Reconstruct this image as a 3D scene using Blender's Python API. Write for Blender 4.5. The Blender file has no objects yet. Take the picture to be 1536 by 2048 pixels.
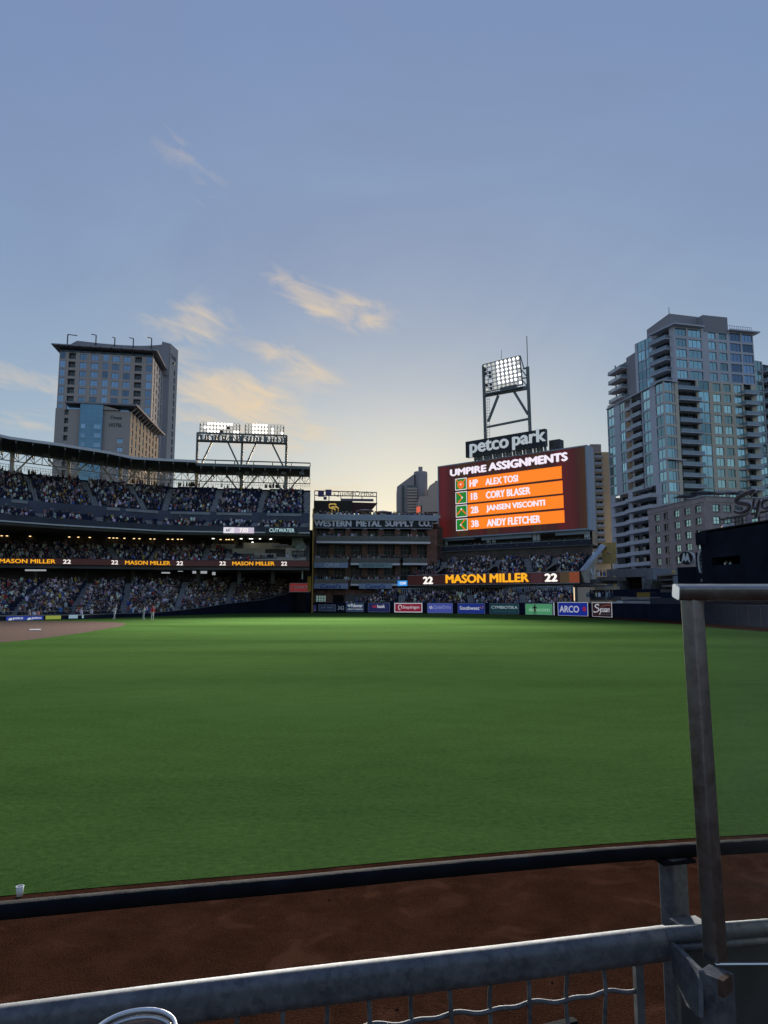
import bpy, math, random
import numpy as np
from mathutils import Vector, Matrix
R = math.radians
random.seed(11)
rng = np.random.default_rng(5)
SC = bpy.context.scene
COL = SC.collection

# ------------------------------------------------------------------ camera
F, PITCH, EYE = 1435.0, R(7.0), 2.6            # focal length in photo pixels (1536 x 2048), tilt, eye height
cd = bpy.data.cameras.new('camera')
cam = bpy.data.objects.new('camera', cd); COL.objects.link(cam)
cam.location = (0, 0, EYE); cam.rotation_euler = (R(90) + PITCH, 0, 0)
cd.sensor_fit = 'VERTICAL'; cd.sensor_height = 32.0; cd.sensor_width = 24.0
cd.lens = 32.0 * F / 2048.0
cd.clip_start = 0.05; cd.clip_end = 6000
SC.camera = cam

# ------------------------------------------------------------------ sky, sun, exposure
SUN_EL, SUN_AZ = R(8.0), R(2.0)                # low sun behind the left-field buildings, just right of straight ahead
SC.view_settings.view_transform = 'Standard'
SC.view_settings.look = 'None'
SC.view_settings.gamma = 1.0
SC.view_settings.exposure = 2.0
SC.view_settings.use_curve_mapping = False
W = bpy.data.worlds.new('World'); SC.world = W; W.use_nodes = True
W.cycles.sampling_method = 'MANUAL'; W.cycles.sample_map_resolution = 512
wn, wl = W.node_tree.nodes, W.node_tree.links
wn.clear()

def wnode(t, **k):
    n = wn.new(t)
    for a, b in k.items(): setattr(n, a, b)
    return n

def wmath(op, a, b=None, c=None, clamp=False):
    n = wnode('ShaderNodeMath', operation=op, use_clamp=clamp)
    for i, x in enumerate((a, b, c)):
        if x is None: continue
        if isinstance(x, (int, float)): n.inputs[i].default_value = x
        else: wl.new(x, n.inputs[i])
    return n.outputs[0]

sky = wnode('ShaderNodeTexSky', sky_type='NISHITA')
sky.sun_disc = False; sky.sun_elevation = SUN_EL; sky.sun_rotation = SUN_AZ
sky.altitude = 0; sky.air_density = 1.0; sky.dust_density = 0.33; sky.ozone_density = 2.5
tc = wnode('ShaderNodeTexCoord')
sx = wnode('ShaderNodeSeparateXYZ'); wl.new(tc.outputs['Generated'], sx.inputs[0])
az = wmath('MULTIPLY', wmath('ARCTAN2', sx.outputs[0], sx.outputs[1]), 57.2958)
el = wmath('MULTIPLY', wmath('ARCSINE', sx.outputs[2]), 57.2958)
ae = wnode('ShaderNodeCombineXYZ'); wl.new(az, ae.inputs[0]); wl.new(el, ae.inputs[1])
# evening cloud streaks: (azimuth, elevation, half width, half height, slope, strength) in degrees
CLOUDS = [(-16.5, 32.5, 3.2, 1.2, -.25, .36), (-14.5, 30.2, 1.6, 1.2, .6, .33), (-7.2, 23.9, 3.2, 1.1, -.62, .8), (-2.4, 22.5, 3.4, 1.5, -.2, .9),
          (-16.0, 20.8, 3.4, 2.0, .35, .9), (-7.6, 18.6, 4.6, 1.3, -.42, .9), (-12.6, 16.4, 5.0, 1.7, -.12, 1.0),
          (-11.0, 13.8, 7.0, 2.3, -.1, 1.0), (-26.5, 15.3, 4.2, 1.2, -.1, .6), (-27.5, 12.6, 3.2, 1.0, 0, .6), (-4.4, 9.2, 3.0, 1.1, 0, .7),
          (-38, 16, 8, 2.2, .1, .8), (38, 17, 7, 1.6, -.1, .6), (70, 14, 9, 2, 0, .7), (-75, 18, 9, 2.4, 0, .7)]
mask = None
for (a0, e0, w0, h0, sl, st) in CLOUDS:
    mp = wnode('ShaderNodeMapping', vector_type='TEXTURE'); mp.inputs['Location'].default_value = (a0, e0, 0); mp.inputs['Rotation'].default_value = (0, 0, math.atan(sl)); mp.inputs['Scale'].default_value = (w0, h0, 1)
    wl.new(ae.outputs[0], mp.inputs[0])
    ln = wnode('ShaderNodeVectorMath', operation='LENGTH'); wl.new(mp.outputs[0], ln.inputs[0])
    mr = wnode('ShaderNodeMapRange', interpolation_type='SMOOTHSTEP'); mr.inputs[1].default_value = 1.7; mr.inputs[2].default_value = 0; mr.inputs[3].default_value = 0; mr.inputs[4].default_value = st
    wl.new(ln.outputs['Value'], mr.inputs[0]); g = mr.outputs[0]
    mask = g if mask is None else wmath('ADD', mask, g)
cv = wnode('ShaderNodeCombineXYZ'); wl.new(wmath('MULTIPLY', az, .26), cv.inputs[0]); wl.new(wmath('MULTIPLY', wmath('ADD', el, wmath('MULTIPLY', az, .22)), .8), cv.inputs[1])
nz = wnode('ShaderNodeTexNoise'); nz.inputs['Scale'].default_value = 1.0; nz.inputs['Detail'].default_value = 7; nz.inputs['Roughness'].default_value = .58; nz.inputs['Distortion'].default_value = .8
wl.new(cv.outputs[0], nz.inputs['Vector'])
cl = wmath('MULTIPLY', wmath('MULTIPLY', wmath('SUBTRACT', wmath('ADD', nz.outputs[0], wmath('MULTIPLY', mask, .36)), .585), 2.0, clamp=True), wmath('MULTIPLY', mask, 1.6, clamp=True))
mixc = wnode('ShaderNodeMix', data_type='RGBA')
wl.new(wmath('MULTIPLY', cl, .85), mixc.inputs['Factor'])
# tone curve evens the sky out: each channel c -> a c^p
sp = wnode('ShaderNodeSeparateColor'); wl.new(sky.outputs[0], sp.inputs[0]); sc = wnode('ShaderNodeCombineColor')
for i, (a_, p_) in enumerate(((.575, .53), (.635, .475), (1.07, .19))):
    wl.new(wmath('MULTIPLY', wmath('POWER', sp.outputs[i], p_), a_), sc.inputs[i])
# broad uneven veil of thin grey cloud higher up
vv = wnode('ShaderNodeCombineXYZ'); wl.new(wmath('MULTIPLY', az, .035), vv.inputs[0]); wl.new(wmath('MULTIPLY', el, .075), vv.inputs[1])
vn = wnode('ShaderNodeTexNoise'); vn.inputs['Scale'].default_value = 1.0; vn.inputs['Detail'].default_value = 6; vn.inputs['Roughness'].default_value = .6; vn.inputs['Distortion'].default_value = .7; wl.new(vv.outputs[0], vn.inputs['Vector'])
ve = wnode('ShaderNodeMapRange', interpolation_type='SMOOTHSTEP'); ve.inputs[1].default_value = 11; ve.inputs[2].default_value = 27; wl.new(el, ve.inputs[0])
vf = wmath('MULTIPLY', wmath('MULTIPLY', wmath('SUBTRACT', vn.outputs[0], .22), 1.25, clamp=True), ve.outputs[0])
vm = wnode('ShaderNodeMix', data_type='RGBA'); wl.new(vf, vm.inputs['Factor']); wl.new(sc.outputs[0], vm.inputs['A']); vm.inputs['B'].default_value = (.54, .69, 1.10, 1)
wl.new(vm.outputs['Result'], mixc.inputs['A'])
mixc.inputs['B'].default_value = (2.15, 1.66, 1.05, 1)
bg = wnode('ShaderNodeBackground'); bg.inputs['Strength'].default_value = 0.10
wl.new(mixc.outputs['Result'], bg.inputs['Color'])
wo = wnode('ShaderNodeOutputWorld'); wl.new(bg.outputs[0], wo.inputs[0])

sd = bpy.data.lights.new('sun', 'SUN'); sd.energy = 0.7; sd.angle = R(10); sd.color = (1.0, .74, .48)
sun = bpy.data.objects.new('sun', sd); COL.objects.link(sun)
sun.rotation_euler = Vector((-math.sin(SUN_AZ) * math.cos(SUN_EL), -math.cos(SUN_AZ) * math.cos(SUN_EL), -math.sin(SUN_EL))).to_track_quat('-Z', 'Y').to_euler()
SC.cycles.use_denoising = True
SC.cycles.max_bounces = 6; SC.cycles.diffuse_bounces = 3; SC.cycles.glossy_bounces = 3; SC.cycles.transmission_bounces = 6; SC.cycles.transparent_max_bounces = 8
SC.cycles.sample_clamp_indirect = 4.0; SC.cycles.caustics_reflective = False; SC.cycles.caustics_refractive = False

# ------------------------------------------------------------------ helpers: sight lines of the photo turned into places
SP, CP = math.sin(PITCH), math.cos(PITCH)
def ray(u, v):
    xc, yc = (u - 768) / F, (1024 - v) / F
    return Vector((xc, CP - yc * SP, SP + yc * CP))
def at(u, v, Y):
    r = ray(u, v); k = Y / r.y
    return Vector((r.x * k, Y, EYE + r.z * k))
def gnd(u, v, z=0.0):
    r = ray(u, v); k = (z - EYE) / r.z
    return Vector((r.x * k, r.y * k, z))
def plan(u, Y, v=1200):
    p = at(u, v, Y); return Vector((p.x, p.y))
def onpl(u, v, A, B, off=0.0):
    """the point of the upright plane through plan points A, B (moved off metres towards the viewer) seen at (u, v)"""
    d = (B - A).normalized(); n = Vector((d.y, -d.x))
    r = ray(u, v); k = (n.dot(A) + off) / (n.x * r.x + n.y * r.y)
    return Vector((r.x * k, r.y * k, EYE + r.z * k))
class Pl:
    """upright plane from plan point A (left) to B (right); s runs right, o outwards to the viewer's side"""
    def __init__(s, A, B):
        s.A, s.B = Vector(A[:2]), Vector(B[:2]); s.len = (s.B - s.A).length
        s.d = (s.B - s.A) / s.len; s.n = Vector((s.d.y, -s.d.x))
        s.rz = math.atan2(s.d.y, s.d.x)
    def P(s, t, z, o=0.0):
        q = s.A + s.d * t + s.n * o
        return Vector((q.x, q.y, z))
    def su(s, u, v, off=0.0):
        p = onpl(u, v, s.A, s.B, off); return (Vector((p.x, p.y)) - s.A).dot(s.d)
    def zv(s, u, v, off=0.0):
        return onpl(u, v, s.A, s.B, off).z
    def shift(s, o):
        return Pl(s.A + s.n * o, s.B + s.n * o)

class MB:
    def __init__(s): s.v, s.f, s.m = [], [], []
    def add(s, vs, fs, mi=0):
        b = len(s.v); s.v += [tuple(p) for p in vs]
        for f in fs: s.f.append(tuple(b + i for i in f)); s.m.append(mi)
    def quad(s, a, b, c, d, mi=0): s.add((a, b, c, d), ((0, 1, 2, 3),), mi)
    def obox(s, o, ax, ay, az, mi=0):
        o, ax, ay, az = Vector(o), Vector(ax), Vector(ay), Vector(az)
        vs = [o, o + ax, o + ax + ay, o + ay, o + az, o + ax + az, o + ax + ay + az, o + ay + az]
        s.add(vs, ((0, 3, 2, 1), (4, 5, 6, 7), (0, 1, 5, 4), (1, 2, 6, 5), (2, 3, 7, 6), (3, 0, 4, 7)), mi)
    def box(s, c, sz, mi=0, rz=0.0):
        c = Vector(c); ca, sa = math.cos(rz), math.sin(rz)
        ax, ay, az = Vector((ca, sa, 0)) * sz[0], Vector((-sa, ca, 0)) * sz[1], Vector((0, 0, sz[2]))
        s.obox(c - ax / 2 - ay / 2 - az / 2, ax, ay, az, mi)
    def pbox(s, pl, s0, s1, z0, z1, o0, o1, mi=0):
        """box on a plane: along s0..s1, height z0..z1, from o0 to o1 outwards"""
        a = pl.P(s0, z0, o1); n = Vector((pl.n.x, pl.n.y, 0)); d = Vector((pl.d.x, pl.d.y, 0))
        s.obox(a, d * (s1 - s0), n * (o0 - o1), Vector((0, 0, z1 - z0)), mi)
    def bar(s, a, b, w, h=None, mi=0, up=None):
        a, b = Vector(a), Vector(b); h = h or w; d = b - a
        if d.length < 1e-6: return
        dn = d.normalized(); up = Vector(up) if up else (Vector((0, 0, 1)) if abs(dn.z) < .95 else Vector((0, 1, 0)))
        x = dn.cross(up).normalized(); y = x.cross(dn).normalized()
        s.obox(a - x * w / 2 - y * h / 2, x * w, d, y * h, mi)
    def tube(s, pts, r, n=8, mi=0, cap=True):
        pts = [Vector(p) for p in pts]; rr = r if isinstance(r, (list, tuple)) else [r] * len(pts)
        rings = []; t = (pts[1] - pts[0]).normalized()
        up = Vector((0, 0, 1)) if abs(t.z) < .9 else Vector((1, 0, 0))
        x = t.cross(up).normalized()
        for i, p in enumerate(pts):
            if i == 0: t = pts[1] - pts[0]
            elif i == len(pts) - 1: t = pts[-1] - pts[-2]
            else: t = pts[i + 1] - pts[i - 1]
            t = t.normalized(); x = (x - t * x.dot(t)).normalized(); y = t.cross(x)
            rings.append([p + (x * math.cos(2 * math.pi * k / n) + y * math.sin(2 * math.pi * k / n)) * rr[i] for k in range(n)])
        b = len(s.v); s.v += [tuple(q) for rg in rings for q in rg]
        for i in range(len(pts) - 1):
            for k in range(n):
                k2 = (k + 1) % n
                s.f.append((b + i * n + k, b + i * n + k2, b + (i + 1) * n + k2, b + (i + 1) * n + k)); s.m.append(mi)
        if cap:
            s.f.append(tuple(b + k for k in range(n))[::-1]); s.m.append(mi)
            e = b + (len(pts) - 1) * n; s.f.append(tuple(e + k for k in range(n))); s.m.append(mi)
    def prism(s, poly, z0, z1, mi=0):
        """poly counter-clockwise seen from above; z0/z1 a number or a list"""
        n = len(poly); Z0 = z0 if isinstance(z0, (list, tuple)) else [z0] * n; Z1 = z1 if isinstance(z1, (list, tuple)) else [z1] * n
        vs = [(p[0], p[1], Z0[i]) for i, p in enumerate(poly)] + [(p[0], p[1], Z1[i]) for i, p in enumerate(poly)]
        fs = [tuple(range(n))[::-1], tuple(range(n, 2 * n))] + [(i, (i + 1) % n, n + (i + 1) % n, n + i) for i in range(n)]
        s.add(vs, fs, mi)
    def slab(s, pts, n, t, mi=0):
        """flat outline pts (3-D, counter-clockwise from the front) given thickness t against normal n"""
        n = Vector(n).normalized(); k = len(pts); vs = [Vector(p) for p in pts] + [Vector(p) - n * t for p in pts]
        fs = [tuple(range(k)), tuple(range(k, 2 * k))[::-1]] + [(i, k + i, k + (i + 1) % k, (i + 1) % k) for i in range(k)]
        s.add(vs, fs, mi)
    def lathe(s, c, prof, n=24, mi=0):
        c = Vector(c); b = len(s.v)
        for (r, z) in prof:
            for k in range(n):
                a = 2 * math.pi * k / n; s.v.append((c.x + r * math.cos(a), c.y + r * math.sin(a), c.z + z))
        for i in range(len(prof) - 1):
            for k in range(n):
                k2 = (k + 1) % n; s.f.append((b + i * n + k, b + i * n + k2, b + (i + 1) * n + k2, b + (i + 1) * n + k)); s.m.append(mi)
    def mesh(s, name, mats, smooth=False):
        me = bpy.data.meshes.new(name); me.from_pydata(s.v, [], s.f)
        for m in (mats if isinstance(mats, (list, tuple)) else [mats]): me.materials.append(m)
        if len(me.materials) > 1: me.polygons.foreach_set('material_index', s.m)
        if smooth: me.polygons.foreach_set('use_smooth', [True] * len(me.polygons))
        me.update(); return me
    def build(s, name, mats, parent=None, smooth=False):
        return link(name, s.mesh(name, mats, smooth), parent)

WT = {}                                        # where each object's own origin stands
def link(name, data, parent=None, loc=None, rz=0.0):
    o = bpy.data.objects.new(name, data); COL.objects.link(o)
    T = WT.get(parent.name, Vector((0, 0, 0))) if parent is not None else Vector((0, 0, 0))
    if parent is not None: o.parent = parent
    if loc is None:
        if parent is not None: o.matrix_parent_inverse = Matrix.Translation(-T)
        WT[o.name] = Vector((0, 0, 0))
    else: o.location = Vector(loc) - T; o.rotation_euler.z = rz; WT[o.name] = Vector(loc)
    return o
def tag(o, label=None, cat=None, group=None, kind=None):
    if label: o['label'] = label
    if cat: o['category'] = cat
    if group: o['group'] = group
    if kind: o['kind'] = kind
    return o
def empty(name, loc, label=None, cat=None, group=None):
    o = bpy.data.objects.new(name, None); COL.objects.link(o); o.location = loc; o.empty_display_size = .2; WT[o.name] = Vector(loc)
    return tag(o, label, cat, group)

# ------------------------------------------------------------------ materials
def mat(name, col, rough=.7, metal=0.0, var=.12, scale=1.0, bump=0.0, spec=.5, emit=None, estr=0.0, objvar=0.0, detail=4):
    m = bpy.data.materials.new(name); m.use_nodes = True
    nt = m.node_tree; N, L = nt.nodes, nt.links
    b = N['Principled BSDF']; b.inputs['Roughness'].default_value = rough; b.inputs['Metallic'].default_value = metal
    b.inputs['Specular IOR Level'].default_value = spec
    b.inputs['Base Color'].default_value = (*col, 1)
    if var > 0 or bump > 0:
        tc = N.new('ShaderNodeTexCoord'); no = N.new('ShaderNodeTexNoise'); no.inputs['Scale'].default_value = scale; no.inputs['Detail'].default_value = detail
        L.new(tc.outputs['Object'], no.inputs['Vector'])
        hs = N.new('ShaderNodeHueSaturation'); hs.inputs['Color'].default_value = (*col, 1)
        mr = N.new('ShaderNodeMapRange'); mr.inputs['From Min'].default_value = .3; mr.inputs['From Max'].default_value = .7; mr.inputs['To Min'].default_value = 1 - var; mr.inputs['To Max'].default_value = 1 + var
        L.new(no.outputs[0], mr.inputs[0]); out = mr.outputs[0]
        if objvar > 0:
            oi = N.new('ShaderNodeObjectInfo'); m2 = N.new('ShaderNodeMapRange'); m2.inputs['To Min'].default_value = 1 - objvar; m2.inputs['To Max'].default_value = 1 + objvar
            L.new(oi.outputs['Random'], m2.inputs[0]); mu = N.new('ShaderNodeMath'); mu.operation = 'MULTIPLY'; L.new(out, mu.inputs[0]); L.new(m2.outputs[0], mu.inputs[1]); out = mu.outputs[0]
        L.new(out, hs.inputs['Value']); L.new(hs.outputs[0], b.inputs['Base Color'])
        if bump > 0:
            bp = N.new('ShaderNodeBump'); bp.inputs['Strength'].default_value = bump; bp.inputs['Distance'].default_value = .02
            L.new(no.outputs[0], bp.inputs['Height']); L.new(bp.outputs[0], b.inputs['Normal'])
    if emit:
        b.inputs['Emission Color'].default_value = (*emit, 1); b.inputs['Emission Strength'].default_value = estr
    return m
def srgb(r, g, b):
    return tuple((c / 255 / 12.92) if c / 255 <= .04045 else ((c / 255 + .055) / 1.055) ** 2.4 for c in (r, g, b))
def led(name, r, g, b, k=1.0):
    """a glowing LED surface that shows about this screen colour"""
    c = srgb(r, g, b); e = 1 / 2 ** SC.view_settings.exposure * k
    m = mat(name, (.012, .012, .013), .5, var=0, emit=c, estr=e)
    return m
M = {}
M['navy'] = mat('navy padding', (.012, .016, .032), .9, var=.25, scale=.4, spec=.08)
M['navyseat'] = mat('navy seats', (.020, .026, .056), .8, var=.2, scale=2, spec=.15)
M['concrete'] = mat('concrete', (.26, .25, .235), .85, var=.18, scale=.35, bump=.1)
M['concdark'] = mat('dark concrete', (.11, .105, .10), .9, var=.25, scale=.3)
M['aisle'] = mat('aisle concrete', (.30, .31, .32), .85, var=.15, scale=.6)
M['cream'] = mat('cream stucco', (.46, .41, .33), .85, var=.1, scale=.25)
M['steelwhite'] = mat('painted white steel', (.58, .60, .59), .5, var=.08, scale=.5)
M['steelgrey'] = mat('grey green steel', (.17, .19, .18), .5, var=.12, scale=.5)
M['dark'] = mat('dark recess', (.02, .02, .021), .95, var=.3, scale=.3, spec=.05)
M['brownwall'] = mat('brown stone', (.10, .078, .062), .9, var=.25, scale=.5)
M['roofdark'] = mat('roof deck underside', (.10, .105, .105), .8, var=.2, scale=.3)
M['yellow'] = mat('foul pole yellow', (.42, .27, .05), .6, var=.08)
M['white'] = mat('white paint', (.75, .75, .75), .6, var=.04)
M['black'] = mat('black', (.01, .01, .011), .7, var=.2)
def glassmat(name, col, metal=.55, rough=.06, objvar=.5):
    return mat(name, col, rough, metal, var=.15, scale=.12, objvar=objvar, spec=.8)
M['glassteal'] = glassmat('teal glass', (.34, .54, .55), .8)
M['glassblue'] = glassmat('blue glass', (.20, .30, .42), .7)
M['glassdark'] = glassmat('dark glass', (.03, .042, .046), .15)
M['pubglass'] = mat('dim interior glass', (.018, .02, .022), .3, 0, var=.3, scale=.3, spec=.25, objvar=.4)
M['glassgreen'] = glassmat('pale green glass', (.42, .62, .56), .75)
M['rail_glass'] = mat('railing glass', (.05, .07, .085), .12, .2, var=.1, scale=.3, spec=.8)
M['rail_glass'].node_tree.nodes['Principled BSDF'].inputs['Alpha'].default_value = .55

M['trail'] = mat('balcony glass', (.30, .38, .42), .15, .3, var=.1, scale=.3, spec=.8)
M['trail'].node_tree.nodes['Principled BSDF'].inputs['Alpha'].default_value = .7
# ------------------------------------------------------------------ lettering (flat print with a little thickness)
_tx = {}
def text_verts(s, bold, ext, shear=0.0):
    k = (s, bold, ext, shear)
    if k not in _tx:
        c = bpy.data.curves.new('lettering', 'FONT'); c.body = s; c.offset = bold; c.extrude = ext; c.shear = shear; c.resolution_u = 3
        o = bpy.data.objects.new('lettering', c); me = bpy.data.meshes.new_from_object(o)
        v = np.empty(len(me.vertices) * 3); me.vertices.foreach_get('co', v); v = v.reshape(-1, 3)
        f = [tuple(p.vertices) for p in me.polygons]
        bpy.data.objects.remove(o); bpy.data.curves.remove(c); bpy.data.meshes.remove(me)
        mn, mx = v[:, :2].min(0), v[:, :2].max(0)
        v[:, :2] = (v[:, :2] - mn) / np.maximum(mx - mn, 1e-6)
        _tx[k] = (v, f)
    return _tx[k]
def lettering(s, pl, s0, s1, z0, z1, off, m, parent, bold=.0, depth=.04, shear=0.0, name='lettering'):
    """bold > 0 thickens the strokes by laying shifted copies of the outline over one another"""
    v, f = text_verts(s, min(bold, 0.0), .5, shear); mb = MB(); b = max(bold, 0) * (z1 - z0) * .9
    sh = [(0, 0)] if b == 0 else [(-b, 0), (b, 0), (0, b * .6), (0, -b * .6), (0, 0)]
    for k, (dx, dz) in enumerate(sh):
        mb.add([pl.P(s0 + b + p[0] * (s1 - s0 - 2 * b) + dx, z0 + b * .6 + p[1] * (z1 - z0 - 1.2 * b) + dz, off + p[2] * depth + k * .002) for p in v], f)
    return mb.build(name, m, parent)
def letpx(s, pl, u0, vt, vb, u1, off, m, parent, bold=.0, depth=.04, shear=0.0):
    """lettering filling the box that spans photo columns u0..u1 and rows vt..vb (at u0) on plane pl"""
    return lettering(s, pl, pl.su(u0, (vt + vb) / 2, off), pl.su(u1, (vt + vb) / 2, off), pl.zv(u0, vb, off), pl.zv(u0, vt, off), off, m, parent, bold, depth, shear)
def pxbox(mb, pl, u0, vt, vb, u1, o0, o1, mi=0):
    vm = (vt + vb) / 2
    mb.pbox(pl, pl.su(u0, vm, o1), pl.su(u1, vm, o1), pl.zv(u0, vb, o1), pl.zv(u0, vt, o1), o0, o1, mi)
def signpanel(name, label, pl, u0, vt, vb, u1, off, panel, border=None, thick=.08, bw=.09, cat='sign', group=None):
    """a flat sign: frame and panel; returns the root and its s/z box"""
    vm = (vt + vb) / 2
    s0, s1, z0, z1 = pl.su(u0, vm, off), pl.su(u1, vm, off), pl.zv(u0, vb, off), pl.zv(u0, vt, off)
    root = empty(name, pl.P((s0 + s1) / 2, z0, off), label, cat, group)
    mb = MB(); mb.pbox(pl, s0, s1, z0, z1, off, off + thick); mb.build('panel', panel, root)
    if border:
        mb = MB(); t = off + thick + .02
        mb.pbox(pl, s0 - .02, s1 + .02, z1 - bw, z1 + .02, off, t); mb.pbox(pl, s0 - .02, s1 + .02, z0 - .02, z0 + bw, off, t)
        mb.pbox(pl, s0 - .02, s0 + bw, z0 + bw, z1 - bw, off, t); mb.pbox(pl, s1 - bw, s1 + .02, z0 + bw, z1 - bw, off, t)
        mb.build('frame', border, root)
    return root, (s0, s1, z0, z1)

# ------------------------------------------------------------------ ground, field, dirt
def sheet(name, pts, z, m, label=None):
    mb = MB(); mb.add([(p[0], p[1], z) for p in pts], (tuple(range(len(pts))),)); o = mb.build(name, m); o['kind'] = 'structure'
    if label: o['label'] = label
    return o
M['asphalt'] = mat('city asphalt', (.05, .05, .052), .9, var=.2, scale=.05)
gm = bpy.data.materials.new('outfield grass'); gm.use_nodes = True
N, L = gm.node_tree.nodes, gm.node_tree.links; b = N['Principled BSDF']; b.inputs['Roughness'].default_value = .75; b.inputs['Specular IOR Level'].default_value = .0
tcn = N.new('ShaderNodeTexCoord')
def gnoise(sc, det, dist=0.0, stretch=None):
    n = N.new('ShaderNodeTexNoise'); n.inputs['Scale'].default_value = sc; n.inputs['Detail'].default_value = det; n.inputs['Distortion'].default_value = dist
    if stretch:
        mp = N.new('ShaderNodeMapping'); mp.inputs['Scale'].default_value = stretch; mp.inputs['Rotation'].default_value = (0, 0, R(8)); L.new(tcn.outputs['Object'], mp.inputs[0]); L.new(mp.outputs[0], n.inputs['Vector'])
    else: L.new(tcn.outputs['Object'], n.inputs['Vector'])
    return n.outputs[0]
n1 = gnoise(.10, 3, .4, (.35, 1.0, 1)); n2 = gnoise(1.6, 6, 0, (.6, 1, 1)); n3 = gnoise(11, 6); n4 = gnoise(60, 3)
r1 = N.new('ShaderNodeValToRGB'); r1.color_ramp.elements[0].color = (.022, .050, .012, 1); r1.color_ramp.elements[1].color = (.066, .122, .032, 1); r1.color_ramp.elements[0].position = .47; r1.color_ramp.elements[1].position = .88
ad = N.new('ShaderNodeMath'); ad.operation = 'MULTIPLY_ADD'; ad.inputs[1].default_value = .52; L.new(n1, ad.inputs[0])
a2 = N.new('ShaderNodeMath'); a2.operation = 'MULTIPLY_ADD'; a2.inputs[1].default_value = .18; L.new(n2, a2.inputs[0])
a3 = N.new('ShaderNodeMath'); a3.operation = 'MULTIPLY_ADD'; a3.inputs[1].default_value = .36; L.new(n3, a3.inputs[0])
a4 = N.new('ShaderNodeMath'); a4.operation = 'MULTIPLY'; a4.inputs[1].default_value = .28; L.new(n4, a4.inputs[0])
L.new(a4.outputs[0], a3.inputs[2]); L.new(a3.outputs[0], a2.inputs[2]); L.new(a2.outputs[0], ad.inputs[2]); L.new(ad.outputs[0], r1.inputs[0]); L.new(r1.outputs[0], b.inputs['Base Color'])
bp = N.new('ShaderNodeBump'); bp.inputs['Strength'].default_value = .7; bp.inputs['Distance'].default_value = .03; L.new(a3.outputs[0], bp.inputs['Height']); L.new(bp.outputs[0], b.inputs['Normal'])
M['grass'] = gm
def dirtmat(name, c0, c1):
    m = bpy.data.materials.new(name); m.use_nodes = True; N, L = m.node_tree.nodes, m.node_tree.links; b = N['Principled BSDF']; b.inputs['Roughness'].default_value = 1; b.inputs['Specular IOR Level'].default_value = 0
    t = N.new('ShaderNodeTexCoord'); n1 = N.new('ShaderNodeTexNoise'); n1.inputs['Scale'].default_value = 2.2; n1.inputs['Detail'].default_value = 9; n1.inputs['Roughness'].default_value = .7; L.new(t.outputs['Object'], n1.inputs['Vector'])
    n2 = N.new('ShaderNodeTexNoise'); n2.inputs['Scale'].default_value = 70; n2.inputs['Detail'].default_value = 4; L.new(t.outputs['Object'], n2.inputs['Vector'])
    mm = N.new('ShaderNodeMath'); mm.operation = 'MULTIPLY_ADD'; mm.inputs[1].default_value = .5; L.new(n2.outputs[0], mm.inputs[0])
    mh = N.new('ShaderNodeMath'); mh.operation = 'MULTIPLY'; mh.inputs[1].default_value = .5; L.new(n1.outputs[0], mh.inputs[0]); L.new(mh.outputs[0], mm.inputs[2])
    r = N.new('ShaderNodeValToRGB'); r.color_ramp.elements[0].color = (*c0, 1); r.color_ramp.elements[1].color = (*c1, 1); r.color_ramp.elements[0].position = .32; r.color_ramp.elements[1].position = .68
    n5 = N.new('ShaderNodeTexNoise'); n5.inputs['Scale'].default_value = 1.7; n5.inputs['Detail'].default_value = 3; n5.inputs['Distortion'].default_value = 1.5; L.new(t.outputs['Object'], n5.inputs['Vector'])
    m5 = N.new('ShaderNodeMapRange'); m5.inputs['From Min'].default_value = .56; m5.inputs['From Max'].default_value = .74; m5.inputs['To Max'].default_value = .22; L.new(n5.outputs[0], m5.inputs[0])
    a5 = N.new('ShaderNodeMath'); a5.operation = 'ADD'; L.new(mm.outputs[0], a5.inputs[0]); L.new(m5.outputs[0], a5.inputs[1])
    L.new(a5.outputs[0], r.inputs[0]); L.new(r.outputs[0], b.inputs['Base Color'])
    bp = N.new('ShaderNodeBump'); bp.inputs['Strength'].default_value = .8; bp.inputs['Distance'].default_value = .025; L.new(mm.outputs[0], bp.inputs['Height']); L.new(bp.outputs[0], b.inputs['Normal'])
    return m
M['track'] = dirtmat('warning track dirt', (.012, .0046, .0026), (.060, .026, .015))
M['infield'] = dirtmat('infield dirt', (.070, .049, .041), (.120, .085, .071))
sheet('ground', [(-4000, -800), (4000, -800), (4000, 5000), (-4000, 5000)], -.012, M['asphalt'])
# outfield wall line (left field corner round to centre field), from where its foot shows in the photo
WALL = [gnd(u, v) for (u, v) in ((622, 1225.2), (690, 1225.3), (790, 1225.7), (900, 1226.5), (1000, 1228), (1110, 1230.6), (1180, 1232.6), (1226, 1234.8), (1363, 1242), (1410, 1246.4), (1536, 1255.5), (1640, 1264))]
WALL = [Vector((p.x, p.y)) for p in WALL]
GEDGE = [Vector((gnd(u, v).x, gnd(u, v).y)) for (u, v) in ((620, 1226.1), (690, 1226.2), (900, 1227.5), (1000, 1229.3), (1110, 1232.6), (1180, 1236.2), (1226, 1239.4), (1363, 1249.2), (1410, 1254), (1536, 1264), (1640, 1274))]
NEAR = [Vector((gnd(u, v).x, gnd(u, v).y)) for (u, v) in ((-400, 1828), (0, 1793), (300, 1766), (600, 1741), (800, 1722), (1000, 1705), (1200, 1689), (1349, 1679), (1536, 1668), (1900, 1650))]
sheet('warning_track', [(-90, -6), (60, -6), (60, 40), (WALL[-1].x + 4, WALL[-1].y)] + [(p.x, p.y) for p in WALL[::-1]][1:] + [(-30, 175), (-90, 150)], 0.0, M['track'])
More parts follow.
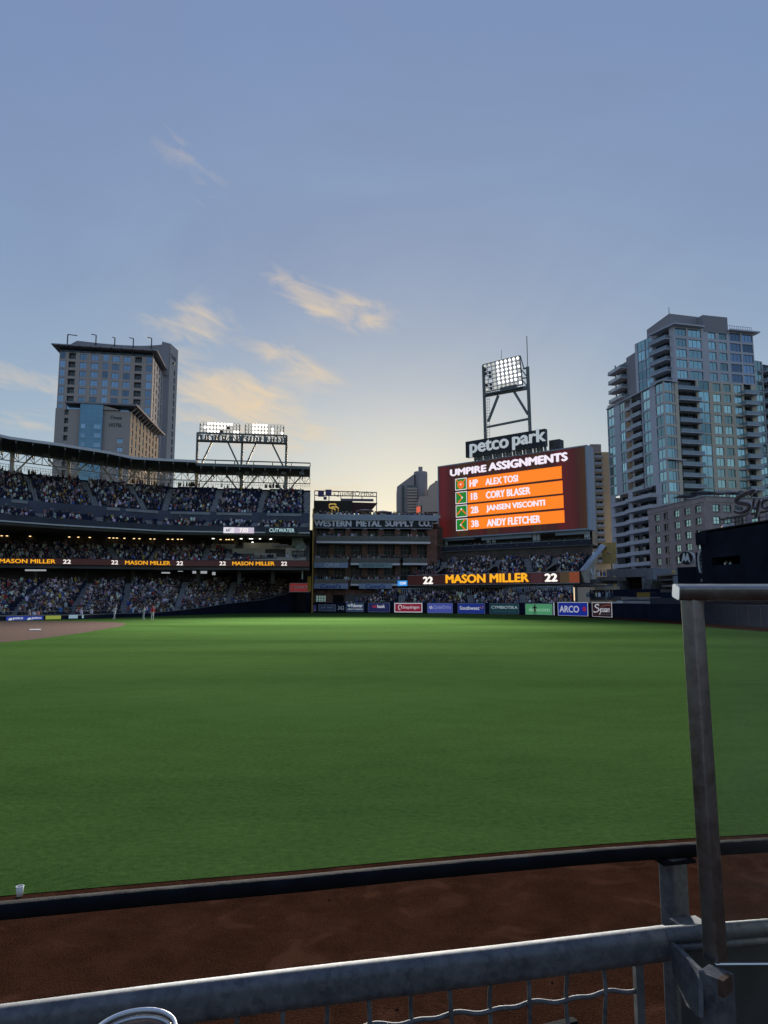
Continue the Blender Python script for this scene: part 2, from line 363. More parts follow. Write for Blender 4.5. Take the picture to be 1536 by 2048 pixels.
# the field is cut into strips so that its rim can follow the dirt
fld = [(p.x, p.y) for p in NEAR] + [(40, 30)] + [(p.x, p.y) for p in GEDGE[::-1]] + [(-36, 172), (-85, 148), (-85, 10)]
sheet('grass_field', fld, .004, M['grass'])
arc = [gnd(u, v, .008) for (u, v) in ((-160, 1298), (-60, 1290), (0, 1284.5), (60, 1279.5), (110, 1273), (160, 1266.5), (205, 1259), (235, 1254), (252, 1249.6), (250, 1246.2), (225, 1244.2), (170, 1242.9), (85, 1242.3), (0, 1242.8), (-160, 1244))]
sheet('infield_dirt', arc, .008, M['infield'])
# second base
c = gnd(70, 1260.5, .01); mb = MB(); mb.box((c.x, c.y, .05), (.9, .7, .09), rz=.5); o = mb.build('base', M['white']); tag(o, 'white square base lying on the brown infield dirt', 'base')
# loose clods and scuffs on the near track
mb = MB()
for i in range(500):
    u, v = random.uniform(-60, 1600), random.uniform(1700, 2048)
    p = gnd(u, v); r = random.uniform(.002, .007)
    if random.random() < .06: r *= 2.2
    k = random.random() * 6
    ring = [p + Vector((r * random.uniform(.7, 1.3) * math.cos(k + a * 1.2566), r * random.uniform(.7, 1.3) * math.sin(k + a * 1.2566), -.001)) for a in range(5)]
    mb.add(ring + [p + Vector((0, 0, r * .7))], [(a, (a + 1) % 5, 5) for a in range(5)])
o = mb.build('dirt_clods', M['track']); tag(o, 'loose crumbs of reddish brown dirt on the near warning track', 'dirt', kind='stuff')

# ------------------------------------------------------------------ grandstand on the third-base side
def proj(p):
    x, y, z = p[0], p[1], p[2] - EYE
    zc = y * CP + z * SP; yc = -y * SP + z * CP
    return 768 + F * x / zc, 1024 - F * yc / zc
CROWD = []                                     # (position, heading, stand name)
def lerp(a, b, t): return a + (b - a) * t
def interp(tab, u):
    for (a, b) in zip(tab, tab[1:]):
        if u <= b[0]: k = (u - a[0]) / (b[0] - a[0]); return tuple(a[i] + (b[i] - a[i]) * k for i in range(1, len(a)))
    return tab[-1][1:]
US = [-130, -60, 0, 52, 104, 156, 208, 264, 320, 383, 450, 520, 575, 618]
def line(tab, us=US, o=0.0):
    """plan polyline through (u, distance[, z]) stations, pushed back o metres along the sight line"""
    out = []
    for u in us:
        t = interp(tab, u); p = plan(u, t[0] + o); out.append(Vector((p.x, p.y, t[1] if len(t) > 1 else 0)))
    return out
def strip(mb, a, b, z0, z1, mi=0):
    """solid ribbon between plan polylines a (front) and b (back), z0/z1 number or list"""
    n = len(a); Z0 = z0 if isinstance(z0, list) else [z0] * n; Z1 = z1 if isinstance(z1, list) else [z1] * n
    for i in range(n - 1):
        j = i + 1
        A0, A1, B0, B1 = (a[i].x, a[i].y), (a[j].x, a[j].y), (b[i].x, b[i].y), (b[j].x, b[j].y)
        v = [(*A0, Z0[i]), (*A1, Z0[j]), (*B1, Z0[j]), (*B0, Z0[i]), (*A0, Z1[i]), (*A1, Z1[j]), (*B1, Z1[j]), (*B0, Z1[i])]
        fs = [(0, 3, 2, 1), (4, 5, 6, 7), (0, 1, 5, 4), (2, 3, 7, 6)]
        if i == 0: fs.append((3, 0, 4, 7))
        if j == n - 1: fs.append((1, 2, 6, 5))
        mb.add(v, fs, mi)
def backed(a, o):
    """polyline moved o metres away from the eye"""
    return [Vector((p.x, p.y, p.z)) + Vector((p.x, p.y, 0)).normalized() * o for p in a]
def along(pts):
    L = [0]
    for a, b in zip(pts, pts[1:]): L.append(L[-1] + (b - a).length)
    return L
def walk(pts, L, s):
    for i in range(len(pts) - 1):
        if s <= L[i + 1] or i == len(pts) - 2:
            k = (s - L[i]) / max(L[i + 1] - L[i], 1e-6); return pts[i].lerp(pts[i + 1], k), (pts[i + 1] - pts[i]).normalized()
def bank(root, front, back, rows, aisles, occ, stand, ucut=None, pitch=.54, seats=True):
    """stepped seating between two 3-D polylines; aisles are (u at front, u at back)"""
    steps = MB(); ai = [MB() for _ in aisles]; n = len(front)
    for i in range(rows):
        ta, tb = i / rows, (i + 1) / rows
        a = [p.lerp(q, ta) for p, q in zip(front, back)]; b = [p.lerp(q, tb) for p, q in zip(front, back)]
        zt = [p.z for p in a]
        strip(steps, a, b, [z - 1.0 for z in zt], zt)
        mid = [p.lerp(q, .5) for p, q in zip(a, b)]
        for p, z in zip(mid, zt): p.z = z
        L = along(mid); seat = MB(); s = .3; run = None
        aw = [lerp(f, k, (i + .5) / rows) for f, k in aisles]
        depth = (Vector((b[n // 2].x, b[n // 2].y, 0)) - Vector((a[n // 2].x, a[n // 2].y, 0))).length
        clump = random.uniform(.8, 1.1)
        while s < L[-1] - .2:
            p, d = walk(mid, L, s); u, v = proj(p); cut = ucut and not (ucut[0](i / rows) <= u <= ucut[1](i / rows))
            inaisle = any(abs(u - w) < 8.0 for w in aw)
            if inaisle or cut or s + pitch > L[-1] - .2:
                if run is not None and seats:
                    q0, q1 = run, p; nrm = Vector((q0.x, q0.y, 0)).normalized()
                    e = (q1 - q0) * .97
                    seat.obox(q0 + nrm * depth * .18 + Vector((0, 0, .38)), e, nrm * .07, Vector((0, 0, .42)))
                    seat.obox(q0 - nrm * .12 + Vector((0, 0, .34)), e, nrm * (depth * .18 + .115), Vector((0, 0, .06)))
                run = None
                if inaisle and not cut:
                    nrm = Vector((p.x, p.y, 0)).normalized(); sd_ = Vector((-nrm.y, nrm.x, 0))
                    k_ = min(range(len(aw)), key=lambda q: abs(u - aw[q])); ai[k_].obox(p - sd_ * .3 - nrm * depth * .5 + Vector((0, 0, -.2)), sd_ * .6, nrm * depth * .99, Vector((0, 0, .34)))
            else:
                if run is None or (p - run).length > 6:
                    if run is not None and seats:
                        nrm = Vector((run.x, run.y, 0)).normalized(); e = (p - run)
                        seat.obox(run + nrm * depth * .18 + Vector((0, 0, .38)), e, nrm * .07, Vector((0, 0, .42)))
                        seat.obox(run - nrm * .12 + Vector((0, 0, .34)), e, nrm * (depth * .18 + .115), Vector((0, 0, .06)))
                    run = p.copy()
                pr = (occ((i + .5) / rows, u) if callable(occ) else occ) * clump * (1.25 if math.sin(s * .55 + i * 1.7 + u * .02) > -.3 else .55)
                if random.random() < pr: CROWD.append((p + Vector((random.uniform(-.1, .1), random.uniform(-.1, .1), random.choice((.0, .0, 0, .04, .3)) )), math.atan2(-p.y, -p.x) + random.gauss(0, .35), stand, i))
            s += pitch
        if seats and seat.v: seat.build('seat_row', M['navyseat'], root)
    steps.build('stepped_floor', M['concdark'], root)
    for a_ in ai:
        if a_.v: a_.build('aisle_steps', M['aisle'], root)

LIP = [(-130, 110), (0, 118), (104, 124), (208, 129), (320, 135), (470, 137.5), (618, 139)]
RIB = [(-130, 124.5), (0, 127), (104, 129), (208, 131.5), (320, 135), (618, 137)]
g0 = empty('grandstand', line(LIP)[8], 'three-tier grandstand full of spectators under a steel roof', 'grandstand')
lip = line(LIP); Z = lambda pl, z: [Vector((p.x, p.y, z)) for p in pl]
# --- upper deck: front parapet, lower rows, cross aisle wall, upper rows, back wall
mb = MB(); strip(mb, lip, backed(lip, .35), 15.6, 16.75); strip(mb, backed(lip, .36), backed(lip, 1.2), 15.6, 15.95)
mb.build('parapet', mat('slate parapet', (.045, .055, .075), .7, var=.2, scale=.3), g0)
mb = MB(); strip(mb, backed(lip, -.12), lip, 15.45, 15.68); mb.build('soffit_edge', M['steelwhite'], g0)
UA = [(74, 48), (192, 163), (288, 256), (326, 343), (423, 440), (517, 530), (612, 612)]
LA = [(81, 76), (203, 192), (300, 290), (312, 322), (408, 416), (500, 510), (603, 606)]
ub = lambda t, u: .74 if u < 330 else (.66 if t < .6 else .30)
bank(g0, Z(backed(lip, 1.1), 15.95), Z(backed(lip, 5.6), 18.0), 5, LA, lambda t, u: .62 if u < 110 or u > 330 else .45, 'front rows of the upper deck')
mb = MB(); strip(mb, backed(lip, 5.6), backed(lip, 7.6), 16.9, 18.0); mb.build('cross_aisle', M['concrete'], g0)
mb = MB(); strip(mb, backed(lip, 7.5), backed(lip, 7.75), 18.0, 20.35)
mb.build('aisle_wall', mat('blue grey wall', (.07, .085, .12), .7, var=.2, scale=.3), g0)
# pale kerbs beside the vomitories
for (ua, ub_) in ((10, 44), (205, 232), (243, 310), (335, 415), (428, 500), (530, 600)):
    mb = MB(); a = backed(line(LIP, [ua, ub_]), 7.35); strip(mb, a, backed(a, .12), 19.7, 20.2); mb.build('kerb', M['aisle'], g0)
bank(g0, Z(backed(lip, 7.8), 19.9), Z(backed(lip, 21), 26.9), 18, UA, ub, 'upper deck')
bl = backed(lip, 21.05)
mb = MB(); strip(mb, bl, backed(bl, .3), 25.5, 27.15); mb.build('back_wall', M['navy'], g0)
mb = MB()
for i in range(150):
    p, d = walk(bl, along(bl), along(bl)[-1] * (i + .5) / 150)
    mb.box((p.x, p.y, 28.1), (.05, .05, 1.1))
strip(mb, backed(bl, .0), backed(bl, .06), 28.6, 28.66); strip(mb, backed(bl, .0), backed(bl, .06), 28.1, 28.15)
mb.build('safety_rail', M['steelgrey'], g0)
for k in range(46):                             # people standing along the top rail
    u = random.choice((random.uniform(0, 60), random.uniform(345, 385), random.uniform(250, 440), random.uniform(525, 570)))
    p = plan(u, interp(LIP, u)[0] + 21.6); CROWD.append((Vector((p.x, p.y, 27.05 + .35)), random.random() * 6, 'upper deck'))
# --- structure below the deck: soffit, suites, club rows, ribbon board
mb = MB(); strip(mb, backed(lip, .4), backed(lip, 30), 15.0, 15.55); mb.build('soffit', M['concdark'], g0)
rib = line(RIB); cb = backed(rib, 13.0)
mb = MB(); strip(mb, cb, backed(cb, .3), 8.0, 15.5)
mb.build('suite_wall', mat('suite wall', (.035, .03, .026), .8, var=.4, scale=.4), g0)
mb = MB()                                       # columns and low dividers of the suites
for u in (96, 205, 300, 402, 428, 470, 485, 546, 596):
    mb = MB(); p = plan(u, interp(RIB, u)[0] + 12.4); mb.box((p.x, p.y, 14.2), (.9, .6, 2.6)); mb.build('column', M['concdark'], g0)
bank(g0, Z(backed(rib, .6), 9.35), Z(backed(rib, 11), 13.1), 12, [(113, 97), (236, 213), (298, 318), (405, 417), (452, 462)], lambda t, u: .8 if u < 450 else .7 * (t < .28),
     'club level', ucut=(lambda t: -200, lambda t: 505 - 65 * t))
mb = MB(); strip(mb, backed(rib, 11), backed(rib, 13), 12.2, 13.1); strip(mb, backed(rib, 11), backed(rib, 11.15), 13.1, 13.75); mb.build('suite_terrace', M['concdark'], g0)
rpx = [(-130, 124.5), (618, 137)]
mb = MB(); strip(mb, rib, backed(rib, .5), 8.85, 10.12); mb.build('ribbon_housing', M['black'], g0)
# --- lower bowl
LWT = [(-130, 86, .55), (0, 91, .58), (165, 99.5, .55), (310, 117, .55), (350, 123, .75), (400, 131, 1.15), (460, 140, 1.95), (525, 148, 2.6), (583, 151, 4.2), (618, 153, 4.9)]
LBT = [(-130, 127, 5.7), (0, 130, 5.7), (165, 134, 5.7), (310, 139, 5.9), (400, 145, 6.3), (460, 151, 6.4), (525, 156, 6.4), (583, 158, 6.5), (618, 159, 6.5)]
UL = [-130, -60, 0, 60, 120, 165, 240, 310, 350, 400, 430, 460, 490, 525, 555, 583]
lw, lb = line(LWT, UL), line(LBT, UL)
fr = [p + Vector((0, 0, -.45)) for p in backed(lw, .9)]
bank(g0, fr, lb, 25, [(20, 92), (140, 182), (246, 258), (353, 372), (455, 470)], lambda t, u: .95 if t < .82 else .6, 'lower bowl', ucut=(lambda t: -200, lambda t: 583 - 8 * (1 - t)))
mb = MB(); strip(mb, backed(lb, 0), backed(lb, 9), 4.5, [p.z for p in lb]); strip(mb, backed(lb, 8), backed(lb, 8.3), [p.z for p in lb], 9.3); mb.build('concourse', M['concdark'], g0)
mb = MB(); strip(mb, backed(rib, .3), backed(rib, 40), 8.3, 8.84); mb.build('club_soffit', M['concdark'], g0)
mb = MB()
for (u, o) in ((70, 8), (172, 8), (265, 7), (300, 8), (395, 6), (478, 5), (545, 5)):
    mb = MB(); p = plan(u, interp(RIB, u)[0] + o); mb.box((p.x, p.y, 7.3), (.7, .7, 3.0)); mb.build('column', M['concdark'], g0)
# glowing panels added in place of sky-bright openings under the club level
M['panel_lit'] = led('concourse sky opening', 150, 155, 160); M['warm'] = led('warm suite lamp', 255, 214, 150, 2.2); M['cool'] = led('cool lamp', 250, 250, 240, 3); M['amber'] = led('amber suite glow', 120, 72, 38, .55)
for (u0, u1, v0, v1) in ((50, 92, 1137, 1142), (323, 340, 1144, 1147), (356, 366, 1137, 1143), (385, 414, 1136, 1147), (425, 431, 1144, 1150)):
    o = interp(RIB, u0)[0] + 6.5; pl = Pl(plan(u0, o), plan(u1, o + .4)); mb = MB(); pxbox(mb, pl, u0, v0, v1, u1, -.15, 0); mb.build('sky_opening_panel', M['panel_lit'], g0)
# suite lamps (each a small bowl under the ceiling)
lm = MB(); lm.lathe((0, 0, 0), [(.02, .16), (.16, .12), (.22, 0), (.0, -.02)], 8)
lme, lmc = lm.mesh('suite_lamp', M['warm'], True), lm.mesh('suite_lamp', M['cool'], True)
for (u, v) in ((4, 1059), (15, 1056), (61, 1060), (139, 1063), (157, 1068), (180, 1066), (219, 1071), (227, 1072), (234, 1073), (249, 1070), (268, 1074), (279, 1072), (301, 1074), (309, 1074), (336, 1076), (345, 1077), (356, 1077), (363, 1077), (441, 1078), (453, 1077.5), (458, 1077.5), (465, 1078)):
    D = interp(RIB, u)[0] + 11.2; p = at(u, v, D); p.z = min(p.z, 14.9); link('suite_lamp', lme, g0, p)
for (u, v) in ((426, 1070), (427, 1076), (482, 1071), (483, 1074), (500, 1078), (504, 1078), (542, 1069), (505, 1085), (541, 1079), (520, 1078)):
    D = interp(RIB, u)[0] + 9.0; p = at(u, v, D); p.z = min(p.z, 14.9); link('suite_lamp', lmc, g0, p)
for (u0, u1, v0, v1) in ((22, 46, 1054, 1064), (154, 186, 1062, 1072), (219, 246, 1070, 1076), (262, 288, 1068, 1077), (333, 366, 1071, 1080), (437, 468, 1073, 1082)):
    D = interp(RIB, u0)[0] + 12.7; pl = Pl(plan(u0, D), plan(u1, D + .3)); mb = MB(); pxbox(mb, pl, u0, v0, v1, u1, -.1, 0); mb.build('suite_glow_panel', M['amber'], g0)  # glowing panels paint the lamplight on the suite back walls
# --- cream terraces where the club level ends at the left-field corner
tp = Pl(plan(430, 139), plan(615, 140.5))
mb = MB()
for (u0, vt, vb, u1, o0, o1) in ((434, 1117.5, 1123, 612, 0, 1.2), (532, 1114, 1122, 611, -2.0, -.9), (508, 1106.5, 1119, 552, -4, -2.2), (465, 1097, 1108, 530, -6.5, -4.2), (487, 1085.5, 1098, 560, -9, -6.7),
                                 (571, 1096, 1119, 583, -4, -2.3), (583, 1096, 1101.5, 608, -4, -2.3), (583, 1113, 1119, 608, -4, -2.3), (560, 1090, 1099, 612, -8, -6), (430, 1088, 1098, 470, -9, -7.2)):
    mb = MB(); pxbox(mb, tp, u0, vt, vb, u1, o0, o1); mb.build('terrace_wall', M['cream'], g0)
mb = MB()
for (u0, vt, vb, u1, o0, o1) in ((583, 1101.5, 1113, 608, -4, -3.4), (545, 1088, 1093, 575, -7, -5.8), (508, 1110, 1114, 532, -2.3, -2.05), (455, 1090, 1096, 470, -7.2, -7.0)):
    mb = MB(); pxbox(mb, tp, u0, vt, vb, u1, o0, o1); mb.build('terrace_glazing', M['rail_glass'], g0)
mb = MB()
pxbox(mb, tp, 584, 1070, 1093, 606, -6, -3.6); mb.bar(tp.P(tp.su(592, 1094), tp.zv(592, 1096), -2.5), tp.P(tp.su(608, 1086), tp.zv(608, 1085), -2.5), 1.2, .9)
mb.build('stair_tower', mat('sage concrete', (.22, .25, .21), .8, var=.15, scale=.4), g0)
for k in range(46): u = random.uniform(500, 606); p = plan(u, 139.3 + random.choice((0, 0, 2.8, 5.4))); CROWD.append((Vector((p.x, p.y, random.choice((9.3, 9.4, 10.4)))), -1.6 + random.gauss(0, .6), 'club level'))
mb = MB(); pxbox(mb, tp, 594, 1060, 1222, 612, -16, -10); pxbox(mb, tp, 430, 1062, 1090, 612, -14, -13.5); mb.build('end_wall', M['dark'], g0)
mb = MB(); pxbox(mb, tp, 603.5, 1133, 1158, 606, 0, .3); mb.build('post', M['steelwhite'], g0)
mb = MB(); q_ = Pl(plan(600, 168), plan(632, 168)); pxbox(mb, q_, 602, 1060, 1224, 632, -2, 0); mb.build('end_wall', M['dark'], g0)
# --- padded wall along the foul line, rising to the corner
lwall = line(LWT, UL + [600, 618])
w = MB(); strip(w, lwall, backed(lwall, .5), 0.0, [p.z for p in lwall]); o = w.build('foul_line_wall', M['navy'])
tag(o, 'low dark navy wall below the grandstand, rising towards the foul pole', 'wall')
w = MB(); strip(w, backed(lwall, .05), backed(lwall, .12), [p.z + .004 for p in lwall], [p.z + .10 for p in lwall]); 
for i in range(70):
    p, d = walk(lwall, along(lwall), along(lwall)[-1] * (.28 + .7 * i / 70)); p = p + Vector((p.x, p.y, 0)).normalized() * .1
    w.box((p.x, p.y, p.z + .3), (.04, .04, .6))
strip(w, backed(lwall, .08), backed(lwall, .13), [p.z + .58 for p in lwall], [p.z + .63 for p in lwall])
w.build('wall_rail', M['steelgrey'], o)
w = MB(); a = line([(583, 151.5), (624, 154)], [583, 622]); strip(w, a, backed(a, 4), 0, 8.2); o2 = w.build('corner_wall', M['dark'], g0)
# --- roof: curved canopy, flat right part, truss, columns
RFF = [(-130, 115), (0, 125.4), (104, 131), (208, 138.5), (255, 143.5), (320, 145.5), (383, 147)]
RFB = [(-130, 127), (0, 137), (104, 144), (208, 152), (255, 156), (320, 158.6), (383, 160)]
u1s = [-130, -60, 0, 52, 104, 156, 208, 255, 320, 383]; u2s = [383, 450, 520, 575, 617]
a, b_ = line(RFF, u1s), line(RFB, u1s); a2, b2 = line([(383, 150), (617, 154)], u2s), line([(383, 160), (617, 163.5)], u2s)
rf = empty('stand_roof', a[8], 'long curved steel canopy over the upper deck of the grandstand', 'roof')
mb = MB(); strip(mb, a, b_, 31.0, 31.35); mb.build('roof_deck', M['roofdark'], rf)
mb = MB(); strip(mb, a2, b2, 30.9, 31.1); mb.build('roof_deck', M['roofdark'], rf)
mb = MB(); strip(mb, backed(a, -.3), a, 31.0, 31.5); mb.build('gutter', M['white'], rf)
mb = MB(); strip(mb, backed(a2, -.2), a2, 30.9, 31.5); strip(mb, backed(a2, -.1), a2, 32.1, 32.35)
for i in range(7):
    p, d = walk(a2, along(a2), along(a2)[-1] * i / 6); mb.box((p.x, p.y, 31.8), (.2, .2, .7))
mb.build('gutter', M['steelgrey'], rf)
for (pa, pb, n, z) in ((a, b_, 17, 31.0), (a2, b2, 9, 30.9)):
    La, Lb = along(pa), along(pb)
    for i in range(n):
        p, d = walk(pa, La, La[-1] * (i + .4) / n); q, d = walk(pb, Lb, Lb[-1] * (i + .4) / n)
        mb = MB(); mb.bar((p.x, p.y, z - .25), (q.x, q.y, z - .45), .25, .5); mb.build('rafter', M['steelgrey'], rf)
fx = MB(); fx.box((0, 0, 0), (1.1, .8, .55)); fx.box((0, 0, .4), (.1, .1, .5)); fxm = fx.mesh('speaker_cluster', M['steelgrey'])
for i, u in enumerate((18, 75, 132, 188, 240, 290, 340, 372, 410, 435, 470, 489, 525, 562, 600)):
    D = interp(RFF, min(u, 383))[0] + 6 + (2 if u > 383 else 0); p = plan(u, D); link('speaker_cluster', fxm, rf, (p.x, p.y, 30.2), i)
def truss(pa, zb, zt, n, m, name='truss'):
    mb = MB(); L = along(pa); pts = [walk(pa, L, L[-1] * i / n)[0] for i in range(n + 1)]
    for i, p in enumerate(pts):
        B, T = Vector((p.x, p.y, zb)), Vector((p.x, p.y, zt)); mb.bar(B, T, .11)
        if i < n:
            q = pts[i + 1]; B2, T2 = Vector((q.x, q.y, zb)), Vector((q.x, q.y, zt))
            mb.bar(B, B2, .17); mb.bar(T, T2, .15); mb.bar((B if i % 2 else T), (T2 if i % 2 else B2), .11)
    return mb.build(name, m, rf)
bt = [p.lerp(q, .8) for p, q in zip(a, b_)]; bt2 = [p.lerp(q, .85) for p, q in zip(a2, b2)]
truss(bt, 29.0, 30.7, 34, M['steelwhite']); truss(bt2, 29.0, 30.6, 22, M['steelwhite'])
for u in (22, 135, 240, 298, 393, 483, 572):
    D = interp(RFB, min(u, 383))[0] - 2.2 + (2.0 if u > 383 else 0); p = plan(u, D, 960); mb = MB()
    mb.tube([(p.x, p.y, 24.5), (p.x, p.y, 30.9)], .42, 10)
    sd_ = Vector((p.y, -p.x, 0)).normalized()
    for sgn in ((1,) if u == 393 or u == 22 else ((-1,) if u == 600 else (-1, 1))):
        q = Vector((p.x, p.y, 26.2)); mb.bar(q, q + sd_ * sgn * 3.6 + Vector((0, 0, 4.6)), .32)
    mb.build('column', M['steelwhite'], rf)
# --- light towers on the roof
lampm = MB(); lampm.lathe((0, 0, 0), [(.05, -.42), (.2, -.36), (.36, -.1), (.40, 0), (.37, .0)], 10); LAMPH = None
M['lamp_lit'] = led('floodlight on', 255, 253, 246, 2.4); M['lamp_dim'] = led('floodlight half turned away', 222, 222, 215, .8); M['lamp_off'] = mat('floodlight glass off', (.10, .11, .12), .2, .3)
def lampmesh(m):
    mb = MB(); mb.lathe((0, 0, 0), [(.05, -.42), (.18, -.36), (.31, -.1), (.36, 0), (.31, .0)], 10, 0); mb.lathe((0, 0, 0), [(.31, -.03), (.2, .04), (.0, .06)], 10, 1)
    return mb.mesh('floodlight', [M['steelgrey'], m], True)
LAMPS = {k: lampmesh(M[k]) for k in ('lamp_lit', 'lamp_dim', 'lamp_off')}
def lamp(root, p, kind, aim):
    o = link('floodlight', LAMPS[kind], root, p); o.rotation_euler = (Vector(aim) - Vector(p)).to_track_quat('Z', 'Y').to_euler(); return o
def flood(name, p, aim, watts, spot=100):
    l = bpy.data.lights.new(name, 'SPOT'); l.energy = watts; l.spot_size = R(spot); l.spot_blend = 1.0; l.shadow_soft_size = .35; l.color = (1.0, .97, .90)
    o = bpy.data.objects.new(name, l); COL.objects.link(o); o.location = p; o.rotation_euler = (Vector(aim) - Vector(p)).to_track_quat('-Z', 'Y').to_euler()
LT = Pl(plan(393, 155, 950), plan(573, 158, 950))
lt = empty('roof_light_tower', LT.P(LT.len / 2, 31.2), 'wide two-rack floodlight tower standing on the grandstand roof', 'light tower')
zv = lambda u, v: LT.zv(u, v)
for (u0, u1) in ((395.5, 393.5), (485.5, 483), (573.5, 572)):
    mb = MB(); mb.bar(LT.P(LT.su(u1, 925), 31.0), LT.P(LT.su(u0, 868), zv(u0, 865 + (u0 - 395) * .04)), .48); mb.build('leg', M['steelgrey'], lt)
for (ua, va, ub_, vb) in ((424, 884, 404, 925), (456, 885, 476, 928), (512, 887, 493, 928), (545, 889, 566, 932)):
    mb = MB(); mb.bar(LT.P(LT.su(ua, va), zv(ua, va)), LT.P(LT.su(ub_, vb), zv(ub_, vb)), .34); mb.build('brace', M['steelgrey'], lt)
mb = MB()
s0, s1 = LT.su(395, 866), LT.su(574, 872); zt, zb = zv(395, 865.5), zv(395, 881.5)
for (z, w_) in ((zt, .3), (zb, .5)): mb.bar(LT.P(s0, z), LT.P(s1, z), .4, w_)
for i in range(17):
    t = lerp(s0, s1, i / 16); mb.bar(LT.P(t, zb), LT.P(t, zt), .14)
    if i < 16: t2 = lerp(s0, s1, (i + 1) / 16); mb.bar(LT.P(t, zb if i % 2 else zt), LT.P(t2, zt if i % 2 else zb), .16)
mb.bar(LT.P(s0, zb - .1, .9), LT.P(s1, zb - .1, .9), .9, .12)
for i in range(26): t = lerp(s0, s1, (i + random.random() * .5) / 26); mb.box(LT.P(t, lerp(zb, zt, .35), .5), (.42, .4, .9 + random.random() * .5), rz=LT.rz)
mb.build('beam_truss', M['steelgrey'], lt)
for (ua, ub_, vt, vb) in ((400.5, 479.5, 845.5, 866), (491, 567.5, 848.5, 868)):
    sa, sb, z1, z0 = LT.su(ua, vt), LT.su(ub_, vt), zv(ua, vt), zv(ua, vb); mb = MB()
    for z in (z0, lerp(z0, z1, .33), lerp(z0, z1, .66), z1): mb.bar(LT.P(sa, z, -.35), LT.P(sb, z, -.35), .12, .16)
    for i in range(13): t = lerp(sa, sb, i / 12); mb.bar(LT.P(t, z0 - .6, -.35), LT.P(t, z1, -.35), .1 if 0 < i < 12 else .22)
    mb.build('rack_frame', M['steelgrey'], lt)
    for r in range(4):
        for c_ in range(12):
            if r == 0 and random.random() < .45: continue
            z = lerp(z0, z1, (r - .42) / 2.75) if r else z0 - .75
            q = LT.P(lerp(sa, sb, (c_ + .5) / 12), z, .1)
            kind = 'lamp_lit' if (2 <= c_ <= 6 or random.random() < .3) and r > 0 else 'lamp_dim'
            if random.random() < .03: kind = 'lamp_off'
            lamp(lt, q, kind, (random.uniform(-25, 20), random.uniform(15, 90), 0))
for (u, v) in ((430, 857), (530, 859)):
    flood('floodlight_beam', LT.P(LT.su(u, v), zv(u, v), .8), (6, 38, 0), 1.55e5, 50)
# ribbon board lettering (LED)
M['led_amber'] = led('LED amber', 255, 178, 28, 1.0); M['led_white'] = led('LED white', 255, 246, 240, 1.1); M['led_base'] = led('LED dark maroon', 44, 20, 18, 1.0)
rb = empty('ribbon_board', rib[8], 'long LED ribbon board along the club level of the grandstand', 'LED board')
mb = MB(); strip(mb, backed(rib, -.08), backed(rib, -.012), 8.95, 10.02); mb.build('screen', M['led_base'], rb)
def ribtext(s, u0, u1, m, zz=(9.12, 9.85)):
    A, B = plan(u0, interp(RIB, u0)[0]), plan(u1, interp(RIB, u1)[0]); pl = Pl(A, B); lettering(s, pl, 0, pl.len, *zz, .14, m, rb, bold=.035, depth=.06)
for (s, u0, u1) in (('MASON MILLER', -6, 107), ('MASON MILLER', 247, 338), ('MASON MILLER', 463, 548)): ribtext(s, u0, u1, M['led_amber'])
for (u0, u1) in ((122, 138), (219, 233), (351, 364), (437, 450), (561, 573)): ribtext('22', u0, u1, M['led_white'])
# clock board and drinks sign on the upper parapet
cp = Pl(plan(447, 137.1), plan(598, 138.8))
ck, bx = signpanel('clock_board', 'small white LED board with temperature and time on the upper deck', cp, 447, 1054.5, 1066, 508, .15, led('LED pale', 196, 186, 204), None, cat='LED board')
mb = MB(); pxbox(mb, cp, 447, 1054.5, 1066, 468.5, .24, .26); mb.build('temperature_field', led('LED pale grey', 226, 222, 232), ck)
letpx('64°', cp, 452, 1056.5, 1063.5, 462, .29, M['black'], ck, .02, .02); letpx('7:03', cp, 479, 1056, 1064.5, 496, .29, M['led_white'], ck, .03, .02)
ct, bx = signpanel('parapet_sign', 'dark blue sign with pale capitals on the upper deck parapet', cp, 531, 1055, 1065.5, 597, .15, mat('deep teal', (.008, .02, .035), .5), mat('sign border', (.12, .15, .17), .5), bw=.06)
letpx('CUTWATER', cp, 538.5, 1056.5, 1064, 589, .27, mat('pale teal letters', (.35, .5, .52), .5, emit=(.35, .5, .52), estr=.25), ct, .03, .03)

# ------------------------------------------------------------------ brick warehouse in the left-field corner
WMp = Pl(plan(626, 158), plan(878, 160.5))
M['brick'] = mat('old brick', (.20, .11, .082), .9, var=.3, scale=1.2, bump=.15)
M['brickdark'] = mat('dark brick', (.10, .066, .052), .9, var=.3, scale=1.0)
M['slate'] = mat('pale slate metal', (.34, .40, .46), .5, var=.1, scale=.3)
wz = lambda v: WMp.zv(700, v); ws = lambda u, v=1100: WMp.su(u, v)
wm = empty('brick_warehouse', WMp.P(WMp.len / 2, 0), 'four-storey brick warehouse with balconies beside the yellow foul pole', 'building')
s0, s1 = ws(625.5), ws(881)
zroof = wz(1040)
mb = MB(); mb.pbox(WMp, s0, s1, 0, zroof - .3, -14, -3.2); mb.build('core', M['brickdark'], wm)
PIER = [(625.5, 633), (657.5, 668.5), (690.5, 702), (724, 736), (757, 769), (790.5, 802), (823.5, 835.5), (855, 876)]
lev = [(1056.5, 1086), (1086, 1125), (1125, 1168), (1168, 1226)]
for (a, b2_) in PIER:
    mb = MB(); mb.pbox(WMp, ws(a), ws(b2_), 0, wz(1056), -3.2, -.9); mb.build('pier', M['brick'], wm)
mb = MB()
for v in (1086, 1127, 1167): mb.pbox(WMp, s0, s1, wz(v) - .35, wz(v), -3.2, -.95)
mb.build('floor_slab', M['concdark'], wm)
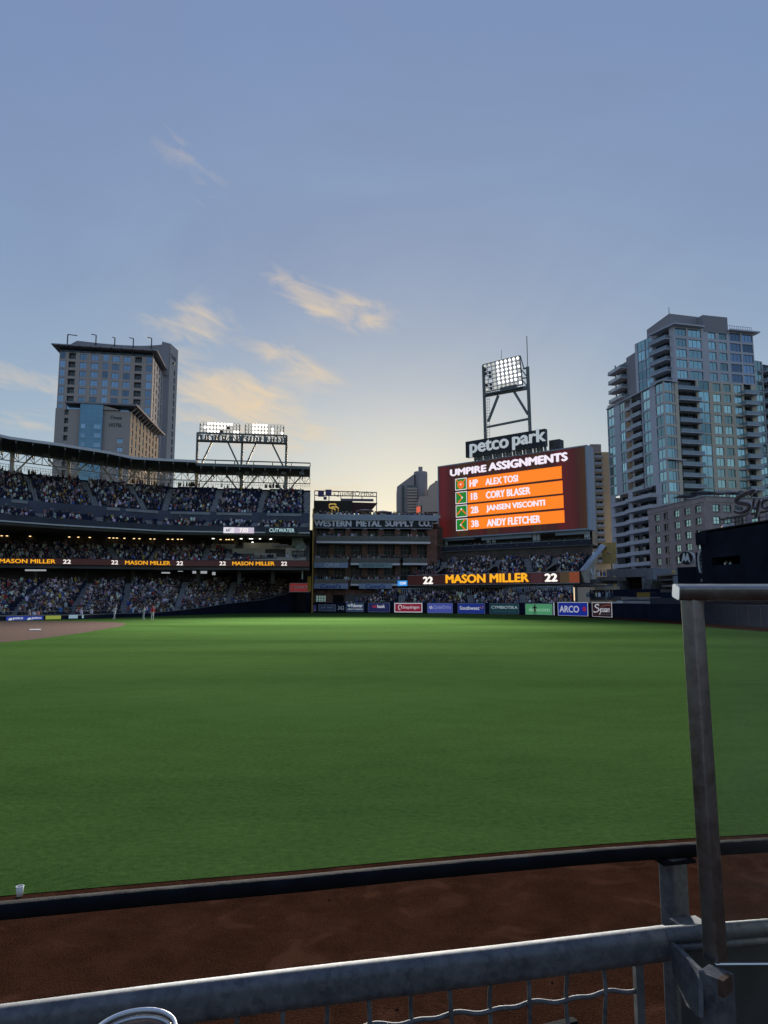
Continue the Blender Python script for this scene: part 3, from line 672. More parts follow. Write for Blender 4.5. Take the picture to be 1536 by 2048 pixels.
mb = MB(); mb.pbox(WMp, s0 + .2, s1, 0, wz(1180), -3.1, -.8); mb.build('ground_floor_wall', M['brick'], wm)
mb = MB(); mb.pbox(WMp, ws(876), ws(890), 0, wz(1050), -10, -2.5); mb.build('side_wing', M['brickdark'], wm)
for r, (vt, vb) in enumerate(lev[:3]):          # tall windows behind the balconies
    for i in range(7):
        a, b2_ = ws(PIER[i][1]), ws(PIER[i + 1][0]); z0, z1 = wz(vb) + .9, wz(vt) - .45
        w = MB(); w.pbox(WMp, a, b2_, z0, z1, -2.6, -2.4); o = w.build('window', M['pubglass'], wm)
        f = MB()
        for k in range(4): t = lerp(a, b2_, k / 3); f.pbox(WMp, t - .05, t + .05, z0, z1, -2.39, -2.3)
        for k in range(4): z = lerp(z0, z1, k / 3); f.pbox(WMp, a, b2_, z - .05, z + .05, -2.39, -2.3)
        f.build('glazing_bar', M['steelgrey'], o)
lw2 = MB(); lw2.pbox(WMp, ws(633), ws(653), wz(1203.5), wz(1191), -.79, -.7); o = lw2.build('lit_window', led('lit teal window', 120, 150, 146, .8), wm)
f = MB()
for k in range(5): t = lerp(ws(633), ws(653), k / 4); f.pbox(WMp, t - .06, t + .06, wz(1203.5), wz(1191), -.69, -.62)
for k in range(5): z = lerp(wz(1203.5), wz(1191), k / 4); f.pbox(WMp, ws(633), ws(653), z - .06, z + .06, -.69, -.62)
f.build('glazing_bar', M['brickdark'], o)
mb = MB(); mb.pbox(WMp, ws(667), ws(688), wz(1206), wz(1190), -.79, -.72); mb.build('shuttered_window', M['dark'], wm)
letpx('336', WMp, 633.5, 1180.5, 1187, 647, -.74, mat('painted number', (.32, .30, .28), .9), wm, .02, .03)
# big painted sign, cornice, lamps under the sign
mb = MB(); pxbox(mb, WMp, 626.5, 1037, 1055, 864.5, -.9, .05); sg = mb.build('sign_band', mat('faded black paint', (.022, .030, .036), .7, var=.3, scale=.5), wm)
mb = MB(); pxbox(mb, WMp, 626, 1036.2, 1037, 865, -.5, .1); pxbox(mb, WMp, 626, 1055, 1056, 865, -.5, .1); pxbox(mb, WMp, 864, 1037, 1055, 865, -.5, .1); mb.build('sign_border', M['slate'], wm)
for (s, a, b2_) in (('WESTERN', 628, 703), ('METAL', 712, 763.5), ('SUPPLY', 770, 829), ('CO.', 837, 862)):
    letpx(s, WMp, a, 1039.8, 1053, b2_, .07, mat('sign letters', (.78, .80, .84), .7, var=.12, scale=1), wm, .08, .05)
mb = MB(); mb.pbox(WMp, s0, s1 - .5, zroof - .05, zroof + .55, -4, .5); mb.pbox(WMp, s0 - .2, s1, zroof + .6, zroof + 1.25, -4, .25); mb.pbox(WMp, s0, s1, zroof + .55, zroof + .6, -4, -.5); mb.build('cornice', M['slate'], wm)
for (a, b2_) in PIER[1:7]:
    mb = MB(); p = WMp.P(ws((a + b2_) / 2), wz(1057), -.4); mb.lathe(p, [(.05, .2), (.42, .02), (.5, -.1)], 8); mb.build('sign_lamp', M['white'], wm)
# balconies
def balcony(u0, u1, vs, vr, o1, front, curve=False, label=None):
    a, b2_ = WMp.su(u0, vs, o1), WMp.su(u1, vs, o1); z = WMp.zv(u0, vs, o1); zr = WMp.zv(u0, vr, o1)
    mb = MB(); mb.pbox(WMp, a, b2_, z - .42, z, -1, o1); o = mb.build('balcony', front, wm)
    g = MB(); g.pbox(WMp, a + .1, b2_ - .1, z + .02, zr, o1 - .16, o1 - .1); g.build('glass_rail', M['rail_glass'], o)
    g = MB(); g.pbox(WMp, a + .05, b2_ - .05, zr, zr + .07, o1 - .2, o1 - .05)
    k = int((b2_ - a) / 1.6)
    for i in range(k + 1): t = lerp(a + .1, b2_ - .1, i / k); g.pbox(WMp, t - .035, t + .035, z, zr, o1 - .22, o1 - .17)
    g.build('rail', M['steelgrey'], o); return o
whs = mat('white slab edge', (.80, .80, .78), .7, var=.06)
balcony(633, 861, 1082, 1071.5, 2.2, whs)
balcony(627.5, 696, 1126, 1116, 1.6, M['slate']); balcony(701, 800, 1126, 1116, 1.6, whs); balcony(806, 855, 1126, 1116, 1.6, whs)
balcony(627.5, 696, 1167.5, 1158.5, 1.6, M['slate']); balcony(701, 801, 1167.5, 1158.5, 1.6, whs)
M['bannerblue'] = mat('grey blue banner', (.30, .39, .52), .7, var=.06)
M['bannergreen'] = mat('grey green banner', (.28, .38, .38), .7, var=.06)
for (u0, u1, vt, vb, m, txt, lab) in ((627.5, 696, 1125, 1135.5, M['bannerblue'], 'ORIS', 'grey blue balcony banner with white capitals on the brick warehouse'), (718, 784, 1125.5, 1135.5, M['bannergreen'], None, 'plain grey green balcony banner on the brick warehouse'),
                                      (627.5, 696, 1167, 1177.5, M['bannerblue'], 'Canel', 'grey blue banner with blue script nearest the foul pole'), (718, 784, 1167, 1177.5, M['bannerblue'], 'Canel', 'grey blue banner with blue script, second from the foul pole')):
    rt, bx = signpanel('balcony_banner', lab, WMp, u0, vt, vb, u1, 1.64, m, cat='banner')
    if txt == 'ORIS': letpx('ORIS', WMp, 648.5, 1126.5, 1134, 678, 1.76, M['white'], rt, .015, .03)
    elif txt: letpx("Canel's", WMp, lerp(u0, u1, .19), 1168, 1176.5, lerp(u0, u1, .8), 1.76, mat('royal blue print', (.03, .06, .34), .6), rt, .03, .03, shear=.15)
    else: letpx('SEAPORT', WMp, 724, 1127.5, 1133.5, 777, 1.74, mat('faint green print', (.12, .20, .185), .7), rt, .02, .02)
for (v, n, ulim) in ((1116, 95, (629, 853)), (1158, 75, (629, 800)), (1070.5, 40, (635, 858)), (1029.5, 190, (628, 876))):
    for k in range(n):
        u = random.uniform(*ulim); o = -1.2 + random.random() * 2.0 if v > 1060 else -2 + random.random() * 1.7; p = WMp.P(WMp.su(u, v), 0, o)
        z = {1116: wz(1126) + .05, 1158: wz(1167.5) + .05, 1070.5: wz(1082) + .1, 1029.5: zroof + .55}[v]; CROWD.append((Vector((p.x, p.y, z + (.5 if v > 1060 else .25))), -1.6 + random.gauss(0, .7), 'warehouse balconies and roof'))
# roof terrace: dark board with monogram, awning, parasols
rb0 = WMp.shift(-4.5)
sb, bx = signpanel('roof_billboard', 'dark rooftop billboard with yellow interlocking letters on the warehouse', rb0, 627.5, 1001.5, 1027, 705, 0, mat('olive black board', (.018, .018, .010), .7), None, thick=.4)
gold = mat('gold letters', (.62, .42, .10), .5, emit=(.62, .42, .10), estr=.12)
mb = MB(); zq = lambda v: rb0.zv(665, v); sq = lambda u: rb0.su(u, 1015)
def seg(pts, w, o): 
    for p, q in zip(pts, pts[1:]): 
        a, c_ = rb0.P(sq(p[0]), zq(p[1]), o), rb0.P(sq(q[0]), zq(q[1]), o); d = (c_ - a).normalized() * w * .45; mb.bar(a - d, c_ + d, .1, w)
seg([(671.5, 1012), (671.5, 1009.5), (669.5, 1008.5), (660.5, 1008.5), (658.5, 1010.5), (658.5, 1014.5), (660.5, 1016.5), (668, 1017.5), (670, 1019.5), (670, 1025.5)], .27, .46)
seg([(664, 1025.5), (664, 1014.3), (673, 1014.3), (676.5, 1017), (676.5, 1025.5)], .27, .50)
mb.build('monogram', gold, sb)
aw = empty('roof_awning', rb0.P(rb0.su(730, 1020), zroof), 'dark red tilted awning beside the rooftop billboard', 'awning')
mb = MB(); A_ = [rb0.P(rb0.su(u, v), rb0.zv(u, v), .1) for (u, v) in ((705, 1026.5), (738, 1026.5), (755.5, 1006), (705, 1004.5))]; mb.slab(A_, (rb0.n.x, rb0.n.y, 0), .5); mb.build('canopy', mat('maroon canvas', (.05, .022, .020), .8), aw)
mb = MB(); mb.bar(rb0.P(rb0.su(753, 1026), zroof, 0), rb0.P(rb0.su(753, 1003), rb0.zv(753, 1003), 0), .18); mb.build('post', M['steelgrey'], aw)
for (u, v, lab) in ((729, 1018, 'pale square parasol under the dark red rooftop awning'), (764, 1021, 'pinkish square parasol on the roof right of the awning')):
    c = rb0.P(rb0.su(u, v), 0, 2.0); zt = rb0.zv(u, v, 2); pr = empty('parasol', (c.x, c.y, zroof), lab, 'parasol', 'rooftop parasols')
    mb = MB(); r_ = 1.9; mb.add([(c.x - r_, c.y - r_, zt - .5), (c.x + r_, c.y - r_, zt - .5), (c.x + r_, c.y + r_, zt - .5), (c.x - r_, c.y + r_, zt - .5), (c.x, c.y, zt)], [(0, 1, 4), (1, 2, 4), (2, 3, 4), (3, 0, 4), (3, 2, 1, 0)]); mb.build('canopy', mat('parasol cloth', (.42, .33, .30), .8), pr)
    mb = MB(); mb.bar((c.x, c.y, zroof), (c.x, c.y, zt - .2), .1); mb.build('pole', M['steelgrey'], pr)
# steel-frame sign above
qf = WMp.shift(-6); qz = lambda u, v: qf.zv(u, v); 
qs = empty('roof_frame_sign', qf.P(qf.su(690, 1000), zroof), 'open steel frame sign with purple squares above the warehouse roof', 'sign')
mb = MB()
def qbar(u0, v0, u1, v1, w=.2): mb.bar(qf.P(qf.su(u0, v0), qz(u0, v0)), qf.P(qf.su(u1, v1), qz(u1, v1)), w)
for (u0, v0, u1, v1) in ((629.5, 981.5, 753, 985), (629.5, 990.5, 753, 993), (629.5, 981.5, 629.5, 1027), (753, 984, 753, 1027), (704.5, 982, 704.5, 1003), (682, 992, 682, 1003), (724, 993, 724, 998), (658, 990, 658, 1003)): qbar(u0, v0, u1, v1)
mb.build('frame', M['steelgrey'], qs)
mb = MB(); pxbox(mb, qf, 682, 997, 1002, 747, .1, .4); mb.build('subtitle_bar', mat('lilac grey', (.17, .165, .20), .6), qs)
for (u0, v0, u1, v1) in ((636, 982, 648, 993), (651, 979, 663, 990.5), (647, 993, 653.5, 999)):
    mb = MB(); pxbox(mb, qf, u0, v0, v1, u1, .1, .5); mb.build('purple_square', mat('purple', (.10, .07, .22), .6), qs)
letpx('QuidelOrtho', qf, 667.5, 981.5, 993.5, 747, .25, mat('bronze outline letters', (.06, .058, .05), .5), qs, -.008, .2)
# ------------------------------------------------------------------ foul pole and corner sign
fp = empty('foul_pole', (*at(624, 1224, 147.3).xy, 0), 'tall yellow foul pole at the left-field corner', 'foul pole')
b0 = at(624, 1224, 147.3); mb = MB(); mb.tube([(b0.x, b0.y, 0), (b0.x, b0.y, wz(1030))], .13, 8); mb.build('pole', M['yellow'], fp)
mb = MB(); q = Pl(Vector((b0.x - 1.0, b0.y)), Vector((b0.x - .2, b0.y))); mb.pbox(q, 0, .75, 4.4, 7.4, -.05, .05); mb.build('screen', mat('dull yellow mesh', (.40, .22, .02), .7), fp)
ms = Pl(plan(578, 149.5), plan(621, 150.5))
rt, bx = signpanel('corner_sign', 'red sign with white lettering left of the foul pole', ms, 578.5, 1166, 1184, 619, 0, mat('sign red', (.30, .030, .030), .5, emit=(.30, .03, .03), estr=.1), mat('pale sign border', (.5, .45, .44), .5), bw=.1)
letpx('MISSION FED', ms, 588, 1171, 1177.5, 618, .12, M['white'], rt, .03, .03)
mb = MB(); mb.tube([ms.P(ms.su(583.5, 1174.5) + .25 * math.cos(a), ms.zv(583.5, 1174.5) + .25 * math.sin(a), .12) for a in np.linspace(.5, 5.6, 10)], .06, 5); mb.build('emblem', M['white'], rt)

# ------------------------------------------------------------------ left-field bleachers under the scoreboard
LR = Pl(plan(815, 155, 1160), plan(1160, 132, 1155)); bd_ = LR
lf = empty('bleachers', LR.P(LR.len / 2, 0), 'two-deck left-field bleachers below the big scoreboard', 'grandstand')
back = lambda o: LR.shift(-o)
mb = MB(); mb.pbox(LR, 0, LR.len, 5.6, 7.95, -.6, 0); mb.build('ribbon_housing', M['black'], lf)
lr = empty('ribbon_board', LR.P(LR.len / 2, 5.7, .1), 'LED ribbon board with amber name along the left-field bleachers', 'LED board')
mb = MB(); mb.pbox(LR, .1, LR.len - .1, 5.75, 7.8, .01, .06)
mb.build('screen', M['led_base'], lr)
mb = MB()
for (ua, ub_, m) in ((1120, 1139, 0), (1139, 1159, 1), (1062, 1085, 2)): mb.pbox(LR, LR.su(ua, 1155), LR.su(ub_, 1155), 5.8, 7.75, .065, .075, m)
mb.build('colour_band', [led('LED olive', 66, 52, 34), led('LED rust', 116, 56, 30), led('LED plum', 58, 30, 34)], lr)
letpx('22', LR, 846, 1153.5, 1168.3, 866, .12, M['led_white'], lr, .09, .04); letpx('MASON MILLER', LR, 891, 1149.5, 1166.8, 1058, .12, M['led_amber'], lr, .075, .04); letpx('22', LR, 1089, 1147, 1163.5, 1115, .12, M['led_white'], lr, .09, .04)
mb = MB(); mb.pbox(LR, 0, LR.len, 7.8, 7.87, .065, .1); mb.pbox(LR, 0, LR.len, 5.68, 5.74, .065, .1); mb.build('trim', M['steelwhite'], lr)
cx, bx = signpanel('ribbon_end_sign', 'small bright blue square sign at the left end of the bleacher ribbon', LR, 795.5, 1161.5, 1172, 814.5, 0, led('LED sky blue', 58, 148, 226), None, cat='sign')
letpx('COX', LR, 799.5, 1164, 1169, 812, .12, M['led_white'], cx, .03, .03)
# upper rows
def poly(o, z, s0_, s1_, n=7): return [LR.shift(-o).P(lerp(s0_, s1_, i / (n - 1)), z) for i in range(n)]
bank(lf, poly(.8, 7.2, LR.shift(-.8).su(818, 1148), LR.shift(-.8).su(1163, 1148)), poly(11.5, 11.3, LR.shift(-11.5).su(860, 1110), LR.shift(-11.5).su(1184, 1110)), 12, [(883, 890), (985, 1000), (1060, 1052), (1102, 1112)], lambda t, u: .9 if t > .2 else .7, 'left-field upper bleachers', ucut=(lambda t: 818 + 60 * t, lambda t: 1166 + 22 * t))
for (u, v) in ((885, 1139), (985, 1137), (1105, 1133)):     # tunnel mouths
    pl = LR.shift(-3.2); mb = MB(); a = pl.su(u, v); mb.pbox(pl, a - 1.1, a + 1.1, 7.2, 9.3, -2, .3); mb.build('tunnel_mouth', M['dark'], lf)
    mb = MB(); mb.bar(pl.P(a - 1.4, 8.3, .4), pl.P(a + .9, 9.7, .4), .3, .35); mb.build('tunnel_hood', M['concrete'], lf)
DE = LR.shift(-11.6).su(1184, 1105); DE2 = LR.shift(-20.5).su(1184, 1090)
mb = MB(); mb.pbox(LR.shift(-11.6), LR.shift(-11.6).su(856, 1105), DE, 5.6, 13.39, -.4, 0); mb.build('deck_wall', M['brownwall'], lf)
mb = MB(); mb.pbox(LR.shift(-11.6), LR.shift(-11.6).su(868, 1105), DE, 13.4, 13.62, -9, .4); mb.build('party_deck', M['concdark'], lf)
mb = MB(); mb.pbox(LR.shift(-11.6), LR.shift(-11.6).su(868, 1105), DE, 13.63, 14.6, .2, .3); mb.build('deck_rail_panel', mat('navy mesh', (.022, .026, .042), .7, var=.3, scale=1), lf)
mb = MB(); mb.pbox(LR.shift(-11.6), LR.shift(-11.6).su(868, 1105), DE, 14.62, 14.7, .15, .35)
mb.build('deck_rail', M['slate'], lf)
dl = MB(); dl.lathe((0, 0, 0), [(.0, .12), (.12, .08), (.15, 0), (0, -.05)], 8); dlm = dl.mesh('badge', mat('pale badge', (.3, .3, .33), .5))
for u in (892, 918, 946, 974, 1003, 1034, 1066, 1098, 1130, 1163): pl = LR.shift(-11.2); p = pl.P(pl.su(u, 1103), 14.15, 0); link('badge', dlm, lf, p)
mb = MB()
for k in range(420):                            # planting along the deck rail
    t = random.uniform(LR.shift(-11.6).su(870, 1105), DE); p = LR.shift(-11.6).P(t, 14.66 + random.random() * .35, random.uniform(.1, .5)); r_ = random.uniform(.08, .2)
    mb.add([p + Vector((-r_, 0, 0)), p + Vector((r_, .05, 0)), p + Vector((random.uniform(-.1, .1), 0, r_ * 1.4))], [(0, 1, 2)])
o = mb.build('planter_foliage', mat('planter leaves', (.05, .07, .03), .8), lf)
for k in range(170):
    o = 12 + random.random() * 6; t = LR.shift(-o).su(random.uniform(872, 1180), 1095); p = LR.shift(-o).P(t, 13.65); CROWD.append((p + Vector((0, 0, .25)), -1.6 + random.gauss(0, .8), 'party deck under the scoreboard'))
mb = MB(); mb.pbox(LR.shift(-20.5), LR.shift(-20.5).su(868, 1090), DE2, 13.4, 17.3, -.4, 0); mb.build('deck_back_wall', M['dark'], lf)
# lower rows right behind the outfield wall
wl_ = [Vector((p.x, p.y, 1.0)) for p in WALL[1:6] + [WALL[5].lerp(WALL[6], .57)]]
fr_, bk_ = backed(wl_, .8), [p + Vector((0, 0, 2.8)) for p in backed(wl_, 7.0)]
bank(lf, fr_, bk_, 8, [(800, 805), (940, 940), (1045, 1045)], lambda t, u: .98, 'left-field lower bleachers', ucut=(lambda t: 690 + 75 * t, lambda t: 1150))
for k in range(120):
    u = random.uniform(790, 1150); i = random.uniform(1.6, 5.5); p = WALL[int(i)].lerp(WALL[int(i) + 1], i % 1); q = backed([Vector((p.x, p.y, 3.9))], 7.2 + random.random() * 1.5)[0]; CROWD.append((q, -1.6, 'left-field lower bleachers'))
mb = MB(); strip(mb, backed(bk_, 0), backed(bk_, 10), 2.5, [p.z + .02 for p in bk_]); mb.build('standing_deck', M['concdark'], lf)
mb = MB(); a = backed(bk_, 9); strip(mb, a, backed(a, .3), 3.5, 7); mb.build('deck_back_wall', M['dark'], lf)
mb = MB(); a = backed(bk_, .4)[1:6]; L_ = along(a)
strip(mb, a, backed(a, .08), 5.05, 5.15)
mb.build('drink_rail', M['slate'], lf)
st = MB(); st.box((0, 0, .62), (.16, .12, 1.2)); stm = st.mesh('slat', M['slate'])
for i in range(90):
    p, d = walk(a, L_, L_[-1] * (i + .5) / 90)
    if (i // 13) % 4 == 3: continue
    link('slat', stm, lf, (p.x, p.y, 3.85))
mb = MB(); mb.pbox(LR.shift(-.3), 0, LR.len, 5.2, 5.6, -14, -.3); mb.build('soffit', M['concdark'], lf)
for u in (1145, 1153): 
    pl = LR.shift(-2); mb = MB(); t = pl.su(u, 1185); mb.tube([pl.P(t, 0, 0), pl.P(t, 5.6, 0)], .22, 8); mb.build('column', M['steelgrey'], lf)
mb = MB()                                       # timber panels glimpsed under the deck
for (u0, u1, v0, v1) in ((905, 920, 1172, 1178), (968, 985, 1171, 1177), (1012, 1030, 1170, 1176), (1050, 1072, 1169, 1174)): pxbox(mb, LR.shift(-6), u0, v0, v1, u1, -.1, 0)
mb.build('ceiling_panel', mat('warm ceiling panel', (.25, .20, .14), .8), lf)
# stair flank at the right-hand end
en = Pl(LR.P(LR.len, 0).xy, LR.shift(-14).P(LR.len + 1.8, 0).xy)
mb = MB()
mb.slab([at(1163, 1141, 131), at(1172, 1141, 133), at(1212, 1092, 146), at(1205, 1088, 146)], (.6, -.8, 0), .5); mb.build('stair_stringer', M['slate'], lf)
mb = MB(); mb.slab([at(1164, 1146, 132), at(1170, 1166, 133), at(1186, 1166, 138), at(1190, 1118, 138)], (.6, -.8, 0), .6); mb.build('stair_flank', M['cream'], lf)
mb = MB(); mb.bar(at(1187, 1166, 137), at(1187, 1105, 140), .5); mb.bar(at(1176, 1120, 137), at(1184, 1150, 136), .3); mb.build('column', M['steelwhite'], lf)

# ------------------------------------------------------------------ scoreboard
SB = Pl(plan(876.5, 165, 1006), plan(1176, 141.5, 972))
sbz0, sbz1 = SB.zv(878.3, 1079), SB.zv(874.6, 933)
sc_ = empty('scoreboard', SB.P(SB.len / 2, 13.6), 'huge LED scoreboard listing four umpires on orange bars', 'scoreboard')
mb = MB(); mb.pbox(SB, 0, SB.len, sbz0, sbz1, -3.2, 0); mb.build('housing', mat('pale grey cladding', (.42, .46, .52), .5, var=.08, scale=.2), sc_)
M['lb0'] = led('LED screen maroon', 60, 24, 22); 
m = bpy.data.materials.new('LED screen background'); m.use_nodes = True; N, L = m.node_tree.nodes, m.node_tree.links; b = N['Principled BSDF']; b.inputs['Base Color'].default_value = (.012, .012, .013, 1)
t_ = N.new('ShaderNodeTexCoord'); mp = N.new('ShaderNodeMapping'); mp.inputs['Scale'].default_value = (.42, .42, .006); L.new(t_.outputs['Object'], mp.inputs[0]); n_ = N.new('ShaderNodeTexNoise'); n_.inputs['Scale'].default_value = .6; n_.inputs['Detail'].default_value = 3; L.new(mp.outputs[0], n_.inputs['Vector'])
rp = N.new('ShaderNodeValToRGB'); rp.color_ramp.elements[0].position = .34; rp.color_ramp.elements[1].position = .68; rp.color_ramp.elements[0].color = (*srgb(58, 38, 14), 1); rp.color_ramp.elements[1].color = (*srgb(82, 20, 20), 1)
e_ = rp.color_ramp.elements.new(.5); e_.color = (*srgb(54, 20, 17), 1); L.new(n_.outputs[0], rp.inputs[0]); L.new(rp.outputs[0], b.inputs['Emission Color']); b.inputs['Emission Strength'].default_value = 1 / 2 ** SC.view_settings.exposure; M['screenbg'] = m
mb = MB(); mb.pbox(SB, .3, SB.len - .35, sbz0 + .35, sbz1 - .3, .005, .08); mb.build('screen', M['screenbg'], sc_)
mb = MB(); mb.pbox(SB, 0, SB.len, sbz1 - .28, sbz1 - .02, .01, .16); mb.pbox(SB, 0, SB.len, sbz0 + .02, sbz0 + .3, .01, .2); mb.pbox(SB, 0, .25, sbz0 + .3, sbz1 - .28, .01, .16); mb.pbox(SB, SB.len - .3, SB.len, sbz0 + .3, sbz1 - .28, .01, .16); mb.build('frame', M['slate'], sc_)
tu = lambda x, y: (840 + x / 4.042, 860 + y / 4.042)
def sbtext(s, x0, yt, yb, x1, m, bold=.02, off=.16):
    u0, vt = tu(x0, yt); _, vb = tu(x0, yb); u1, _ = tu(x1, 0); letpx(s, SB, u0, vt, vb, u1, off, m, sc_, bold, .03)
lw_, org, grn, org2 = led('LED headline', 236, 226, 240, 1.1), led('LED orange bar', 255, 132, 24, 1.0), led('LED green', 30, 122, 40), led('LED clay', 236, 110, 36)
sbtext('UMPIRE', 242, 320, 377, 538, lw_, .105); sbtext('ASSIGNMENTS', 552, 266, 334, 1197, lw_, .105)
rows = [(388, 480, 'HP', 'ALEX TOSI', 400, 468, 528, 792, 405, 462, 393, 448), (496, 590, '1B', 'CORY BLASER', 412, 466, 532, 894, 510, 566, 498, 556), (604, 698, '2B', 'JANSEN VISCONTI', 410, 473, 535, 1012, 620, 675, 608, 668), (714, 806, '3B', 'ANDY FLETCHER', 414, 476, 540, 975, 732, 786, 722, 782)]
for i, (yt, yb, p_, nm, xa, xb, xc, xd, pt, pb, nt, nb) in enumerate(rows):
    x0, x1 = 384 + i * 2, 1146 + i * 7
    u0, vt = tu(x0, yt); _, vb = tu(x0, yb); u1, _ = tu(x1, 0); s_a, s_b, z_a, z_b = SB.su(u0, (vt + vb) / 2, .1), SB.su(u1, (vt + vb) / 2 - 18, .1), SB.zv(u0, vb, .1), SB.zv(u0, vt, .1)
    mb = MB(); mb.pbox(SB, s_a, s_b, z_a, z_b, .09, .11); mb.build('name_bar', org, sc_)
    sbtext(p_, xa, pt, pb, xb, lw_, .06); sbtext(nm, xc, nt, nb, xd, lw_, .06)
    ua, vta = tu(285 + i * 2.5, yt + 8); _, vba = tu(285, yb + 10); ub_, _ = tu(377 + i * 2.5, 0)
    a0, a1, z0, z1 = SB.su(ua, (vta + vba) / 2, .1), SB.su(ub_, (vta + vba) / 2 - 3, .1), SB.zv(ua, vba, .1), SB.zv(ua, vta, .1)
    mb = MB(); mb.pbox(SB, a0, a1, z0, z1, .085, .10); ic = mb.build('icon', lw_, sc_)
    mb = MB(); mb.pbox(SB, a0 + .14, a1 - .14, z0 + .14, z1 - .14, .105, .12); mb.build('icon_field', grn, ic)
    mb = MB(); c_, zc, w_ = (a0 + a1) / 2, (z0 + z1) / 2, (a1 - a0)
    def dl_(pts, w=.2):
        for p, q in zip(pts, pts[1:]): mb.bar(SB.P(c_ + p[0] * w_, zc + p[1] * w_, .14), SB.P(c_ + q[0] * w_, zc + q[1] * w_, .14), .04, w, up=(0, 0, 1))
    if i == 0: mb.slab([SB.P(c_ + .3 * w_ * math.cos(a), zc - .05 * w_ + .3 * w_ * math.sin(a), .16) for a in np.linspace(0, 6.2832, 20)[:-1]], (SB.n.x, SB.n.y, 0), .04); dl_([(-.4, .38), (-.2, .1)]); dl_([(.4, .38), (.2, .1)])
    if i == 1: dl_([(-.3, .4), (.1, 0), (-.3, -.4)], .28)
    if i == 2: dl_([(-.4, -.25), (0, .15), (.4, -.25)], .28)
    if i == 3: dl_([(.3, .4), (-.1, 0), (.3, -.4)], .28)
    mb.build('base_path', org2, ic)
    mb = MB(); k = [(0, -.02), (.1, 0), (0, .15), (-.08, -.02)][i]; mb.slab([SB.P(c_ + k[0] * w_ + x * w_, zc + k[1] * w_ + z * w_, .2) for (x, z) in ((-.07, 0), (0, -.08), (.07, 0), (0, .08))], (SB.n.x, SB.n.y, 0), .03); mb.build('base_mark', lw_, ic)
for (u, w_) in ((892, .5), (977, .7), (988, .5), (1070, .7), (1077, .5), (1174, .9)):
    pl = SB.shift(-1.2); t = pl.su(u, 1085); mb = MB(); mb.pbox(pl, t - w_ / 2, t + w_ / 2, 13.62, sbz0, -.4, .2); mb.build('support', M['steelwhite'], sc_)
mb = MB(); mb.pbox(SB.shift(-.6), SB.su(960, 1075), SB.su(1060, 1070), sbz0 - .75, sbz0 - .02, -.6, 0); mb.pbox(SB.shift(-.6), 1, SB.su(945, 1075), sbz0 - .4, sbz0 - .02, -.6, 0); mb.pbox(SB.shift(-.6), SB.su(1108, 1068), SB.len - .5, sbz0 - .7, sbz0 - .02, -.6, 0); mb.build('girder', M['slate'], sc_)
# name sign on top
nmz = SB.shift(.2)
pk, bx = signpanel('name_sign', 'black sign with pale lower-case letters above the scoreboard', nmz, 936.3, 885.3, 916.6, 1095.5, 0, mat('sign black', (.012, .015, .019), .5), mat('dark edge', (.05, .06, .065), .5), thick=1.0, bw=.1)
pl_ = mat('pale sign letters', (.42, .46, .48), .5, emit=(.42, .46, .48), estr=.2)
letpx('petco', nmz, 939.5, 885.5, 915.3, 1017.5, 1.1, pl_, pk, .035, .25); letpx('park', nmz, 1024.5, 865.8, 900.5, 1091.5, 1.1, pl_, pk, .035, .25)
mb = MB()
for i in range(22): t = lerp(nmz.su(950, 900), nmz.su(1090, 890), i / 21); mb.pbox(nmz, t - .12 - (i % 3) * .1, t + .12, sbz1, nmz.zv(937, 916) - .02, -.5, .3)
mb.build('bracket', M['steelgrey'], pk)
mb = MB(); pxbox(mb, SB.shift(-2.5), 1098, 881, 900, 1119, -2, 0); o = mb.build('equipment_box', M['concdark']); tag(o, 'grey equipment box on top of the scoreboard beside the name sign', 'box')
# light tower behind
TW = SB.shift(-1.6); tz = lambda u, v: TW.zv(u, v)
tw = empty('scoreboard_light_tower', TW.P(TW.su(1015, 880), sbz1), 'steel floodlight tower rising from the scoreboard', 'light tower')
tp_ = lambda x, y: (900 + x / 6.827, 640 + y / 6.827)
def tpt(x, y, o=0.0): u, v = tp_(x, y); return TW.P(TW.su(u, v, o), TW.zv(u, v, o), o)
mb = MB(); mb.bar((*tpt(488, 1640).xy, sbz1 - 1), tpt(455, 625), .62); mb.build('leg', M['steelgrey'], tw)
mb = MB(); mb.bar((*tpt(1098, 1520).xy, sbz1 - 1), tpt(1058, 640), .62); mb.build('leg', M['steelgrey'], tw)
for (x0, y0, x1, y1, w_) in ((660, 1030, 520, 1390, .45), (870, 970, 1065, 1290, .45), (510, 1462, 1075, 1350, .42), (470, 1030, 1070, 922, .75)):
    mb = MB(); mb.bar(tpt(x0, y0), tpt(x1, y1), w_, up=(0, 0, 1)); mb.build('brace', M['steelgrey'], tw)
mb = MB()
for (x0, y0, x1, y1, w_) in ((1000, 665, 1058, 655, .3), (960, 660, 1055, 780, .2), (980, 795, 1060, 790, .25), (985, 820, 1060, 910, .2), (960, 490, 1005, 650, .2)): mb.bar(tpt(x0, y0), tpt(x1, y1), w_)
for i in range(16): mb.bar(tpt(500, 1050 + i * 38), tpt(535, 1044 + i * 38), .07)
mb.bar(tpt(505, 1040), tpt(510, 1640), .06); mb.bar(tpt(538, 1040), tpt(543, 1640), .06)
mb.build('ladder', M['steelgrey'], tw)
mb = MB(); mb.tube([tpt(1060, 630), tpt(1048, 220)], .09, 6); mb.tube([tpt(700, 560), tpt(702, 410)], .05, 5); mb.build('mast', M['steelgrey'], tw)
mb = MB(); c0, c1, c2, c3 = (448, 612), (950, 490), (1000, 910), (475, 1020)
g_ = lambda i, j, o=.3: tpt(lerp(lerp(448, 950, i), lerp(480, 992, i), j), lerp(lerp(612, 490, i), lerp(985, 880, i), j), o)
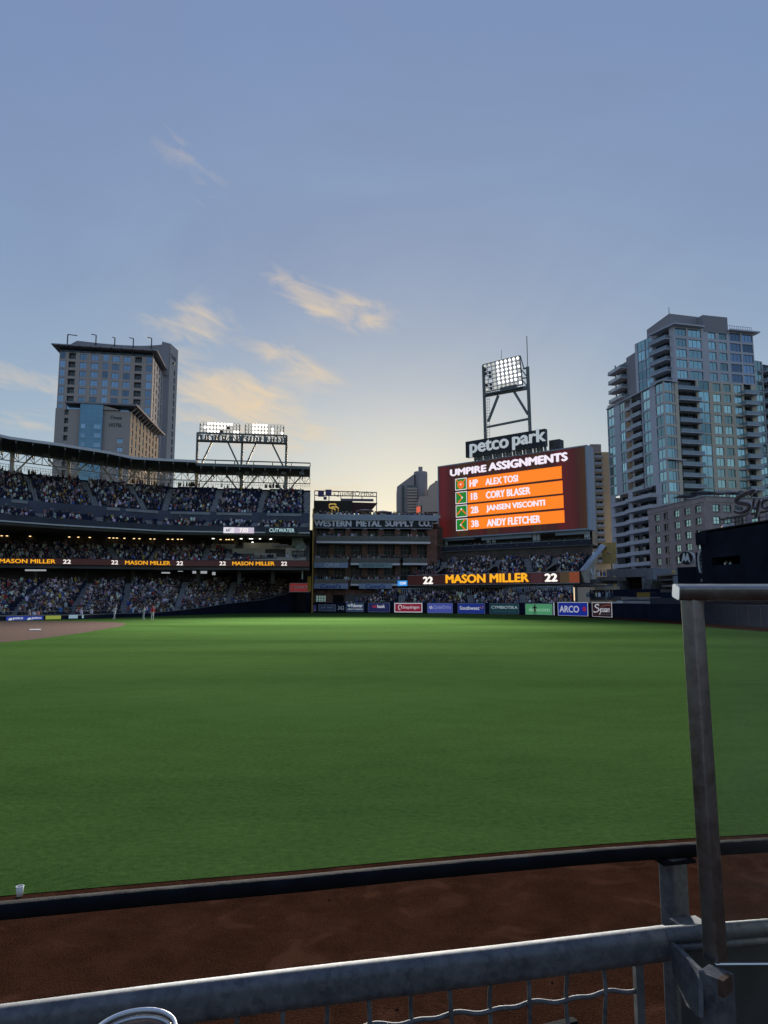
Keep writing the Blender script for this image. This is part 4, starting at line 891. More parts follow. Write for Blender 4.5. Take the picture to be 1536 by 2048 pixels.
for i in range(10): mb.bar(g_(i / 9, 0, 0), g_(i / 9, 1, 0), .1 if 0 < i < 9 else .22)
for j in range(8): mb.bar(g_(0, j / 7, 0), g_(1, j / 7, 0), .12 if 0 < j < 7 else .2)
mb.bar(tpt(450, 625), tpt(470, 1020), .35)
for i in range(16): mb.bar(g_(i / 15, 1.0, .2), g_(i / 15, 1.12, .2), .1)
mb.bar(g_(0, 1.1, .5), g_(1, 1.1, .5), .9, .15)
for i in range(9): q = g_(.42 + i * .05, 1.02, .3); mb.box(q, (.4, .4, .9))
mb.build('rack_frame', M['steelgrey'], tw)
for i in range(9):
    for j in range(7):
        k = 'lamp_lit' if 3 <= i <= 7 and j < 6 else ('lamp_dim' if i >= 2 or (j == 0) else 'lamp_off')
        if i == 8: k = 'lamp_lit' if j % 2 == 0 else 'lamp_dim'
        if i < 2 and random.random() < .35: k = 'lamp_dim'
        if i < 2 and random.random() < .3: continue
        lamp(tw, g_((i + .5) / 9, (j + .4) / 7, .5), k, (random.uniform(-40, 10), random.uniform(0, 60), 0))
for (i, j) in ((.6, .3), (.7, .6)): flood('floodlight_beam', g_(i, j, 1.1), (-28, 44, 0), 1.6e5, 54)

# ------------------------------------------------------------------ city buildings: a generic facade of piers, spandrels, windows and balconies
_wm = {}
def winmesh(w, h, gl, fr, nv=1, nh=0, depth=.12):
    k = (round(w, 1), round(h, 1), gl, fr, nv, nh)
    if k not in _wm:
        w, h = k[0], k[1]; mb = MB(); t = .07
        mb.obox((0, .10, 0), (w, 0, 0), (0, .04, 0), (0, 0, h), 1)
        mb.obox((0, 0, 0), (w, 0, 0), (0, .099, 0), (0, 0, t)); mb.obox((0, 0, h - t), (w, 0, 0), (0, .099, 0), (0, 0, t))
        mb.obox((0, 0, t), (t, 0, 0), (0, .099, 0), (0, 0, h - 2 * t)); mb.obox((w - t, 0, t), (t, 0, 0), (0, .099, 0), (0, 0, h - 2 * t))
        for i in range(nv): mb.obox((w * (i + 1) / (nv + 1) - t / 2, .02, t), (t, 0, 0), (0, .079, 0), (0, 0, h - 2 * t))
        for i in range(nh): mb.obox((t, .03, h * (i + 1) / (nh + 1) - t / 2), (w - 2 * t, 0, 0), (0, .069, 0), (0, 0, t))
        _wm[k] = mb.mesh('window', [M[fr], M[gl]])
    return _wm[k]
_bm = {}
def balcmesh(w, d, slab, rail, t=.28, h=1.05):
    k = (round(w, 1), d, slab, rail, t, h)
    if k not in _bm:
        w = k[0]; a = MB(); a.obox((0, -d, -t), (w, 0, 0), (0, d, 0), (0, 0, t)); b = MB()
        b.obox((.05, -d + .04, .02), (w - .1, 0, 0), (0, .05, 0), (0, 0, h)); b.obox((.05, -d + .1, .02), (.05, 0, 0), (0, d - .1, 0), (0, 0, h)); b.obox((w - .1, -d + .1, .02), (.05, 0, 0), (0, d - .1, 0), (0, 0, h))
        _bm[k] = (a.mesh('balcony', M[slab]), b.mesh('railing', M[rail]))
    return _bm[k]
M['fr_dark'] = mat('dark window frame', (.05, .055, .06), .5, var=0); M['fr_light'] = mat('light window frame', (.34, .36, .37), .5, var=0)
def facade(root, A, B, z0, nfl, fh, cols, wallm, z1=None, slabm=None, off=.0, thick=.45, wallname='wall'):
    """cols: (s0, s1, kind, options); floors stacked downward from z1 = z0 + nfl * fh.  kinds: w window, g glass strip, b balcony, r recess"""
    pl = Pl(A, B); wall = MB(); z1 = z1 or z0 + nfl * fh
    cols = sorted(cols, key=lambda c: c[0]); prev = 0.0
    for c in cols:
        if c[0] > prev + .02: wall.pbox(pl, prev, c[0], z0, z1, -thick, off)
        prev = c[1]
    if pl.len > prev + .02: wall.pbox(pl, prev, pl.len, z0, z1, -thick, off)
    for c in cols:
        a, b, kind = c[0], c[1], c[2]; op = c[3] if len(c) > 3 else {}
        gl = op.get('gl', 'glassteal'); fr = op.get('fr', 'fr_light')
        for f in range(nfl):
            if f in op.get('skip', ()): wall.pbox(pl, a, b, z0 + f * fh, z0 + (f + 1) * fh, -thick, off - .01); continue
            zf = z0 + f * fh
            if kind == 'w':
                sl, hd = op.get('sill', .9), op.get('head', .45)
                wall.pbox(pl, a, b, zf, zf + sl, -thick, off - .01); wall.pbox(pl, a, b, zf + fh - hd, zf + fh, -thick, off - .01)
                link('window', winmesh(b - a, fh - sl - hd, gl, fr, op.get('nv', 1), op.get('nh', 0)), root, pl.P(a, zf + sl, off - .22), pl.rz)
                if op.get('ledge'):
                    wall.pbox(pl, a - .1, b + .1, zf + sl - .18, zf + sl, off, off + .15); wall.pbox(pl, a - .1, b + .1, zf + fh - hd, zf + fh - hd + .25, off, off + .08)
            elif kind == 'g':
                wall.pbox(pl, a, b, zf, zf + op.get('band', .35), -thick, off - .05)
                link('window', winmesh(b - a, fh - op.get('band', .35), gl, fr, op.get('nv', 1), op.get('nh', 0)), root, pl.P(a, zf + op.get('band', .35), off - .14), pl.rz)
            elif kind in 'br':
                link('window', winmesh(b - a, fh - .3, 'glassdark', fr, 2), root, pl.P(a, zf + .0, off - op.get('rec', 1.3)), pl.rz)
                wall.pbox(pl, a, b, zf - .28, zf - .01, -op.get('rec', 1.3), off - .31)
                if kind == 'b':
                    d = op.get('d', 1.6); ms, mr_ = balcmesh(b - a + op.get('ext', .0), d + .3, op.get('slab', 'concrete'), op.get('rail', 'rail_glass'), op.get('t', .28), op.get('h', 1.05))
                    o = link('balcony', ms, root, pl.P(a - op.get('ext', 0) * op.get('sh', .5), zf, off - .3), pl.rz)
                    r_ = bpy.data.objects.new('railing', mr_); COL.objects.link(r_); r_.parent = o
                else:
                    wall.pbox(pl, a, b, zf - .15, zf + op.get('par', .9), off - .25, off - .05); wall.pbox(pl, a, b, zf + fh - .3, zf + fh - .15, -op.get('rec', 1.3), off - .05)
    o = wall.build(wallname, wallm, root)
    return pl
def block(root, pts, z0, z1, m, name='core'):
    mb = MB(); P = [Vector(p[:2]) for p in pts]
    ar = sum(P[i].x * P[(i + 1) % len(P)].y - P[(i + 1) % len(P)].x * P[i].y for i in range(len(P)))
    mb.prism(P if ar > 0 else P[::-1], z0, z1); return mb.build(name, m, root)
def inset(pl, o): return pl.A - pl.n * o, pl.B - pl.n * o

# ---- hotel behind the grandstand
M['hotel'] = mat('hotel tan precast', (.50, .44, .38), .85, var=.06, scale=.05); M['hotelgrey'] = mat('hotel grey panel', (.34, .33, .33), .8, var=.08, scale=.05); M['hotelpale'] = mat('hotel pale panel', (.52, .48, .42), .8, var=.05, scale=.05)
hx = lambda x: 80 + x / 4.8
hy = lambda y: 640 + y / 4.8
HA, HB = plan(hx(188), 330, hy(330)), plan(hx(1088), 338, hy(340)); HC = plan(hx(1190), 368, hy(500))
hp = Pl(HA, HB); hzt = hp.zv(hx(600), hy(328)); FH = hp.zv(hx(410), hy(378)) - hp.zv(hx(410), hy(460)); nH = 22; hz0 = hzt - nH * FH
ho = empty('hotel_tower', (*((HA + HB) / 2), 0), 'tall tan hotel tower with blue glass strips and a curved roof screen', 'building')
hs = lambda x: hp.su(hx(x), hy(600))
hb = lambda x0, x1, y=385: (hp.su(hx(x0), hy(y)), hp.su(hx(x1), hy(y)))
gb = dict(gl='glassblue', fr='fr_light', band=.9, nv=1)
cols = [(*hb(193, 242), 'g', gb), (*hb(275, 342), 'r', dict(rec=1.5, par=1.0)), (*hb(384, 448), 'w', dict(gl='glassblue', sill=.8, head=.5, fr='fr_dark')), (*hb(492, 560), 'w', dict(gl='glassblue', sill=.8, head=.5, fr='fr_dark')), (*hb(604, 658), 'g', gb),
        (*hb(694, 764), 'w', dict(gl='glassblue', sill=.8, head=.5, fr='fr_dark')), (*hb(804, 868), 'w', dict(gl='glassblue', sill=.8, head=.5, fr='fr_dark')), (*hb(912, 980), 'r', dict(rec=1.5, par=1.0)), (*hb(1022, 1084), 'g', gb)]
facade(ho, HA, HB, hz0 + 7 * FH, 15, FH, cols, M['hotel'])
HD = HA + (HC - HB); pl_s = Pl(HB, HC)
block(ho, [HA - hp.n * 1.9 + hp.d * .3, HB - hp.n * 1.9 - hp.d * .5, HC - hp.d * .5, HD + hp.d * .3], 0, hzt + 1, M['hotelgrey'])
L2 = pl_s.len; facade(ho, HB, HC, hz0 + 7 * FH, 15, FH, [(L2 * .12, L2 * .2, 'g', dict(gl='glassdark', band=.6)), (L2 * .34, L2 * .42, 'w', dict(gl='glassdark')), (L2 * .56, L2 * .64, 'w', dict(gl='glassdark')), (L2 * .78, L2 * .86, 'g', dict(gl='glassdark', band=.6))], M['hotelpale'])  # paler colour paints sunlight onto the tower's right side
mb = MB(); mb.prism([p for p in (HA - hp.d * 3.4 + hp.n * 2.2, HB + hp.d * 2.0 + hp.n * 2.2, HC + hp.d * 2.0, HD - hp.d * 3.4)], hzt + 2.6, hzt + 3.15); mb.build('roof_canopy', M['hotelgrey'], ho)
mb = MB(); mb.pbox(hp, 0, hp.len, hzt, hzt + 2.5, -4, -1.4); mb.build('clerestory', M['glassdark'], ho)
for i in range(10): mb = MB(); t = lerp(0, hp.len, i / 9); mb.bar(hp.P(t, hzt + .2, 0), hp.P(t, hzt + 2.6, 3.2), .35); mb.build('canopy_strut', M['fr_dark'], ho)
cr = Pl(plan(hx(290), 346, hy(230)), plan(hx(1245), 366, hy(230))); prof = [(285, 236), (355, 199), (420, 205), (560, 222), (740, 238), (900, 246), (1010, 247), (1130, 240), (1245, 225)]
mb = MB(); top = [cr.P(cr.su(hx(x), hy(y)), cr.zv(hx(x), hy(y))) for x, y in prof]; bot = [Vector((p.x, p.y, hzt)) for p in top]
for i in range(len(top) - 1):
    a, b_, c_, d_ = bot[i], bot[i + 1], top[i + 1], top[i]; n_ = Vector((cr.n.x, cr.n.y, 0)) * 1.5; mb.add([a, b_, c_, d_, a - n_, b_ - n_, c_ - n_, d_ - n_], [(0, 1, 2, 3), (3, 2, 6, 7), (5, 4, 7, 6)])
mb.build('roof_screen', M['hotelgrey'], ho)
FA, FB, FC = plan(hx(1150), 366, 800), plan(hx(1245), 369, 700), plan(hx(1322), 380, 700)
zf = Pl(FA, FB).zv(hx(1245), hy(225))
FCp = Pl(FB, FC); block(ho, [FA, FB, FC, FA + (FC - FB)], 0, zf, M['hotelgrey'], 'fin')  # fin front greyed for shade, its side paled for sunlight, in the colours
facade(ho, FB + FCp.n * .03, FC + FCp.n * .03, zf - 26 * FH - 12, 26, FH, [(FCp.len * .55, FCp.len * .72, 'w', dict(gl='glassdark', sill=.6, head=.6))], M['hotelpale'], z1=zf - 12, off=.3, thick=.0, wallname='fin_wall')
mb = MB(); mb.pbox(FCp, 0, FCp.len, zf - 11.99, zf, .03, .33); mb.build('fin_wall', M['hotelpale'], ho)
lettering('Omni', FCp, FCp.len * .1, FCp.len * .72, zf - 7.5, zf - 4.6, .36, M['fr_dark'], ho, .03, .1); 
mb = MB(); mb.lathe(FCp.P(FCp.len * .4, zf - 9.6, .4), [(.5, -.5), (.9, 0), (.5, .5)], 8); mb.build('emblem', M['fr_dark'], ho)
for i, (x, y0, y1, dx) in enumerate(((262, 235, 138, 95), (536, 222, 145, -50), (717, 235, 172, -28), (895, 245, 178, -45), (1070, 245, 175, -45))):
    pl = cr.shift(2); mb = MB(); a = pl.P(pl.su(hx(x), hy(y0)), pl.zv(hx(x), hy(y0)) - 4); b_ = pl.P(pl.su(hx(x), hy(y0)), pl.zv(hx(x), hy(y1))); mb.bar(a, b_, .45); mb.bar(b_, b_ + Vector((dx * .05, 0, -.6 if dx > 0 else .5)), .35); mb.build('window_washing_davit', M['fr_dark'], ho)
# ---- lower hotel wing in front of the tower
DW = 250.0; WA, WB = plan(hx(150), DW, hy(850)), plan(hx(872), DW + 5, hy(900)); WC = plan(hx(1138), DW + 49, hy(1130))
wp = Pl(WA, WB); wzt = wp.zv(hx(870), hy(880)); hw = empty('hotel_wing', (*((WA + WB) / 2), 0), 'lower hotel wing with a blue glass shaft in front of the tower', 'building')
ws2 = lambda x, y=1000: wp.su(hx(x), hy(y)); sp_ = Pl(WB, WC); fh2 = wp.zv(hx(760), hy(1060)) - wp.zv(hx(760), hy(1142)); nf2 = 16
block(hw, [WA - wp.n * 1.6, WB - wp.n * 1.6 - wp.d * .5, WC - wp.d * .5, WC - wp.d * 30, WA - wp.n * 30], 0, wzt - .2, M['hotelgrey'])
cols = [(ws2(232, 940), ws2(272, 940), 'r', dict(rec=1.2)), (ws2(742, 1060), ws2(797, 1060), 'w', dict(gl='glassblue', sill=.7, head=.7, skip=(13, 14, 15)))]
facade(hw, WA, WB, wzt - nf2 * fh2, nf2, fh2, cols, M['hotel'])
gs = MB(); ga, gb_ = ws2(388), ws2(604); gz = wp.zv(hx(450), hy(815))
gs.pbox(wp, ga, gb_, wzt - nf2 * fh2, gz, .03, 1.2); gs.build('glass_shaft', glassmat('blue curtain glass', (.13, .26, .36), .6, .08, 0), hw)
mb = MB()
for i in range(5): t = lerp(ga, gb_, i / 4); mb.pbox(wp, t - .06, t + .06, wzt - nf2 * fh2, gz, 1.21, 1.3)
for i in range(32): z = gz - i * fh2 / 2; mb.pbox(wp, ga, gb_, z - .05, z + .05, 1.21, 1.27)
mb.build('mullion', M['glassblue'], hw)
for (x0, x1, y) in ((402, 440, 1040), (525, 590, 1045), (398, 440, 1130), (525, 590, 1130), (396, 440, 1215), (520, 585, 1220)):
    mb = MB(); z = wp.zv(hx(x0), hy(y), 1.3); mb.pbox(wp, ws2(x0, y), ws2(x1, y), z, z + fh2 * .5, 1.32, 1.36); mb.build('window', M['glassblue'], hw)
mb = MB(); mb.add([wp.P(gb_, gz, .6), wp.P(gb_ + 6, wzt + .2, .6), wp.P(gb_, wzt + .2, .6)], [(0, 1, 2)]); mb.slab([wp.P(gb_ + .02, wzt + .1, .7), wp.P(gb_ + 5.2, wzt + .1, .7), wp.P(gb_ + .02, gz, .7)], (wp.n.x, wp.n.y, 0), 1.5); mb.build('shaft_fin', M['hotelpale'], hw)
lettering('Omni', wp, ws2(676, 935), ws2(785, 935), wp.zv(hx(680), hy(952)), wp.zv(hx(680), hy(918)), .05, M['fr_dark'], hw, .03, .1)
lettering('HOTEL', wp, ws2(664, 1010), ws2(790, 1010), wp.zv(hx(680), hy(1024)), wp.zv(hx(680), hy(990)), .05, M['fr_dark'], hw, .03, .1)
L3 = sp_.len; cs = []
for i in range(8): a = L3 * (.045 + i * .12); cs.append((a, a + L3 * .045, 'g', dict(gl='glassgreen', fr='fr_light', band=1.0, nv=0)))
facade(hw, WB, WC, wzt - nf2 * fh2, nf2, fh2, cs, mat('hotel side sunlit stucco', (.42, .30, .19), .85, var=.05, scale=.05))  # orange tone paints low sunlight into this side wall's colour
mb = MB(); mb.prism([wp.A + wp.n * 1.5 + wp.d * ws2(235), wp.B + wp.n * 1.8 + wp.d * 2.2, WC + wp.d * 2.2 + sp_.d * 2, WC - wp.d * 14, WA - wp.n * 14 + wp.d * ws2(235)], wzt + 1.8, wzt + 2.4); mb.build('roof_canopy', M['hotelgrey'], hw)
for i in range(11): t = L3 * (i + .3) / 11; mb = MB(); mb.bar(sp_.P(t, wzt - .3, -.3), sp_.P(t, wzt + 1.8, 1.9), .3); mb.build('canopy_strut', M['hotelpale'], hw)
mb = MB(); mb.pbox(wp, ws2(235), ws2(388), wzt - .2, wzt + 1.7, -6, -2); mb.pbox(wp, gb_ + 5.5, wp.len - 1, wzt - .2, wzt + 1.7, -6, -2); mb.build('clerestory', M['glassblue'], hw)

# ---- far towers between the warehouse and the scoreboard
fx_ = lambda x: 560 + x / 4.518
fy_ = lambda y: 940 + y / 4.518
M['farcon'] = mat('far grey concrete', (.36, .33, .32), .85, var=.06, scale=.03); M['farcream'] = mat('far cream stucco', (.58, .48, .38), .85, var=.06, scale=.03)
fpl = Pl(plan(fx_(1058), 420, 1000), plan(fx_(1336), 420, 1000)); fq = lambda x, y, o=0.0: fpl.P(fpl.su(fx_(x), fy_(y), o), fpl.zv(fx_(x), fy_(y), o), o)
ft = empty('grey_tower', (*fpl.A, 0), 'distant grey concrete tower with a slanting roof behind the warehouse', 'building')
dn = (fpl.n.x, fpl.n.y, 0); gz0 = lambda x: Vector((fq(x, 400).x, fq(x, 400).y, 0))
mb = MB(); mb.slab([gz0(1058), gz0(1212), fq(1212, 35), fq(1058, 150)], dn, 28); mb.build('shaft', M['farcon'], ft)
mb = MB(); cx_ = (fq(1212, 100) + fq(1336, 100)) / 2; rr_ = (fq(1336, 100) - fq(1212, 100)).length / 2; hh = fq(1270, 8).z; mb.lathe((cx_.x, cx_.y + 4, 0), [(rr_, 0), (rr_, hh - 3), (rr_, hh - 1), (rr_ * .96, hh), (0, hh)], 24); mb.build('round_stair_drum', M['farcon'], ft, True)
mb = MB(); q_ = fq(1272, -8); mb.box((q_.x, q_.y + 4, q_.z), (2.4, 2.4, 4)); mb.build('roof_plant', M['farcon'], ft)
bm_ = MB(); w_b = (fq(1240, 300) - fq(1150, 300)).length; bm_.obox((0, -1.4, 0), (w_b, 0, 0), (0, 1.4, 0), (0, 0, 1.1)); bme = bm_.mesh('balcony', M['farcream'])
wmx = MB(); wmx.obox((0, -.15, 0), (w_b * .95, 0, 0), (0, .3, 0), (0, 0, 2.2)); wmx.obox((-w_b * .55, -.12, .2), (w_b * .28, 0, 0), (0, .3, 0), (0, 0, 2.0)); wme = wmx.mesh('window', M['glassdark'])
for i in range(10):
    y_ = 410 - i * 25.5; q_ = fq(1150, y_, .05); link('balcony', bme, ft, q_); link('window', wme, ft, fq(1150, y_ - 9, .1))
fd = empty('domed_block', at(862, 1030, 400), 'cream round-topped building partly hidden by the scoreboard', 'building')
pd = Pl(plan(fx_(1338), 400, 1000), plan(fx_(1480), 400, 1000)); pq = lambda x, y: pd.P(pd.su(fx_(x), fy_(y)), pd.zv(fx_(x), fy_(y)))
mb = MB(); mb.slab([Vector((pq(1338, 300).x, 400, 0)), Vector((pq(1480, 300).x, 400, 0)), pq(1480, 92), pq(1425, 96), pq(1402, 98), pq(1402, 110), pq(1378, 122), pq(1352, 142), pq(1340, 165)], (pd.n.x, pd.n.y, 0), 20); mb.build('wall', M['farcream'], fd)
fe = empty('cream_block', at(855, 1030, 330), 'low cream building left of the scoreboard', 'building')
pe = Pl(plan(fx_(1262), 330, 1020), plan(fx_(1480), 330, 1020)); mb = MB(); mb.pbox(pe, 0, pe.len, 0, pe.zv(fx_(1340), fy_(238)), -30, 0); mb.build('wall', M['farcream'], fe)
mb = MB(); pxbox(mb, pe, fx_(1310), fy_(378), fy_(384), fx_(1480), .02, 1.5); mb.build('ledge', M['brownwall'], fe)
pe2 = Pl(plan(833, 300), plan(845, 296)); rt, bx = signpanel('street_screen', 'small orange LED screen on a far facade beside the scoreboard', pe2, 834.5, 1013, 1028, 844, 0, led('LED far orange', 214, 120, 90), M['fr_dark'], thick=.6, bw=.25, cat='LED board')
mb = MB()
for i in range(4): mb.pbox(pe2, bx[0] + .5, bx[1] - .5, lerp(bx[2], bx[3], .15 + i * .2), lerp(bx[2], bx[3], .24 + i * .2), .65, .7)
mb.build('message_line', led('LED far red', 200, 60, 40), rt)

# ---- beige slab right of the scoreboard
ex = lambda x: 1160 + x / 4.085
ey = lambda y: 860 + y / 4.085
M['beige'] = mat('beige stucco', (.56, .48, .34), .85, var=.06, scale=.08)
ba, bb = plan(ex(60), 262, 1000), plan(ex(250), 262, 1000); bp_ = Pl(ba, bb); be = empty('beige_apartment_block', (*bb, 0), 'narrow beige apartment block right beside the scoreboard', 'building')
bzt = bp_.zv(ex(150), ey(180)); fhb = bp_.zv(ex(150), ey(255)) - bp_.zv(ex(150), ey(311)); nb_ = 16
facade(be, ba, bb, bzt - nb_ * fhb, nb_, fhb, [(bp_.su(ex(125), ey(400)), bp_.su(ex(182), ey(400)), 'w', dict(gl='glassdark', sill=.5, head=.35, nv=1)) ], M['beige'])
block(be, [ba - bp_.n * .5, bb - bp_.n * .5, bb - bp_.n * 22, ba - bp_.n * 22], 0, bzt - .05, M['beige'])
bal = balcmesh(bp_.su(ex(186), 1000) - bp_.su(ex(122), 1000), .7, 'farcon', 'slate', .3, .9) if M.get('slate') else None
for i in range(nb_): o = link('balcony', bal[0], be, bp_.P(bp_.su(ex(122), ey(400)), bzt - (i + 1) * fhb + .4, 0), bp_.rz); r_ = bpy.data.objects.new('railing', bal[1]); COL.objects.link(r_); r_.parent = o
mb = MB(); mb.pbox(bp_, bp_.su(ex(95), 900), bp_.su(ex(180), 900), bzt, bzt + 3.2, -10, -1); mb.build('roof_house', M['farcon'], be)

# ---- glass condominium tower
tx, ty = (lambda x: 1180 + x / 4.315), (lambda y: 600 + y / 4.315)
M['tcon'] = mat('tower pale concrete', (.60, .61, .62), .8, var=.06, scale=.06); M['tyel'] = mat('tower glow tinted precast', (.66, .60, .45), .8, var=.06, scale=.06)  # warm tone paints the yellow reflected glow into the concrete
ct = empty('condo_tower', plan(1351, 228).to_3d(), 'tall teal glass condominium tower with stacked balconies', 'building')
P0, P1, P2 = plan(tx(728), 228, ty(300)), plan(tx(1405), 235, ty(300)), plan(tx(385), 245, ty(400))
pr1, pl1 = Pl(P0, P1), Pl(P2, P0)
zt = pr1.zv(tx(800), ty(232)); fh = pr1.zv(tx(800), ty(275)) - pr1.zv(tx(800), ty(365)); NU, NL = 5, 17
zm = zt - NU * fh; zb = zm - NL * fh
X = lambda x, y=900: pr1.su(tx(x), ty(y))
def cc(x0, x1, kind, y=900, **op): return (X(x0, y), X(x1, y), kind, op)
P3 = P2 + (P1 - P0)
block(ct, [P0 - pr1.n * 3.2 - pl1.n * 3.2, P1 - pr1.n * 3.2, P3, P2 - pl1.n * 3.2], 0, zt, M['tcon'])
facade(ct, P0, P1, zm, NU, fh, [cc(740, 832, 'w', 350, sill=.45, head=.5, nv=2), cc(850, 962, 'w', 350, sill=.45, head=.5, nv=2), cc(1022, 1085, 'w', 350, sill=.5, head=.5), cc(1112, 1178, 'w', 350, sill=.5, head=.5), cc(1205, 1298, 'w', 350, sill=.4, head=.4, nv=2, gl='glassblue'), cc(1312, 1402, 'w', 350, sill=.4, head=.4, nv=2, gl='glassblue')], M['tcon'], z1=zt)
facade(ct, P0, P1, zb, NL, fh, [cc(760, 925, 'b', 900, d=1.8, slab='tcon', ext=1.2, rail='trail'), cc(945, 1035, 'g', 900, nv=1, gl='glassteal', band=.4), cc(1068, 1135, 'w', 900, sill=.5, head=.5, gl='glassgreen'), cc(1158, 1222, 'w', 900, sill=.5, head=.5, gl='glassgreen'), cc(1252, 1318, 'w', 900, sill=.4, head=.4, gl='glassteal'), cc(1335, 1400, 'b', 900, d=2.2, slab='tcon', ext=2.6, rail='trail')], M['tyel'], z1=zm - .02)
YL = lambda x, y=450: pl1.su(tx(x), ty(y))
facade(ct, P2, P0, zm, NU, fh, [(YL(408), YL(470), 'g', dict(nv=1)), (YL(474), YL(530), 'g', dict(nv=1)), (YL(545), YL(690), 'b', dict(d=2.0, slab='tcon', ext=.6, rail='trail'))], M['tcon'], z1=zt)
facade(ct, P2, P0, zm - 4 * fh, 4, fh, [], M['tcon'], z1=zm - .02)
# roof edge, penthouse
mb = MB(); mb.prism([P0 + pr1.n * 1.6 + pl1.n * 1.2, P0 + pr1.n * 1.6 + pr1.d * X(965, 300), P0 + pr1.d * X(965, 300) - pr1.n * 6, P2 + pl1.n * 1.2 + pl1.d * YL(530)], zt + .02, zt + .5); mb.prism([P0 + pr1.n * 1.4 + pr1.d * X(1190, 300), P1 + pr1.n * 1.4 + pr1.d * 1.8, P1 + pr1.d * 1.8 - pr1.n * 10, P0 + pr1.d * X(1190, 300) - pr1.n * 10], zt + .02, zt + .5); mb.build('roof_edge', M['tcon'], ct)
mb = MB(); z2 = pr1.zv(tx(980), ty(130)); mb.pbox(pr1, X(975, 200), X(1186, 200), zt - 1, z2, -9, .05)
a = pr1.shift(-3); z3 = a.zv(tx(735), ty(122)); mb.prism([a.A + a.d * .6, a.A + a.d * a.su(tx(972), ty(150)), a.A + a.d * a.su(tx(972), ty(150)) - a.n * 10, P2 - pl1.n * 2 + Vector((3, 0))], zt + .5, [z3, z3 - .2, z3 - .2, z3]); mb.build('penthouse', M['hotelgrey'], ct)
mb = MB()
for k in range(3): mb.box(Vector((*(P2.lerp(P0, .5 + .12 * k)), z3 - 1.0)) + Vector((3, 4, 0)), (1.2, 1.2, 2.5))
mb.bar(a.P(.6, z3, 0), a.P(.6, z3 + 2.2, 0), .15); mb.build('roof_plant', M['fr_dark'], ct)
mb = MB(); q0, q1 = X(1195, 240), X(1400, 240)
for i in range(12): t = lerp(q0, q1, i / 11); mb.pbox(pr1, t - .05, t + .05, zt + .5, zt + 2.2, -.4, -.3)
mb.pbox(pr1, q0, q1, zt + 2.2, zt + 2.3, -.4, -.3); mb.build('roof_rail', M['slate'], ct)
# front-left wing: glass bay and long side with recessed balconies
Q0, Q1, Q2 = plan(tx(645), 221, ty(1000)), plan(tx(772), 223, ty(1000)), plan(tx(148), 256, ty(1000)); qr, ql = Pl(Q0, Q1), Pl(Q2, Q0)
zw = qr.zv(tx(640), ty(700)); nw = 16; zw0 = zw - nw * fh
block(ct, [Q0 - qr.n * .6 - ql.n * 3.6, Q1 - qr.n * .6, Q1 + Vector((3, 22)), Q2 + Vector((6, 5)), Q2 - ql.n * 3.6 + ql.d * .3], 0, zw - .2, M['tcon'])
qx = lambda x: qr.su(tx(x), ty(1000)); facade(ct, Q0, Q1, zw0, nw, fh, [(qx(652), qx(745), 'g', dict(nv=1, band=.7, gl='glassteal'))], M['tyel'], z1=zw)
lx = lambda x: ql.su(tx(x), ty(1000)); Ll = ql.len
facade(ct, Q2, Q0, zw - 9 * fh, 9, fh, [(lx(152), lx(206), 'g', dict(gl='glassteal', band=.6)), (lx(256), lx(296), 'g', dict(gl='glassteal', band=.6)), (lx(300), lx(352), 'r', dict(rec=2.4)), (lx(356), lx(448), 'b', dict(d=.6, slab='tcon', rail='trail', rec=2.5)), (lx(458), lx(520), 'g', dict(gl='glassteal', band=.6)), (lx(570), lx(640), 'g', dict(gl='glassteal', band=.7))], M['tcon'], z1=zw)
facade(ct, Q2, Q0, zw - 18 * fh, 9, fh, [(lx(185), lx(300), 'b', dict(d=1.2, slab='tcon', rail='tcon', rec=3, ext=1, h=.9)), (lx(335), lx(540), 'b', dict(d=2.6, slab='tcon', rail='tcon', rec=3, ext=.8, h=.9)), (lx(590), lx(640), 'g', dict(gl='glassteal', band=.7))], M['tcon'], z1=zw - 9 * fh - .02)
mb = MB(); mb.pbox(ql, 0, Ll + .4, zw + .02, zw + .35, -3, .4); mb.pbox(qr, -.4, qr.len, zw + .02, zw + .35, -3, .4); mb.pbox(qr, -.3, qr.len + 1, zw - 7 * fh - .2, zw - 7 * fh + .1, .02, 1.0); mb.build('roof_edge', M['tcon'], ct)
mb = MB(); mb.pbox(ql, 0, Ll * .4, zw + .4, zw + 1.5, -.3, -.24); mb.build('roof_rail', M['rail_glass'], ct)
mb = MB(); mb.pbox(ql, .02, .42, 0, zw - 9 * fh - .05, -8, -.47); mb.build('end_wall', M['tcon'], ct)
# step behind with the high balconies at the far left
R0, R1 = plan(tx(215), 262, ty(650)), plan(tx(400), 247, ty(650)); rp_ = Pl(R0, R1); zr = rp_.zv(tx(390), ty(450)); block(ct, [R0 - rp_.n * 2.2, R1 - rp_.n * 2.2, R1 - rp_.n * 16, R0 - rp_.n * 16], 0, zr - .1, M['tcon'])
rx = lambda x: rp_.su(tx(x), ty(650)); facade(ct, R0, R1, zr - 6 * fh, 6, fh, [(rx(218), rx(318), 'b', dict(d=2.4, slab='tcon', rail='trail', ext=1.5, sh=.9, rec=1.5))], M['hotelgrey'], z1=zr)
